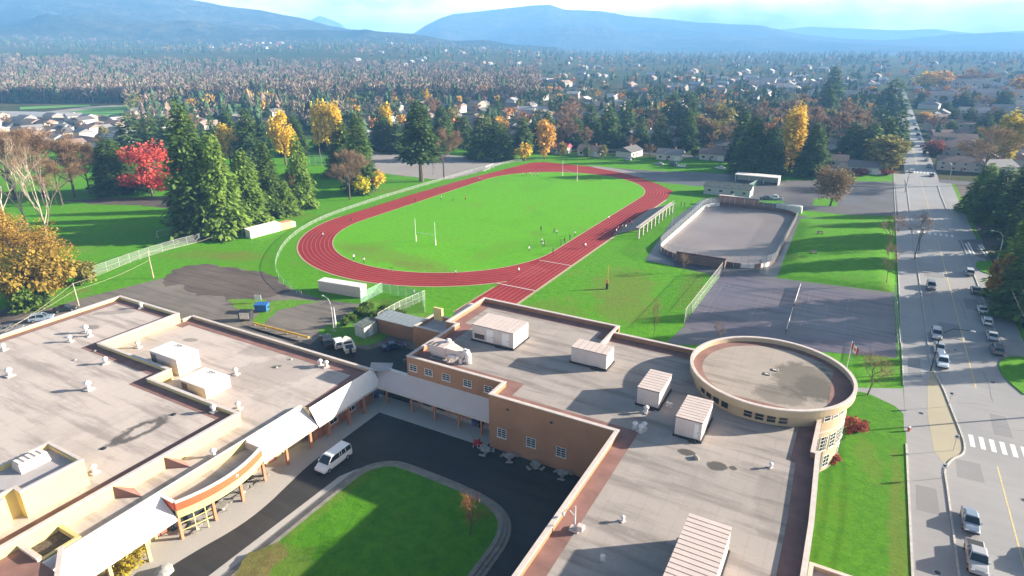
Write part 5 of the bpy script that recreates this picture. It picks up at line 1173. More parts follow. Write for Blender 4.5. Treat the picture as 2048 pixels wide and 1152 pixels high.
# bicycles / racks by the corner: red frames
for k, (px, py, l) in enumerate(((951,893,'red and white chair lying left of its pair by the brown corner'),(961,891,'red and white chair lying right of its pair by the brown corner'))):
    p = G(px,py); e = tag(empty('garden_chair', (p.x,p.y,.03), .4+k), l, 'chair'); MB().box(-.35,.35,-.3,.3,.35,.42).build('seat', MT['red'], e); MB().slab((-.35,.3,.95),(.35,.3,.95),(.35,.36,.95),(-.35,.36,.95),.53).build('backrest', MT['red'], e)
    for sx in (-.3,.3):
        for sy in (-.26,.26): MB().box(sx-.03,sx+.03,sy-.03,sy+.03,0,.349).build('leg', MT['flag_white'], e)
p = G(383,1128); bo = tag(empty('boulder', (p.x-1.2,p.y,.06)), 'pale grey boulder beside the yellow bush at the bottom', 'boulder'); p2=G(330,1148); bo.location=(p2.x,p2.y,.06)
s = MB().lathe([(.9,0),(1.1,.35),(.8,.75),(.2,.9)], 9); s.v=[(x*random.uniform(.8,1.2),y*random.uniform(.8,1.2),z) for x,y,z in s.v]; s.build('stone', MT['concrete'], bo)

for k, (x, y) in enumerate(((15.2,110),(26.2,92),(22.1,140),(15.4,72),(26.8,128))):
    e = empty('manhole_cover', (x,y,.0175 if x < 17.5 else .012)); MB().lathe([(.42,0),(.42,.006),(.36,.007)], 18).build('frame', MT['steel'], e); MB().lathe([(.34,.0075),(.34,.012),(.1,.013)], 16).build('lid', MT['dark_metal'], e); later(e, 'small round iron cover in the grey street surface', 'manhole cover', 'covers in the street')
# ---------------------------------------------------------------- trees
def npmesh(name, v, f, m):
    me = bpy.data.meshes.new(name); v = np.asarray(v, np.float32); f = np.asarray(f, np.int32); k = f.shape[1]
    me.vertices.add(len(v)); me.vertices.foreach_set('co', v.ravel()); me.loops.add(f.size); me.loops.foreach_set('vertex_index', f.ravel())
    me.polygons.add(len(f)); me.polygons.foreach_set('loop_start', np.arange(0, f.size, k, dtype=np.int32))
    me.update(calc_edges=True); me.materials.append(m); return me
def sprays(pos, dirs, size, width, droop, r_):
    """leaf sprays: rhombus quads at pos, pointing along dirs"""
    n = len(pos); d = dirs/np.maximum(1e-6, np.linalg.norm(dirs, axis=1))[:,None]
    up = np.tile([0,0,1.0], (n,1)) + r_.normal(0,.35,(n,3)); s = np.cross(d, up); s /= np.maximum(1e-6, np.linalg.norm(s,axis=1))[:,None]
    L = np.asarray(size)[:,None]; W = L*width; dr = np.zeros((n,3)); dr[:,2] = -np.asarray(size)*droop
    v = np.stack([pos-d*L*.15, pos+d*L*.45+s*W+dr*.4, pos+d*L+dr, pos+d*L*.45-s*W+dr*.4], 1).reshape(-1,3)
    return v, np.arange(4*n).reshape(-1,4)
def conifer_mesh(name, H, R, n, m, seed, bare=.06, shape=.85, leaf=1.0, droop=.35, gap=.25):
    r_ = np.random.default_rng(seed)
    u = 1 - np.power(r_.uniform(0, 1, n), .62)*0.99; u = np.clip(bare + (1-bare)*u, 0, .995)
    lev = np.round(u*26 + r_.normal(0,.16,n))/26; u = np.clip(.55*lev + .45*u, bare, .995)
    az = r_.uniform(0, 2*pi, n)
    lob = 1 + .18*np.sin(az*3 + u*17 + seed) + .14*np.sin(az*5 - u*31) + gap*.5*r_.normal(0,.5,n)
    rad = R*np.power(1-u, shape)*lob + .1
    q = np.power(r_.uniform(0.12, 1, n), .55); rr = rad*q
    pos = np.stack([rr*np.cos(az), rr*np.sin(az), u*H - rr*droop*.45 + r_.normal(0,.12,n)], 1)
    d = np.stack([np.cos(az), np.sin(az), np.full(n, .1)], 1) + r_.normal(0,.35,(n,3))
    size = (.55 + .75*r_.uniform(0,1,n))*leaf*(.55+.45*(1-u))
    v, f = sprays(pos, d, size, .36, droop, r_); return npmesh(name, v, f, m)
def crown_mesh(name, c, rad, n, m, seed, clumps=34, leaf=.7, hollow=.35, fill=1.0):
    """broad crown: many leaf sprays in clumps through an ellipsoid"""
    r_ = np.random.default_rng(seed)
    cc = r_.normal(0,1,(clumps,3)); cc /= np.linalg.norm(cc,axis=1)[:,None]; cc *= np.power(r_.uniform(hollow,1,clumps),.6)[:,None]*.86
    cr = r_.uniform(.20,.42,clumps)
    k = r_.integers(0, clumps, n); o = r_.normal(0,1,(n,3)); o /= np.linalg.norm(o,axis=1)[:,None]; o *= np.power(r_.uniform(0,1,n),.4)[:,None]*cr[k][:,None]
    p = (cc[k]+o)*np.array(rad) + np.array(c)
    d = o + r_.normal(0,.5,(n,3))*.3 + np.array([0,0,-.05]); size = leaf*r_.uniform(.5,1.2,n)
    v, f = sprays(p, d, size, .45, .2, r_); return npmesh(name, v, f, m)
def limbs(seed, H, spread, levels=3, r0=.3, n0=5, up=.9, first=.28):
    """a branching skeleton -> list of (p, q, r_p, r_q)"""
    r_ = random.Random(seed); segs = []; tips = []
    def grow(p, d, L, r, lev):
        q = p + d*L; mid = p.lerp(q, .5) + Vector((r_.uniform(-1,1), r_.uniform(-1,1), r_.uniform(-.3,.6)))*L*.08
        segs.append((p, mid, r, r*.8)); segs.append((mid, q, r*.8, r*.6))
        if lev == 0: tips.append(q); return
        for k in range(r_.choice((2,3,3))):
            a = r_.uniform(0, 2*pi); dd = (d + Vector((cos(a)*spread, sin(a)*spread, r_.uniform(.0,.5)*up))).normalized(); grow(q, dd, L*r_.uniform(.6,.85), r*.58, lev-1)
    base = Vector((0,0,0)); top = Vector((r_.uniform(-.3,.3), r_.uniform(-.3,.3), H*first)); segs.append((base, top, r0*1.25, r0))
    lead = Vector((0,0,H*.55)); segs.append((top, lead, r0, r0*.6)); 
    for k in range(n0):
        a = 2*pi*k/n0 + r_.uniform(-.4,.4); p = top.lerp(lead, k/max(1,n0-1)*.8); grow(p, Vector((cos(a)*spread*1.1, sin(a)*spread*1.1, up)).normalized(), H*.22, r0*.6, levels-1)
    grow(lead, Vector((0,0,1)), H*.18, r0*.55, levels-1)
    return segs, tips
def limb_mesh(name, segs, m, n=5):
    s = MB()
    for p, q, a, b in segs: s.tube([p,q],[a,b],n if a > .06 else 3, cap=False)
    return s.mesh(name, m)
def twig_mesh(name, tips, segs, n, L, m, seed, w=.03):
    r_ = np.random.default_rng(seed); pts = np.array([list(t) for t in tips] + [list(s_[1].lerp(s_[0],random.random())) for s_ in segs if s_[2] < .13]); k = r_.integers(0,len(pts),n); p = pts[k] + r_.normal(0,.25,(n,3))
    c = pts.mean(0); d = (p-c)/np.linalg.norm(p-c,axis=1)[:,None] + r_.normal(0,.55,(n,3)) + [0,0,.35]; d /= np.linalg.norm(d,axis=1)[:,None]
    size = L*r_.uniform(.4,1.2,n); s_ = np.cross(d, r_.normal(0,1,(n,3))); s_ /= np.linalg.norm(s_,axis=1)[:,None]
    v = np.stack([p - s_*w, p + s_*w, p + d*size[:,None]], 1).reshape(-1,3); return npmesh(name, v, np.arange(3*n).reshape(-1,3), m)
def trunk_mesh(H, r, m, top=.9): return MB().tube([(0,0,-.1),(.05,0,H*.3),(0,.05,H*.6),(0,0,H*top)], [r,r*.8,r*.5,r*.12], 7, cap=False).mesh('trunk', m)
TP = {}
def proto(key, H, R, parts): TP[key] = (H, R, parts)
for k in range(3):
    proto(f'fir{k}', 26, 4.6, [('trunk', trunk_mesh(26,.42,MT['bark'],.97)), ('crown', conifer_mesh('crown',26,4.6,6500,MT['needle'],20+k, leaf=1.15, droop=.45, shape=(.6,.48,.7)[k], gap=.4))])
    proto(f'fir_far{k}', 22, 4.0, [('trunk', trunk_mesh(22,.35,MT['bark'],.96)), ('crown', conifer_mesh('crown',22,4.0,1500,MT['needle'],30+k, leaf=1.7, droop=.4, shape=(.65,.5,.75)[k], gap=.4))])
for k in range(2): proto(f'cedar{k}', 18, 4.0, [('trunk', trunk_mesh(18,.4,MT['bark'],.95)), ('crown', conifer_mesh('crown',18,4.0,5600,MT['cedar'],40+k, bare=.01, leaf=.95, droop=.6, shape=.55, gap=.3))])
proto('lonefir', 24, 4.2, [('trunk', trunk_mesh(24,.5,MT['bark'],.97)), ('crown', conifer_mesh('crown',24,4.4,4200,MT['needle'],45, bare=.30, leaf=1.2, droop=.4, shape=.5, gap=.5))])
def broad(key, H, R, leafm, seed, n, leaf, tall=.62, wood='bark', clumps=36, far=False, base=.55):
    sg, tips = limbs(seed, H, .75, 2 if far else 3, H*.017, 4 if far else 5)
    proto(key, H, R, [('trunk', limb_mesh('trunk', sg, MT[wood], 4 if far else 5)), ('crown', crown_mesh('crown', (0,0,H*base), (R,R,H*(1-base)*.98), n, MT[leafm], seed, clumps, leaf))])
broad('gold', 16, 4.6, 'leaf_gold', 51, 4200, .62); broad('gold_far', 16, 4.6, 'leaf_gold', 52, 800, 1.3, far=True); broad('orange_far', 14, 4.4, 'leaf_orange', 53, 800, 1.25, far=True)
broad('olive_far', 15, 5, 'leaf_olive', 54, 900, 1.3, far=True); broad('green_far', 10, 4.2, 'leaf_green', 55, 800, 1.1, far=True, base=.5); broad('red', 12, 6.2, 'leaf_red', 56, 3600, .5, clumps=17, base=.52)
broad('bigorange', 15, 9, 'leaf_orange', 57, 9000, .42, clumps=38, base=.48); broad('green', 9, 3.8, 'leaf_green', 58, 3000, .55, base=.5); broad('rust', 8, 3, 'leaf_rust', 59, 1800, .5, base=.5)
proto('poplar', 27, 3.6, [('trunk', trunk_mesh(27,.4,MT['bark'],.9)), ('crown', crown_mesh('crown',(0,0,14.5),(3.4,3.4,12.5),6500,MT['leaf_gold'],60,70,.75,.2))])
proto('poplar_far', 24, 3.2, [('trunk', trunk_mesh(24,.35,MT['bark'],.9)), ('crown', crown_mesh('crown',(0,0,13),(3.0,3.0,11),900,MT['leaf_gold'],61,40,1.5,.2))])
def bare(key, H, seed, n, wood, tw, spread=.8, L=1.2, w=.035, levels=3, r=.017, n0=6, first=.28):
    sg, tips = limbs(seed, H, spread, levels, H*r, n0, first=first)
    proto(key, H, H*.38, [('trunk', limb_mesh('trunk', sg, MT[wood], 5)), ('crown', twig_mesh('crown', tips, sg, n, L, MT[tw], seed, w))])
bare('bare', 14, 71, 5200, 'bark', 'twig', .8, 1.3, .035, 4); bare('bare2', 15, 72, 4600, 'bark', 'twig', .95, 1.4, .035, 4); bare('bare_far', 15, 73, 1300, 'bark', 'twig', .85, 2.2, .13); bare('bare_far2', 16, 74, 1200, 'bark', 'twig', .7, 2.4, .13)
bare('birch', 19, 75, 1500, 'pale_bark', 'twig', .6, 1.3, .03, 4, .013, 5); bare('round_bare', 11, 76, 9000, 'bark', 'leaf_olive', 1.0, 1.1, .05, 4, .02, 8, .16); proto('roundtree', 11, 5, [('trunk', limb_mesh('trunk', limbs(79,11,1.0,3,.2,7,.7,.16)[0], MT['bark'],5)), ('crown', crown_mesh('crown',(0,0,6.3),(5,5,4.7),5200,MT['twig'],79,60,.42,.1))])
bare('sapling', 6, 77, 700, 'bark', 'twig', .6, .7, .02, 3, .012, 5)
proto('shrub', 2.4, 1.6, [('stems', MB().tube([(0,0,0),(.2,0,.8),(.1,.2,1.6)],.06,4).mesh('stems',MT['bark'])), ('foliage', crown_mesh('foliage',(0,0,1.25),(1.6,1.6,1.25),1500,MT['leaf_green'],81,18,.32))])
proto('rust_shrub', 2.2, 2.0, [('stems', MB().tube([(0,0,0),(.2,0,.8),(.1,.2,1.5)],.06,4).mesh('stems',MT['bark'])), ('foliage', crown_mesh('foliage',(0,0,1.1),(1.9,1.9,1.1),1700,MT['leaf_rust'],82,18,.3))])
proto('gold_shrub', 4.2, 3.0, [('stems', limb_mesh('stems', limbs(83,4.2,.9,2,.08,5,.8,.1)[0], MT['bark'],4)), ('foliage', crown_mesh('foliage',(0,0,2.3),(2.9,2.9,2.0),2400,MT['leaf_olive'],83,26,.34))])
def tree(key, loc, H, text=None, cat='tree', group=None, R=None, col=(1,1,1), name=None, label=None, z=None):
    h, r, parts = TP[key]; sz = H/h; sx = (R/r) if R else sz*random.uniform(.9,1.1)
    e = empty(name or 'tree', (loc[0], loc[1], (loc[2] if len(loc) > 2 else 0) if z is None else z), random.uniform(0,6.28), (sx,sx,sz))
    for nm, me in parts: link(nm, me, e, col=col)
    if label: tag(e, label, cat, group)
    else: later(e, text, cat, group)
    TREES.append((loc[0],loc[1],max(2.0,r*sx*.7))); return e
TREES = []
def ptree(key, px, py, ytop, label=None, wpx=None, **k):       # from the picture: foot pixel, row of the tip, crown width
    p = G(px, py); H = HGT((px,py), ytop); R = wpx/2/pxm((p.x,p.y,H/2)) if wpx else None
    return tree(key, (p.x,p.y,0), H, label=label, R=R, **k)
CF = 'tall conifers of the park'
for px, py, yt, w, k, l in ((402,470,197,110,'fir0','tallest dark conifer left of the park fence'),(450,470,262,100,'cedar0','dense green conifer in front of the tallest one'),(502,446,296,86,'cedar1','bright green conifer beside the dugout'),(545,432,280,70,'fir2','slim green conifer with a spire behind the dugout'),(574,430,360,56,'cedar0','short yellowish conifer behind the dugout roof'),(606,415,266,62,'cedar1','pointed conifer standing alone in the shaded lawn'),(724,385,222,70,'fir1','dark conifer behind the yellow shrub'),(690,352,240,80,'fir0','dark conifer farther left behind the yellow shrub'),(655,300,215,60,'fir2','dark conifer behind the blue green screen'),(590,310,225,60,'fir1','dark conifer below the golden tree'),(505,335,215,75,'fir0','dark conifer right of the tallest one, farther off'),(462,300,222,60,'fir2','slim conifer far behind the tallest one'),(235,385,270,80,'fir1','green conifer left of the red maple'),(270,320,222,70,'fir_far0','dark conifer behind the red maple'),(310,312,224,60,'fir_far1','conifer behind the red maple on its right'),(345,318,228,60,'fir_far2','slim conifer between the red maple and the tallest conifer')):
    ptree(k, px, py, yt, l, w*.84, group=CF, name='conifer_tree', cat='conifer', col=(1.35,1.25,1.05))
ptree('lonefir', 843, 363, 200, 'lone tall conifer with a bare trunk beside the track fence', 80, name='conifer_tree', cat='conifer')
ptree('red', 305, 392, 288, 'bright red maple in the park lawn', 104, name='maple_tree')
ptree('gold', 572, 330, 208, 'tall golden tree among the park conifers', 54, name='golden_tree'); ptree('gold', 462, 330, 238, 'smaller golden tree right of the tallest conifer', 44, name='golden_tree')
for i, (px, w) in enumerate(((640,22),(660,22),(678,20))): ptree('poplar_far', px, 312, 192, ('left','middle','right')[i] + ' poplar of the yellow poplar trio above the conifers', w, name='poplar_tree', group='yellow poplar trio')
ptree('gold_far', 752, 383, 338, 'round yellow shrub tree at the foot of the dark conifer', 40, name='golden_tree'); ptree('gold_far', 725, 392, 350, 'low yellow green tree beside the round yellow one', 34, name='golden_tree', col=(.8,1.0,.6))
ptree('bare2', 700, 400, 305, 'brown leafless tree in front of the dark conifer', 66, name='bare_tree'); ptree('bare', 588, 415, 345, 'brown leafless tree behind the slim green conifer', 44, name='bare_tree')
ptree('bare', 888, 358, 262, 'leafless tree right of the lone conifer at the fence', 60, name='bare_tree'); ptree('sapling', 866, 350, 300, 'thin leafless sapling between lone conifer and leafless tree', 24, name='bare_tree')
# far left: orange thicket, birches, brown trees
for px, py, yt, w, l in ((40,560,425,128,'large orange tree at the left edge of the picture'),(100,575,462,112,'orange tree of the left thicket beside the pole'),(-30,520,390,140,'orange tree half outside the left edge')): ptree('bigorange', px, py, yt, l, w, name='orange_tree', group='orange thicket', col=(.56,.56,.42))
for px, py, yt, w, l in ((98,600,500,100,'low orange bush tree in front of the thicket'),(45,612,520,80,'low bush tree at the bottom of the thicket'),(160,570,520,60,'olive bush tree at the end of the chain fence')): ptree('gold_shrub', px, py, yt, l, w, name='bush', cat='bush', col=(1.3,1.0,.7) if px != 160 else (1,1,1))
ptree('shrub', 70, 618, 570, 'green bush at the foot of the orange thicket', 60, name='bush', cat='bush')
for i, (px, py, yt, w) in enumerate(((20,470,280,90),(60,480,270,100),(108,520,300,80),(-10,500,290,80))): ptree('birch', px, py, yt, None, w, text='pale stemmed birch rising out of the left thicket', name='birch_tree', group='birches of the left thicket')
for i, (px, py, yt, w) in enumerate(((30,400,268,110),(90,395,262,110),(150,395,285,80),(-30,400,270,120),(180,388,290,50),(125,410,330,70))): ptree('bare', px, py, yt, None, w, text='brown leafless tree behind the birches', name='bare_tree', group='brown trees behind the birches', col=(1.05,1,.85))
ptree('green', 300, 388, 330, 'dull green tree touching the red maple', 50, name='broadleaf_tree', col=(.8,.8,.8))
# around the courts
ptree('roundtree', 1660, 412, 330, 'round leafless tree standing in the far parking lot', 76, name='bare_tree', col=(1,1.05,.8))
for px, py, yt, w, l in ((1365,545,508,26,'thin leafless sapling by the near rink corner'),(1305,690,600,20,'thin sapling on the lawn left of the tennis path'),(1435,690,645,24,'thin sapling in front of the round roof'),(1775,510,430,44,'leafless tree on the street edge of the mound'),(1772,570,490,30,'thin leafless tree at the lower corner of the mound'),(1735,790,710,70,'leafless tree on the small lawn by the round block'),(1838,500,430,46,'leafless tree by the kerb lamp post')): ptree('sapling', px, py, yt, l, w, name='bare_tree', group='young street trees')
for px, py, l in ((1705,862,'dark red shrub at the corner by the round block'),(1660,925,'rust red shrub below the round block windows')): p = G(px,py); tree('rust_shrub', p, 2.4 if px > 1690 else 1.8, label=l, cat='shrub', name='shrub')
p = G(1085,960); tree('shrub', (-23.6,66.0,0), 3.2, label='dark green shrub in the shaded court corner', cat='shrub', name='shrub')
p = G(940,1075); tree('sapling', (p.x,p.y,.42), 5.5, label='small reddish leafless tree on the courtyard lawn', name='bare_tree', R=2.4, col=(1.2,.7,.5))
p = G(250,1150); tree('gold_shrub', (p.x-.3,p.y+.6,.06), 3.4, label='yellow leaved bush at the end of the colonnade', cat='bush', name='bush', col=(1.5,1.3,.6), R=2.6)
for px, py in ((700,640),(722,632),(745,634),(770,628),(800,632),(735,618),(690,652),(780,640)): p = G(px,py); tree('shrub', p, random.uniform(1.4,2.4), text='green shrub in the planting compound', cat='shrub', name='shrub', group='shrubs of the compound', R=random.uniform(1.0,1.8))
# belt behind the track and street
BT = 'conifers of the belt beyond the track'
for px, py, yt, w, k in ((885,300,205,60,'fir0'),(925,295,225,56,'fir1'),(965,318,215,64,'fir_far0'),(1000,318,238,58,'fir_far1'),(770,300,225,60,'fir1'),(795,305,235,50,'fir_far2'),(1045,305,228,50,'fir_far0'),(1150,292,228,50,'fir_far1'),(1180,280,205,50,'fir_far0'),(1215,285,200,60,'fir_far2'),(1320,300,222,40,'fir_far1'),(1280,295,230,40,'fir_far0'),(1375,300,215,44,'fir_far2'),(1500,345,222,78,'fir0'),(1535,348,245,60,'fir1'),(1620,352,238,66,'fir0'),(1555,330,250,50,'fir_far1'),(1480,320,205,54,'fir_far2'),(1700,318,235,60,'fir_far0'),(1735,320,240,56,'fir_far1'),(1765,315,228,54,'fir_far2'),(1790,300,215,44,'fir_far0'),(1095,285,215,44,'fir_far2'),(1250,270,190,46,'fir_far1'),(1340,260,180,60,'fir_far0'),(1375,262,175,54,'fir_far1'),(1650,240,165,50,'fir_far2'),(1660,210,125,44,'fir_far0'),(1780,230,150,50,'fir_far1')):
    ptree(k, px, py, yt + (py-yt)*.05, None, w*.9, text='dark conifer in the belt beyond the track and courts', col=(1.35,1.25,1.1), group=BT, name='conifer_tree', cat='conifer')
ptree('poplar', 1578, 345, 205, 'tall bright yellow poplar behind the rink', 44, name='poplar_tree')
for px, py, yt, w, k, l in ((1090,318,232,40,'orange_far','orange tree left of the red roofed house'),(1048,322,285,34,'gold_far','yellow green tree at the far bend of the track'),(1000,285,228,36,'orange_far','rust orange tree above the far conifers'),(965,200,168,26,'orange_far','round orange tree in the housing far beyond the track'),(852,215,176,14,'poplar_far','thin yellow tree above the lone conifer'),(775,285,200,22,'poplar_far','pale yellow slim tree left of the lone conifer'),(1765,345,265,70,'olive_far','olive tree beside the street behind the parking lot'),(1490,330,275,44,'green_far','light green tree left of the yellow poplar'),(1440,275,205,60,'olive_far','olive brown tree in the belt above the rink'),(1390,285,225,60,'olive_far','olive tree in the belt left of centre right'),(1720,350,335,30,'rust','small red bush at the corner of the lot'),(1775,350,338,24,'rust','red shrub by the street corner hedge')):
    ptree(k, px, py, yt, l, w, name='broadleaf_tree', group='autumn trees beyond the track')
for px, py, yt, w in ((1620,290,215,60),(1670,295,225,60),(1710,300,230,60),(1405,290,235,50),(1310,285,230,44),(1130,275,215,44),(1420,275,215,50),(1690,270,205,50),(1590,260,190,44),(1520,270,205,40),(1170,300,255,36),(1460,300,245,40)): ptree('bare_far', px, py, yt, None, w, text='brown leafless tree in the belt beyond the courts', name='bare_tree', group='brown trees of the belt')
# right hand wood and street trees
RG = 'dark conifers at the right edge'
for px, py, yt, w, k in ((1958,425,325,70,'cedar0'),(1988,445,330,74,'fir1'),(2022,470,318,76,'fir0'),(2050,520,320,90,'fir0'),(2038,600,380,110,'cedar1'),(2060,640,400,120,'fir1'),(2072,480,270,90,'fir1')):
    ptree(k, px, py, yt, None, w*.8, text='dark conifer of the wood at the right edge', col=(1.3,1.25,1.1), group=RG, name='conifer_tree', cat='conifer')
for i, (x, y, h) in enumerate(((52,158,17),(59,168,19),(48,148,15),(62,156,18))): tree(f'fir{i%3}', (x,y,0), h, text='tall conifer beyond the right pavement near the parked cars', group='conifers shading the street', name='conifer_tree', cat='conifer')
ptree('olive_far', 1995, 605, 505, 'brown and orange tree beside the right pavement', 46, name='broadleaf_tree', col=(1.6,1,.6)); ptree('poplar', 2010, 330, 222, 'yellow green poplar in front of the brown roofed houses', 48, name='poplar_tree', col=(.75,.85,.6)); ptree('bare2', 1960, 370, 258, 'brown leafless tree beside the yellow green poplar', 76, name='bare_tree', col=(.9,.95,.75))
for px, py, yt, w, k, l in ((1848,245,222,24,'orange_far','round orange tree at the street by the brown roofs'),(1870,310,278,40,'rust','red tree on the right side of the street'),(1850,180,142,34,'gold_far','golden tree far along the street on its right'),(1880,180,138,36,'orange_far','orange tree far along the street beside the golden one'),(1945,178,140,50,'bare_far','pale brown tree group far right'),(2040,200,150,40,'orange_far','orange tree at the far right edge')): ptree(k, px, py, yt, l, w, name='broadleaf_tree', group='autumn trees along the street')
for px, py, yt, w in ((1935,262,190,40),(1905,250,200,30),(1965,270,205,44),(1990,262,195,40),(2030,260,200,40),(1890,230,190,30),(1840,215,170,26),(1925,215,165,34),(2005,215,160,40)): ptree('fir_far1', px, py, yt+(py-yt)*.3, None, w*.7, text='conifer among the brown roofed houses on the right', name='conifer_tree', cat='conifer', group='conifers among the right houses')
# ---------------------------------------------------------------- houses
def house_proto(kind):
    e = empty('house'); w, d, h = {'gable':(6,4.5,3.0),'hip':(6.5,5,3.2),'two':(5.5,4.5,5.6),'row':(14,5.5,5.8)}[kind]
    MB().box(-w,w,-d,d,-.3,h).build('wall', MT['wallc'], e); rh = {'gable':2.2,'hip':2.0,'two':2.0,'row':2.3}[kind]; o = .55
    if kind == 'hip':
        s = MB().add([(-w-o,-d-o,h-.05),(w+o,-d-o,h-.05),(w+o,d+o,h-.05),(-w-o,d+o,h-.05),(-w*.42,0,h+rh),(w*.42,0,h+rh)],[(0,1,5,4),(1,2,5),(2,3,4,5),(3,0,4),(3,2,1,0)])
    else:
        s = MB().add([(-w-o,-d-o,h-.1),(w+o,-d-o,h-.1),(w+o,0,h+rh),(-w-o,0,h+rh),(-w-o,d+o,h-.1),(w+o,d+o,h-.1)],[(0,1,2,3),(2,5,4,3),(0,3,4),(1,5,2),(0,4,5,1)])
    rf = s.build('roof', MT['roofc'], e); MB().box(w*.3,w*.3+.8,.4,1.2,h+rh*.35,h+rh+.7).build('chimney', MT['brick_red'], rf)
    n = 5 if kind == 'row' else 3
    wm_ = MB().box(-.7,.7,-.05,.02,-.55,.55); wme = wm_.mesh('window', MT['glass'])
    fme = MB().ring([(-.8,-.65),(.8,-.65),(.8,.65),(-.8,.65)],[(-.7,-.55),(.7,-.55),(.7,.55),(-.7,.55)],0,.07); fme.v=[(x,-z,y) for x,y,z in fme.v]; fm = fme.mesh('frame', MT['white_paint'])
    for k in range(n):
        for z in ((1.6,) if h < 4 else (1.5,4.2)):
            for sy in (-1,1):
                o_ = link('window', wme, e, (-w+(k+.5)*2*w/n, sy*d, z)); o_.rotation_euler = (0,0,0 if sy < 0 else pi); link('frame', fm, o_)
    MB().box(-w*.1-.5,-w*.1+.5,-d-.06,-d-.001,-.1,2.0).build('door', MT['brick_red'], e)
    MB().box(w*.45,w*.95,-d-.08,-d-.001,-.1,2.2).build('garage_door', MT['board_white'], e)
    return e
HP = {k: house_proto(k) for k in ('gable','hip','two','row')}; HU = set(); HOUSES = []
ROOFC = {'grey':(.22,.21,.21),'pale':(.42,.40,.39),'brown':(.24,.17,.14),'dark':(.11,.105,.11),'red':(.42,.05,.07),'tan':(.36,.27,.21)}
WALLC = [(.52,.50,.46),(.40,.36,.31),(.32,.28,.24),(.42,.42,.42)]
def house(kind, x, y, rz, rc, wc, text=None, label=None, group='houses of the far town', sc=1.0, z=0, small=False):
    if kind not in HU: o = HP[kind]; HU.add(kind)
    elif small:                                        # too small in view to show its windows
        o = HP[kind].copy(); COL.objects.link(o)
        for ch in HP[kind].children:
            if ch.name.split('.')[0] in ('wall','roof'): c = ch.copy(); COL.objects.link(c); c.parent = o
    else: o = copy_tree(HP[kind])
    o.name = 'house'; o.location = (x,y,z); o.rotation_euler = (0,0,rz); o.scale = (sc,)*3
    for ch in o.children:
        ch.color = (*(ROOFC[rc] if ch.name.startswith('roof') else wc), 1)
    HOUSES.append((x,y,8*sc))
    if label: tag(o, label, 'house', group)
    else: later(o, text, 'house', group)
    return o
NR_ = 'houses beyond the track'
for px, py, k, rc, rz, l in ((1116,305,'gable','red',.05,'white house with a red roof at the far bend of the track'),(1182,310,'gable','brown',.1,'white gabled house with dark brown roof right of the red one'),(1258,312,'gable','dark',1.4,'grey house with white gable end behind the maroon tree'),(1340,318,'gable','grey',.1,'grey house with parked cars beyond the apron road'),(1425,318,'gable','brown',.1,'brown roofed house with white gable left of the poplar'),(1370,292,'hip','brown',.2,'wide dark brown roof in the second row of houses'),(1665,330,'gable','tan',.05,'house with long orange tan roof behind the parking lot'),(1725,344,'gable','grey',.05,'long grey house with hedge at the street corner'),(1215,285,'gable','grey',.2,'grey roofed house in the second row behind the brown one'),(1290,285,'two','pale',.3,'pale house in the second row with bright wall'),(1130,270,'gable','pale',.1,'pale roofed house behind the orange tree'),(1445,300,'hip','dark',.2,'dark hip roofed house in the second row by the conifers')):
    p = G(px, py); house(k, p.x, p.y, rz, rc, WALLC[0] if k != 'hip' else WALLC[2], label=l, group=NR_, sc=1.05)
for px, py, k, rc, rz, sc in ((1895,262,'row','brown',.25,1.0),(1905,288,'row','brown',.1,.8),(1960,255,'row','brown',-.15,1.0),(1880,245,'row','tan',.3,.8),(1935,312,'row','brown',.05,.9),(1925,340,'row','brown',.05,.8),(2030,262,'row','tan',-.3,1.2),(2040,240,'row','brown',.1,1.0),(1950,232,'row','grey',.1,.9),(1985,345,'gable','grey',.6,1.2),(1915,300,'gable','brown',.2,1.0),(1880,275,'gable','brown',.3,1.0)):
    p = G(px, py); house(k, p.x, p.y, rz, rc, (.42,.36,.32), text='brown roofed terrace house on the right of the street', group='terraces right of the street', sc=sc)
for px, py, w_ in ((1700,205,70),(1640,192,40),(1885,205,60),(1990,205,70),(1520,172,50),(1925,180,60)):
    p = G(px, py); o = house('row', p.x, p.y, .04, 'grey', (.5,.46,.44), text='long flat grey apartment block in the distance', group='distant apartment blocks', sc=w_/pxm(p)/28, small=False)
p = G(45,240); bn = tag(empty('barn', (p.x,p.y,0), .35), 'very long white roofed greenhouse beside the green farm field', 'greenhouse'); MB().box(-42,42,-9,9,-.2,4).build('wall', MT['pale_roof'], bn)
for k in range(3): MB().add([(-42.5,-9.3+k*6.2,4.003),(42.5,-9.3+k*6.2,4.003),(42.5,-3.1+k*6.2,4.003),(-42.5,-3.1+k*6.2,4.003),(-42.5,-6.2+k*6.2,6),(42.5,-6.2+k*6.2,6)],[(0,1,5,4),(2,3,4,5),(0,4,3),(1,2,5),(3,2,1,0)]).build('roof', MT['board_white'], bn)
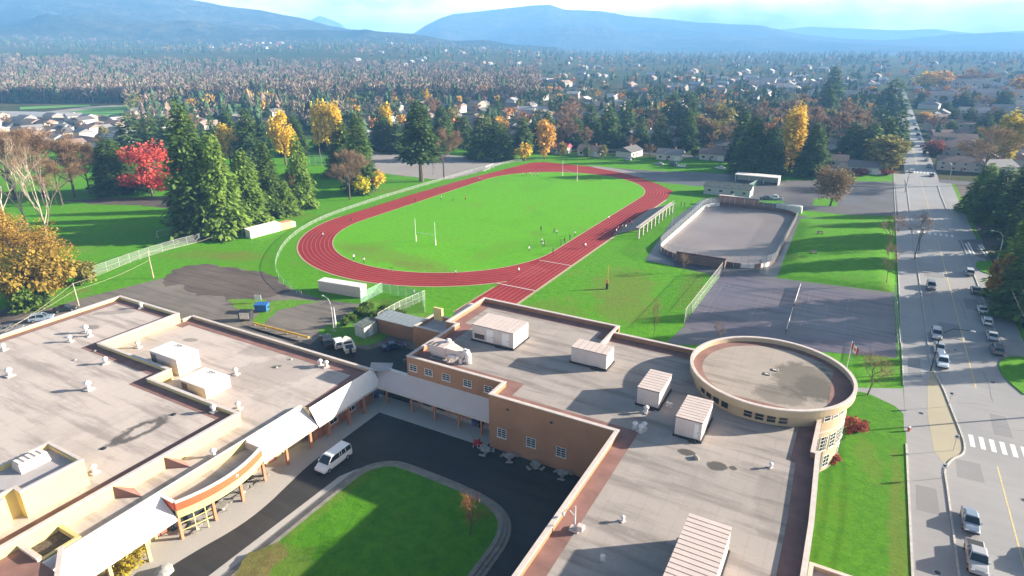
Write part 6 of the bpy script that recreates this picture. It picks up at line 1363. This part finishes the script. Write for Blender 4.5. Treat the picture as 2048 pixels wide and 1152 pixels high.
# suburban streets on the left, and scattered houses of the plain
def clear(x, y, r):
    return all((x-a)**2+(y-b)**2 > (r+c)**2 for a,b,c in HOUSES)
rr = random.Random(5)
def town(n, px0, px1, py0, py1, text, group, kinds=('gable','hip','gable','two'), roofs=('grey','grey','brown','dark','pale','tan'), small=True, smax=1.15):
    k = 0; tries = 0
    while k < n and tries < n*30:
        tries += 1; px, py = rr.uniform(px0,px1), rr.uniform(py0,py1); p = G(px,py)
        if not clear(p.x,p.y,5): continue
        if KL-9 < p.x < KR+9: continue
        rc = rr.choice(roofs); house(rr.choice(kinds), p.x, p.y, rr.choice((0,0,1.57))+rr.uniform(-.2,.2), rc, rr.choice(WALLC), text=text.format(rc=rc), group=group, sc=rr.uniform(.9,smax), small=small, z=hfun(p.x,p.y)); k += 1
town(62, -40, 265, 243, 300, '{rc} roofed house in the estate below the farm field', 'estate below the farm field', smax=1.0)
town(26, 265, 640, 228, 262, '{rc} roofed house among the park conifers far off', 'houses behind the park')
town(118, 720, 1420, 190, 280, '{rc} roofed house in the wooded town beyond the track', 'houses in the wooded town')
town(22, 1470, 1790, 192, 300, '{rc} roofed house between the poplar and the far street', 'houses left of the far street')
town(30, 1840, 2060, 185, 245, '{rc} roofed house right of the far street', 'houses right of the far street', smax=1.3)
town(12, 1845, 2060, 245, 330, '{rc} roofed house behind the brown terraces', 'houses behind the terraces', roofs=('brown','tan','brown'))
def far_houses(n, seed):                               # the town goes on to the hills: too many and too small to pick apart
    r_ = np.random.default_rng(seed); V = []; C = []; RCOL = [(.30,.28,.28),(.36,.34,.33),(.22,.17,.15),(.30,.23,.19),(.42,.40,.38)]
    tri = []
    w, d, h, rh = 6, 4.5, 3.2, 2.2
    q = lambda a_, b_, c_, d_: [(a_,b_,c_),(a_,c_,d_)]
    A = [(-w,-d,0),(w,-d,0),(w,d,0),(-w,d,0),(-w,-d,h),(w,-d,h),(w,d,h),(-w,d,h)]; wl = []
    for i in range(4): wl += q(A[i],A[(i+1)%4],A[(i+1)%4+4],A[i+4])
    o = .5; rf = q((-w-o,-d-o,h-.1),(w+o,-d-o,h-.1),(w+o,0,h+rh),(-w-o,0,h+rh)) + q((w+o,d+o,h-.1),(-w-o,d+o,h-.1),(-w-o,0,h+rh),(w+o,0,h+rh)); wl += [((-w,-d,h),(-w,d,h),(-w,0,h+rh)),((w,-d,h),(w,d,h),(w,0,h+rh))]
    T = np.array(wl+rf, float).reshape(-1,3); nw = len(wl)*3
    for i in range(n):
        k = r_.uniform()
        if k < .62: px, py = r_.uniform(700,2100), 118+72*r_.uniform()
        elif k < .75: px, py = r_.normal(860,50), r_.normal(106,3)
        elif k < .85: px, py = r_.normal(520,50), r_.normal(116,5)
        else: px, py = r_.normal(1560,70), r_.normal(172,7)
        if py < 98: continue
        p = G(px, py); 
        if KL-9 < p.x < KR+9 or not clear(p.x,p.y,4): continue
        a = r_.uniform(-.2,.2)+(1.57 if r_.uniform() < .4 else 0); s_ = r_.uniform(.9,1.7); c, s = cos(a), sin(a)
        V.append(np.stack([p.x+(T[:,0]*c-T[:,1]*s)*s_, p.y+(T[:,0]*s+T[:,1]*c)*s_, hfun(p.x,p.y)+T[:,2]*s_],1)); wc = tuple(x*.6 for x in WALLC[r_.integers(0,4)]); rc = RCOL[r_.integers(0,5)]
        C.append(np.concatenate([np.tile([*wc,1],(nw,1)), np.tile([*rc,1],(len(T)-nw,1))])); HOUSES.append((p.x,p.y,5*s_))
    V = np.concatenate(V); C = np.concatenate(C).astype(np.float32); me = npmesh('far_houses', V, np.arange(len(V)).reshape(-1,3), MT['forest'])
    at_ = me.color_attributes.new('tree_col','FLOAT_COLOR','POINT'); at_.data.foreach_set('color', C.ravel()); stuff(link('far_houses', me), 'small pale houses of the far town reaching towards the hills')
# ---------------------------------------------------------------- trees of the town, then the far woods
tr_ = random.Random(9)
def wood(n, px0,px1,py0,py1, mix, text, group, hmul=1.0, pad=2.0):
    k = 0; tries = 0
    while k < n and tries < n*40:
        tries += 1; px, py = tr_.uniform(px0,px1), tr_.uniform(py0,py1); p = G(px,py)
        if KL-4 < p.x < KR+5 and p.y > 0: continue
        if p.x > -165 and p.y < 308 and p.x < 60: continue
        if not clear(p.x,p.y,pad): continue
        key, nm, h = tr_.choice(mix); tree(key, (p.x,p.y,hfun(p.x,p.y)), h*tr_.uniform(.75,1.25)*hmul, text=text.format(nm), cat='tree', group=group, name='tree', col=(tr_.uniform(.8,1.2),)*3); k += 1
MIX = [('fir_far0','dark conifer',15),('fir_far1','dark conifer',17),('fir_far2','dark conifer',14),('bare_far','brown leafless tree',14),('bare_far2','brown leafless tree',15),('olive_far','olive tree',13),('green_far','green tree',9),('orange_far','orange tree',12)]
wood(24, 640, 1080, 232, 300, MIX[:4]+MIX[5:6], '{} between the houses beyond the far bend', 'trees between the houses beyond the bend')
wood(26, 1085, 1465, 288, 322, [MIX[5],MIX[6],MIX[3],MIX[4],MIX[2]], '{} between the houses at the far edge of the track', 'trees by the houses', .55, -3)
wood(22, 1085, 1480, 272, 296, MIX[:3]+MIX[5:6]+MIX[:1], '{} close behind the row of houses at the track', 'trees close behind the houses', .75, -2)
wood(34, 1080, 1790, 222, 300, MIX, '{} in the wooded town behind the courts', 'trees in the wooded town')
wood(26, 360, 660, 235, 300, MIX[:4], '{} behind the park conifers', 'trees behind the park')
wood(22, -40, 360, 245, 300, [MIX[3],MIX[4],MIX[5],MIX[6]], '{} in the estate below the field', 'trees in the estate', .6)
wood(9, 1830, 2060, 195, 300, MIX, '{} right of the street', 'trees right of the street', .9)
n_ind = sum(1 for o in COL.objects if o.get('label') or o in [q[0] for q in PEND][:0])
far_houses(430, 12)
# far woods as masses: every tree is its own little bundle of faces
def fir_tpl(r_, tiers, sides):
    T = []
    for k in range(tiers):
        z1 = 1 - k*.9/tiers*.95; z0 = max(.04, z1 - 1.5/tiers); rad = (.09 + .15*(k+1)/tiers)*r_.uniform(.85,1.15)
        a = np.arange(sides)*2*pi/sides + r_.uniform(0,6); rr_ = rad*r_.uniform(.6,1.25,sides); zz = z0 + r_.uniform(-.05,.05,sides)
        P_ = np.stack([rr_*np.cos(a), rr_*np.sin(a), zz],1); ap = np.array([r_.normal(0,.008), r_.normal(0,.008), z1])
        for i in range(sides): T.append([P_[i], P_[(i+1)%sides], ap])
    return np.array(T)
def sprig(r_, m, slim, wide=1.0):
    """a leafless or thinly leaved crown: fans of upright twigs growing from a few limbs"""
    nl = 7; lz = r_.uniform(.18,.5,nl); la = np.arange(nl)*2*pi/nl + r_.uniform(-.4,.4,nl); k = r_.integers(0,nl,m); t = np.power(r_.uniform(0,1,m),.7)
    rad = .27*slim*np.sin(np.clip(.25+.75*t,0,1)*pi*.62)*r_.uniform(.35,1.05,m); az = la[k] + r_.normal(0,.35,m); z = lz[k] + (.86-lz[k])*t*r_.uniform(.75,1.05,m)
    p = np.stack([rad*np.cos(az),rad*np.sin(az),z],1); L = r_.uniform(.07,.19,m)
    d = np.stack([np.cos(az)*.45,np.sin(az)*.45,np.full(m,1.0)],1) + r_.normal(0,.25,(m,3)); d = d/np.linalg.norm(d,axis=1)[:,None]*L[:,None]
    e = np.cross(d, r_.normal(0,1,(m,3))); e = e/np.linalg.norm(e,axis=1)[:,None]*.026*wide
    T = np.stack([p-e,p+e,p+d],1); tr = np.array([[[-.018,0,0],[.018,0,0],[0,0,.6]],[[0,-.018,0],[0,.018,0],[0,0,.6]]]); return np.concatenate([T,tr])
def forest(name, label, n, sampler, seed):
    r_ = np.random.default_rng(seed); far = name == 'plain_wood'
    FT = [fir_tpl(r_, 2 if far else 5, 5 if far else 8) for _ in range(7)]
    LT_ = [sprig(r_, 12 if far else 84, 1.0, 2.6 if far else 1.0) for _ in range(7)]
    ST_ = [sprig(r_, 10 if far else 70, .6, 2.4 if far else 1.0) for _ in range(7)]
    DT = [sprig(r_, 12 if far else 96, 1.05, 3.4 if far else 2.5) for _ in range(7)]
    V = []; C = []
    for i in range(n):
        x, y, kind, H, col, nq = sampler(r_)
        if x is None: continue
        t = (FT, LT_, ST_, DT)[kind][r_.integers(0,7)]; a = r_.uniform(0,2*pi); c, s = cos(a), sin(a); w = H*r_.uniform(.9,1.45)
        q = t.reshape(-1,3); V.append(np.stack([x+(q[:,0]*c-q[:,1]*s)*w, y+(q[:,0]*s+q[:,1]*c)*w, hfun(x,y)+q[:,2]*H],1)); C.append(np.tile([*col,1],(len(q),1)))
    V = np.concatenate(V); C = np.concatenate(C).astype(np.float32)
    me = npmesh(name, V, np.arange(len(V)).reshape(-1,3), MT['forest']); at_ = me.color_attributes.new('tree_col','FLOAT_COLOR','POINT'); at_.data.foreach_set('color', C.ravel())
    o = link(name, me); stuff(o, label); return o
HG = [(h[0],h[1]) for h in HOUSES]
def near_house(x, y):
    return any(abs(x-a) < 9 and -22 < y-b < 9 for a,b in HG)
CON=(.042,.072,.034); GRN=(.06,.085,.032); BRN=(.18,.135,.105); TAN=(.20,.165,.135); GLD=(.50,.30,.06); ORG=(.42,.20,.07); OLV=(.13,.13,.04)
def jit(c, r_): k = r_.uniform(.8,1.2); return tuple(v*k for v in c)
def s_left(r_):                                        # brown alder wood behind the farm fields
    px = -120 + 1200*r_.uniform(0,1)**1.25; py = 146 + 60*r_.uniform(0,1)**.9; p = G(px,py)
    if near_house(p.x,p.y): return (None,)*6
    k = r_.uniform(); c = jit(CON if k < .26 else TAN if k < .62 else BRN, r_); return p.x, p.y, (0 if k < .26 else 2 if k < .5 else 1), r_.uniform(13,22), c, int(max(18, min(90, 75000/(p.y+abs(p.x)))))
def s_mid(r_):
    px = r_.uniform(700,1800); py = 100 + 190*r_.uniform(0,1)**1.5; p = G(px,py)
    if KL-6 < p.x < KR+7 or near_house(p.x,p.y) or (p.y < 330 and p.x > -175): return (None,)*6
    k = r_.uniform(); c = CON if k < .24 else GRN if k < .42 else BRN if k < .66 else OLV if k < .84 else ORG if k < .94 else GLD
    return p.x, p.y, (0 if k < .24 else 3 if k < .42 or k > .66 else 1), r_.uniform(6,12) if k > .36 else r_.uniform(8,17), jit(c,r_), int(max(14,min(90, 70000/(p.y+abs(p.x)))))
def s_right(r_):
    px = r_.uniform(1790,2180); py = 100 + 112*r_.uniform(0,1)**1.4; p = G(px,py)
    if KL-6 < p.x < KR+7 or near_house(p.x,p.y): return (None,)*6
    k = r_.uniform(); c = CON if k < .25 else GRN if k < .45 else BRN if k < .74 else ORG if k < .92 else GLD
    return p.x, p.y, (0 if k < .25 else 3 if k < .45 or k > .74 else 1), r_.uniform(7,14), jit(c,r_), int(max(14,min(80,60000/(p.y+abs(p.x)))))
def s_far(r_):
    px = r_.uniform(-150,2200); py = 92.5 + 42*r_.uniform(0,1)**1.4; p = G(px,py); 
    if p.y > 3600 or (KL-8 < p.x < KR+8): return (None,)*6
    k = r_.uniform(); c = CON if k < .3 else GRN if k < .55 else BRN if k < .95 else ORG
    return p.x, p.y, (0 if k < .3 else 3 if k < .55 else 1), r_.uniform(9,17)*(1+p.y/6000), jit(c,r_), 13
def s_leftnear(r_):
    px = r_.uniform(260,700); py = r_.uniform(208,262); p = G(px,py)
    if near_house(p.x,p.y): return (None,)*6
    k = r_.uniform(); c = CON if k < .55 else BRN if k < .85 else OLV if k < .97 else GLD
    return p.x, p.y, (0 if k < .6 else 1), r_.uniform(10,20), jit(c,r_), 90
forest('alder_wood', 'brown and grey wood of leafless trees behind the farm fields', 5600, s_left, 1)
forest('town_wood', 'mixed dark and autumn wood filling the town beyond the track', 3300, s_mid, 2)
forest('street_wood', 'mixed wood on the right side of the far street', 800, s_right, 3)
forest('plain_wood', 'hazy blue wood of the far plain under the mountains', 7000, s_far, 4)
forest('park_wood', 'dark wood between the park conifers and the fields', 260, s_leftnear, 6)
# ---------------------------------------------------------------- people
def person_mesh(pose):
    """one continuous skinned body; returns mesh with cloth, skin and trouser faces"""
    J = {'pel':(0,0,.95),'waist':(0,.0,1.12),'chest':(0,.02,1.36),'neck':(0,.03,1.52),'head':(0,.05,1.66),'crown':(0,.05,1.76)}
    lean = {'stand':0,'run':.14,'walk':.04}[pose]
    for k in J: J[k] = (J[k][0], J[k][1]+lean*(J[k][2]-.95), J[k][2])
    sh = 1.46
    st = {'stand':(0,.05),'run':(.42,-.42),'walk':(.26,-.26)}[pose]
    for s, nm in ((-1,'l'),(1,'r')):
        f = st[0] if s < 0 else st[1]; bend = .5 if pose == 'run' else .1
        J['hip'+nm] = (s*.1,0,.9); J['knee'+nm] = (s*.11,f*.7+.03,.5 + (.06 if pose=='run' and f>0 else 0)); back = f if f >= 0 else f*1.35
        J['ank'+nm] = (s*.11,back,.09 + (.28 if pose=='run' and f<0 else 0)); J['toe'+nm] = (s*.12,back+.18,.04+(.22 if pose=='run' and f<0 else 0))
        J['sh'+nm] = (s*.19,lean*.5,sh); a = -f
        J['elb'+nm] = (s*.27,lean*.4+a*.45,sh-.28); J['hand'+nm] = (s*(.25 if pose=='run' else .28),lean*.4+a*.6+(.22 if pose=='run' else .06),sh-(.36 if pose=='run' else .54)); J['tip'+nm] = (J['hand'+nm][0],J['hand'+nm][1]+.05,J['hand'+nm][2]-.1)
    E_ = [('pel','waist'),('waist','chest'),('chest','neck'),('neck','head'),('head','crown')]
    for nm in 'lr': E_ += [('pel','hip'+nm),('hip'+nm,'knee'+nm),('knee'+nm,'ank'+nm),('ank'+nm,'toe'+nm),('chest','sh'+nm),('sh'+nm,'elb'+nm),('elb'+nm,'hand'+nm),('hand'+nm,'tip'+nm)]
    names = list(J); me = bpy.data.meshes.new('person_skin'); me.from_pydata([J[k] for k in names], [(names.index(a),names.index(b)) for a,b in E_], [])
    o = bpy.data.objects.new('tmp', me); COL.objects.link(o); m = o.modifiers.new('s','SKIN'); m.use_smooth_shade = True
    R = {'pel':.15,'waist':.13,'chest':.16,'neck':.06,'head':.105,'crown':.085,'hip':.1,'knee':.065,'ank':.045,'toe':.04,'sh':.075,'elb':.05,'hand':.038,'tip':.03}
    for i, k in enumerate(names):
        kk = k if k in R else k[:-1]; v = me.skin_vertices[0].data[i]; v.radius = (R[kk],R[kk]); v.use_root = (k == 'pel')
    sb = o.modifiers.new('d','SUBSURF'); sb.levels = 1; sb.render_levels = 1
    dg = bpy.context.evaluated_depsgraph_get(); out = bpy.data.meshes.new_from_object(o.evaluated_get(dg)); bpy.data.objects.remove(o)
    out.materials.clear()
    for n_ in ('cloth','skin','black'): out.materials.append(MT[n_])
    for p in out.polygons:
        c = p.center; p.material_index = 1 if c.z > 1.53 or (abs(c.x) > .2 and c.z < 1.2 and c.z > .7) else (2 if c.z < .93 else 0)
    out.name = 'body_' + pose; return out
BODY = {k: person_mesh(k) for k in ('stand','run','walk')}
HAIR = MB().lathe([(.02,-.09),(.105,-.06),(.118,.02),(.095,.1),(.03,.135)], 9).mesh('hair', MT['hair'], True)
def person(px, py, pose, c, text, z=0.05, rz=None, group='people on the track and field'):
    p = G(px, py, z); e = link('person', BODY[pose], None, (p.x,p.y,z), random.uniform(0,6.28) if rz is None else rz, c)
    ln = {'stand':0,'run':.14,'walk':.04}[pose]; link('hair', HAIR, e, (0,.03+ln*.72,1.71)); later(e, text, 'person', group); return e
SH = {'white':(.75,.74,.72),'black':(.02,.02,.025),'red':(.5,.05,.05),'grey':(.25,.26,.28),'orange':(.6,.2,.04)}
for px, py, ps, c in ((646,475,'run','white'),(703,446,'run','black'),(831,406,'run','black'),(959,362,'walk','white'),(963,362,'walk','red'),(1038,547,'run','white'),(1166,496,'run','red'),(1171,497,'run','white'),(1205,469,'run','red'),(1217,441,'run','white'),(1236,462,'walk','red'),(1150,472,'walk','white')):
    person(px, py, ps, SH[c], f'runner in a {c} shirt on the red track', .04)
for px, py, ps, c in ((708,520,'stand','white'),(728,526,'walk','white'),(911,551,'walk','white'),(1058,503,'walk','white'),(1082,463,'stand','black'),(1108,467,'walk','black'),(1113,469,'stand','white'),(1083,487,'stand','white'),(1085,494,'walk','white'),(1089,491,'stand','black'),(1106,508,'stand','black'),(1122,491,'stand','black'),(1129,487,'walk','black'),(1140,480,'stand','black')):
    person(px, py, ps, SH[c], f'person in a {c} shirt by the inside of the near right bend', .06)
for px, py, c in ((882,400,'white'),(905,402,'grey'),(931,400,'orange'),(1046,352,'white'),(1053,351,'red'),(1060,351,'white'),(1067,352,'red'),(1075,353,'white'),(1204,360,'black')): person(px, py, 'stand', SH[c], f'small person in a {c} shirt on the far part of the infield', .06)
for px, py, c in ((1362,413,'black'),(1369,414,'black'),(828,592,'white'),(1348,458,'black')): person(px, py, 'stand', SH[c], f'person in a {c} shirt standing on the grass outside the track', .02)
for i, c in enumerate(('white','black','white','grey','black','red')):
    e = link('person', BODY['stand'], None, (-64.6+.85*(i%3), 184.5+1.9*i, .37+.33*(i%3)), 1.57, SH[c]); link('hair', HAIR, e, (0,.03,1.71)); later(e, f'spectator in a {c} top at the near end of the bleachers', 'person', 'spectators on the bleachers')
# hurdle left on the track
p = G(783,542); h_ = tag(empty('hurdle', (p.x,p.y,.04), .4), 'dark hurdle standing on the near bend of the track', 'hurdle'); MB().box(-.6,.6,-.03,.03,.75,.87).build('bar', MT['black'], h_)
for sx in (-.55,.55): MB().tube([(sx,.0,.74),(sx,0,.03),(sx,-.6,.03)], .025, 4).build('foot', MT['galv'], h_)
# ---------------------------------------------------------------- haze
hz = MB().box(-11400, 11400, -1200, 11400, -4, 450).build('haze', None)
hm = bpy.data.materials.new('haze'); hm.use_nodes = True; t = hm.node_tree; t.nodes.clear()
o_ = N(t, 'ShaderNodeOutputMaterial'); v_ = N(t, 'ShaderNodeVolumePrincipled')
v_.inputs['Color'].default_value = (.22,.52,1,1); v_.inputs['Density'].default_value = 2.0e-4; v_.inputs['Anisotropy'].default_value = 0
lk(t, v_.outputs[0], o_.inputs['Volume']); hz.data.materials.append(hm); stuff(hz)
# ---------------------------------------------------------------- labels by order from left to right
from collections import defaultdict
grp = defaultdict(list)
bpy.context.view_layer.update()
for it in PEND: grp[it[1]].append(it)
for text, its in grp.items():
    its.sort(key=lambda it: P(it[0].matrix_world.translation)[0])
    for k, (o, tx, cat, g) in enumerate(its):
        tag(o, tx + (', ' + ('leftmost' if k == 0 else 'rightmost' if k == len(its)-1 else ordw(k+1) + ' from left') if len(its) > 1 else ''), cat, g)
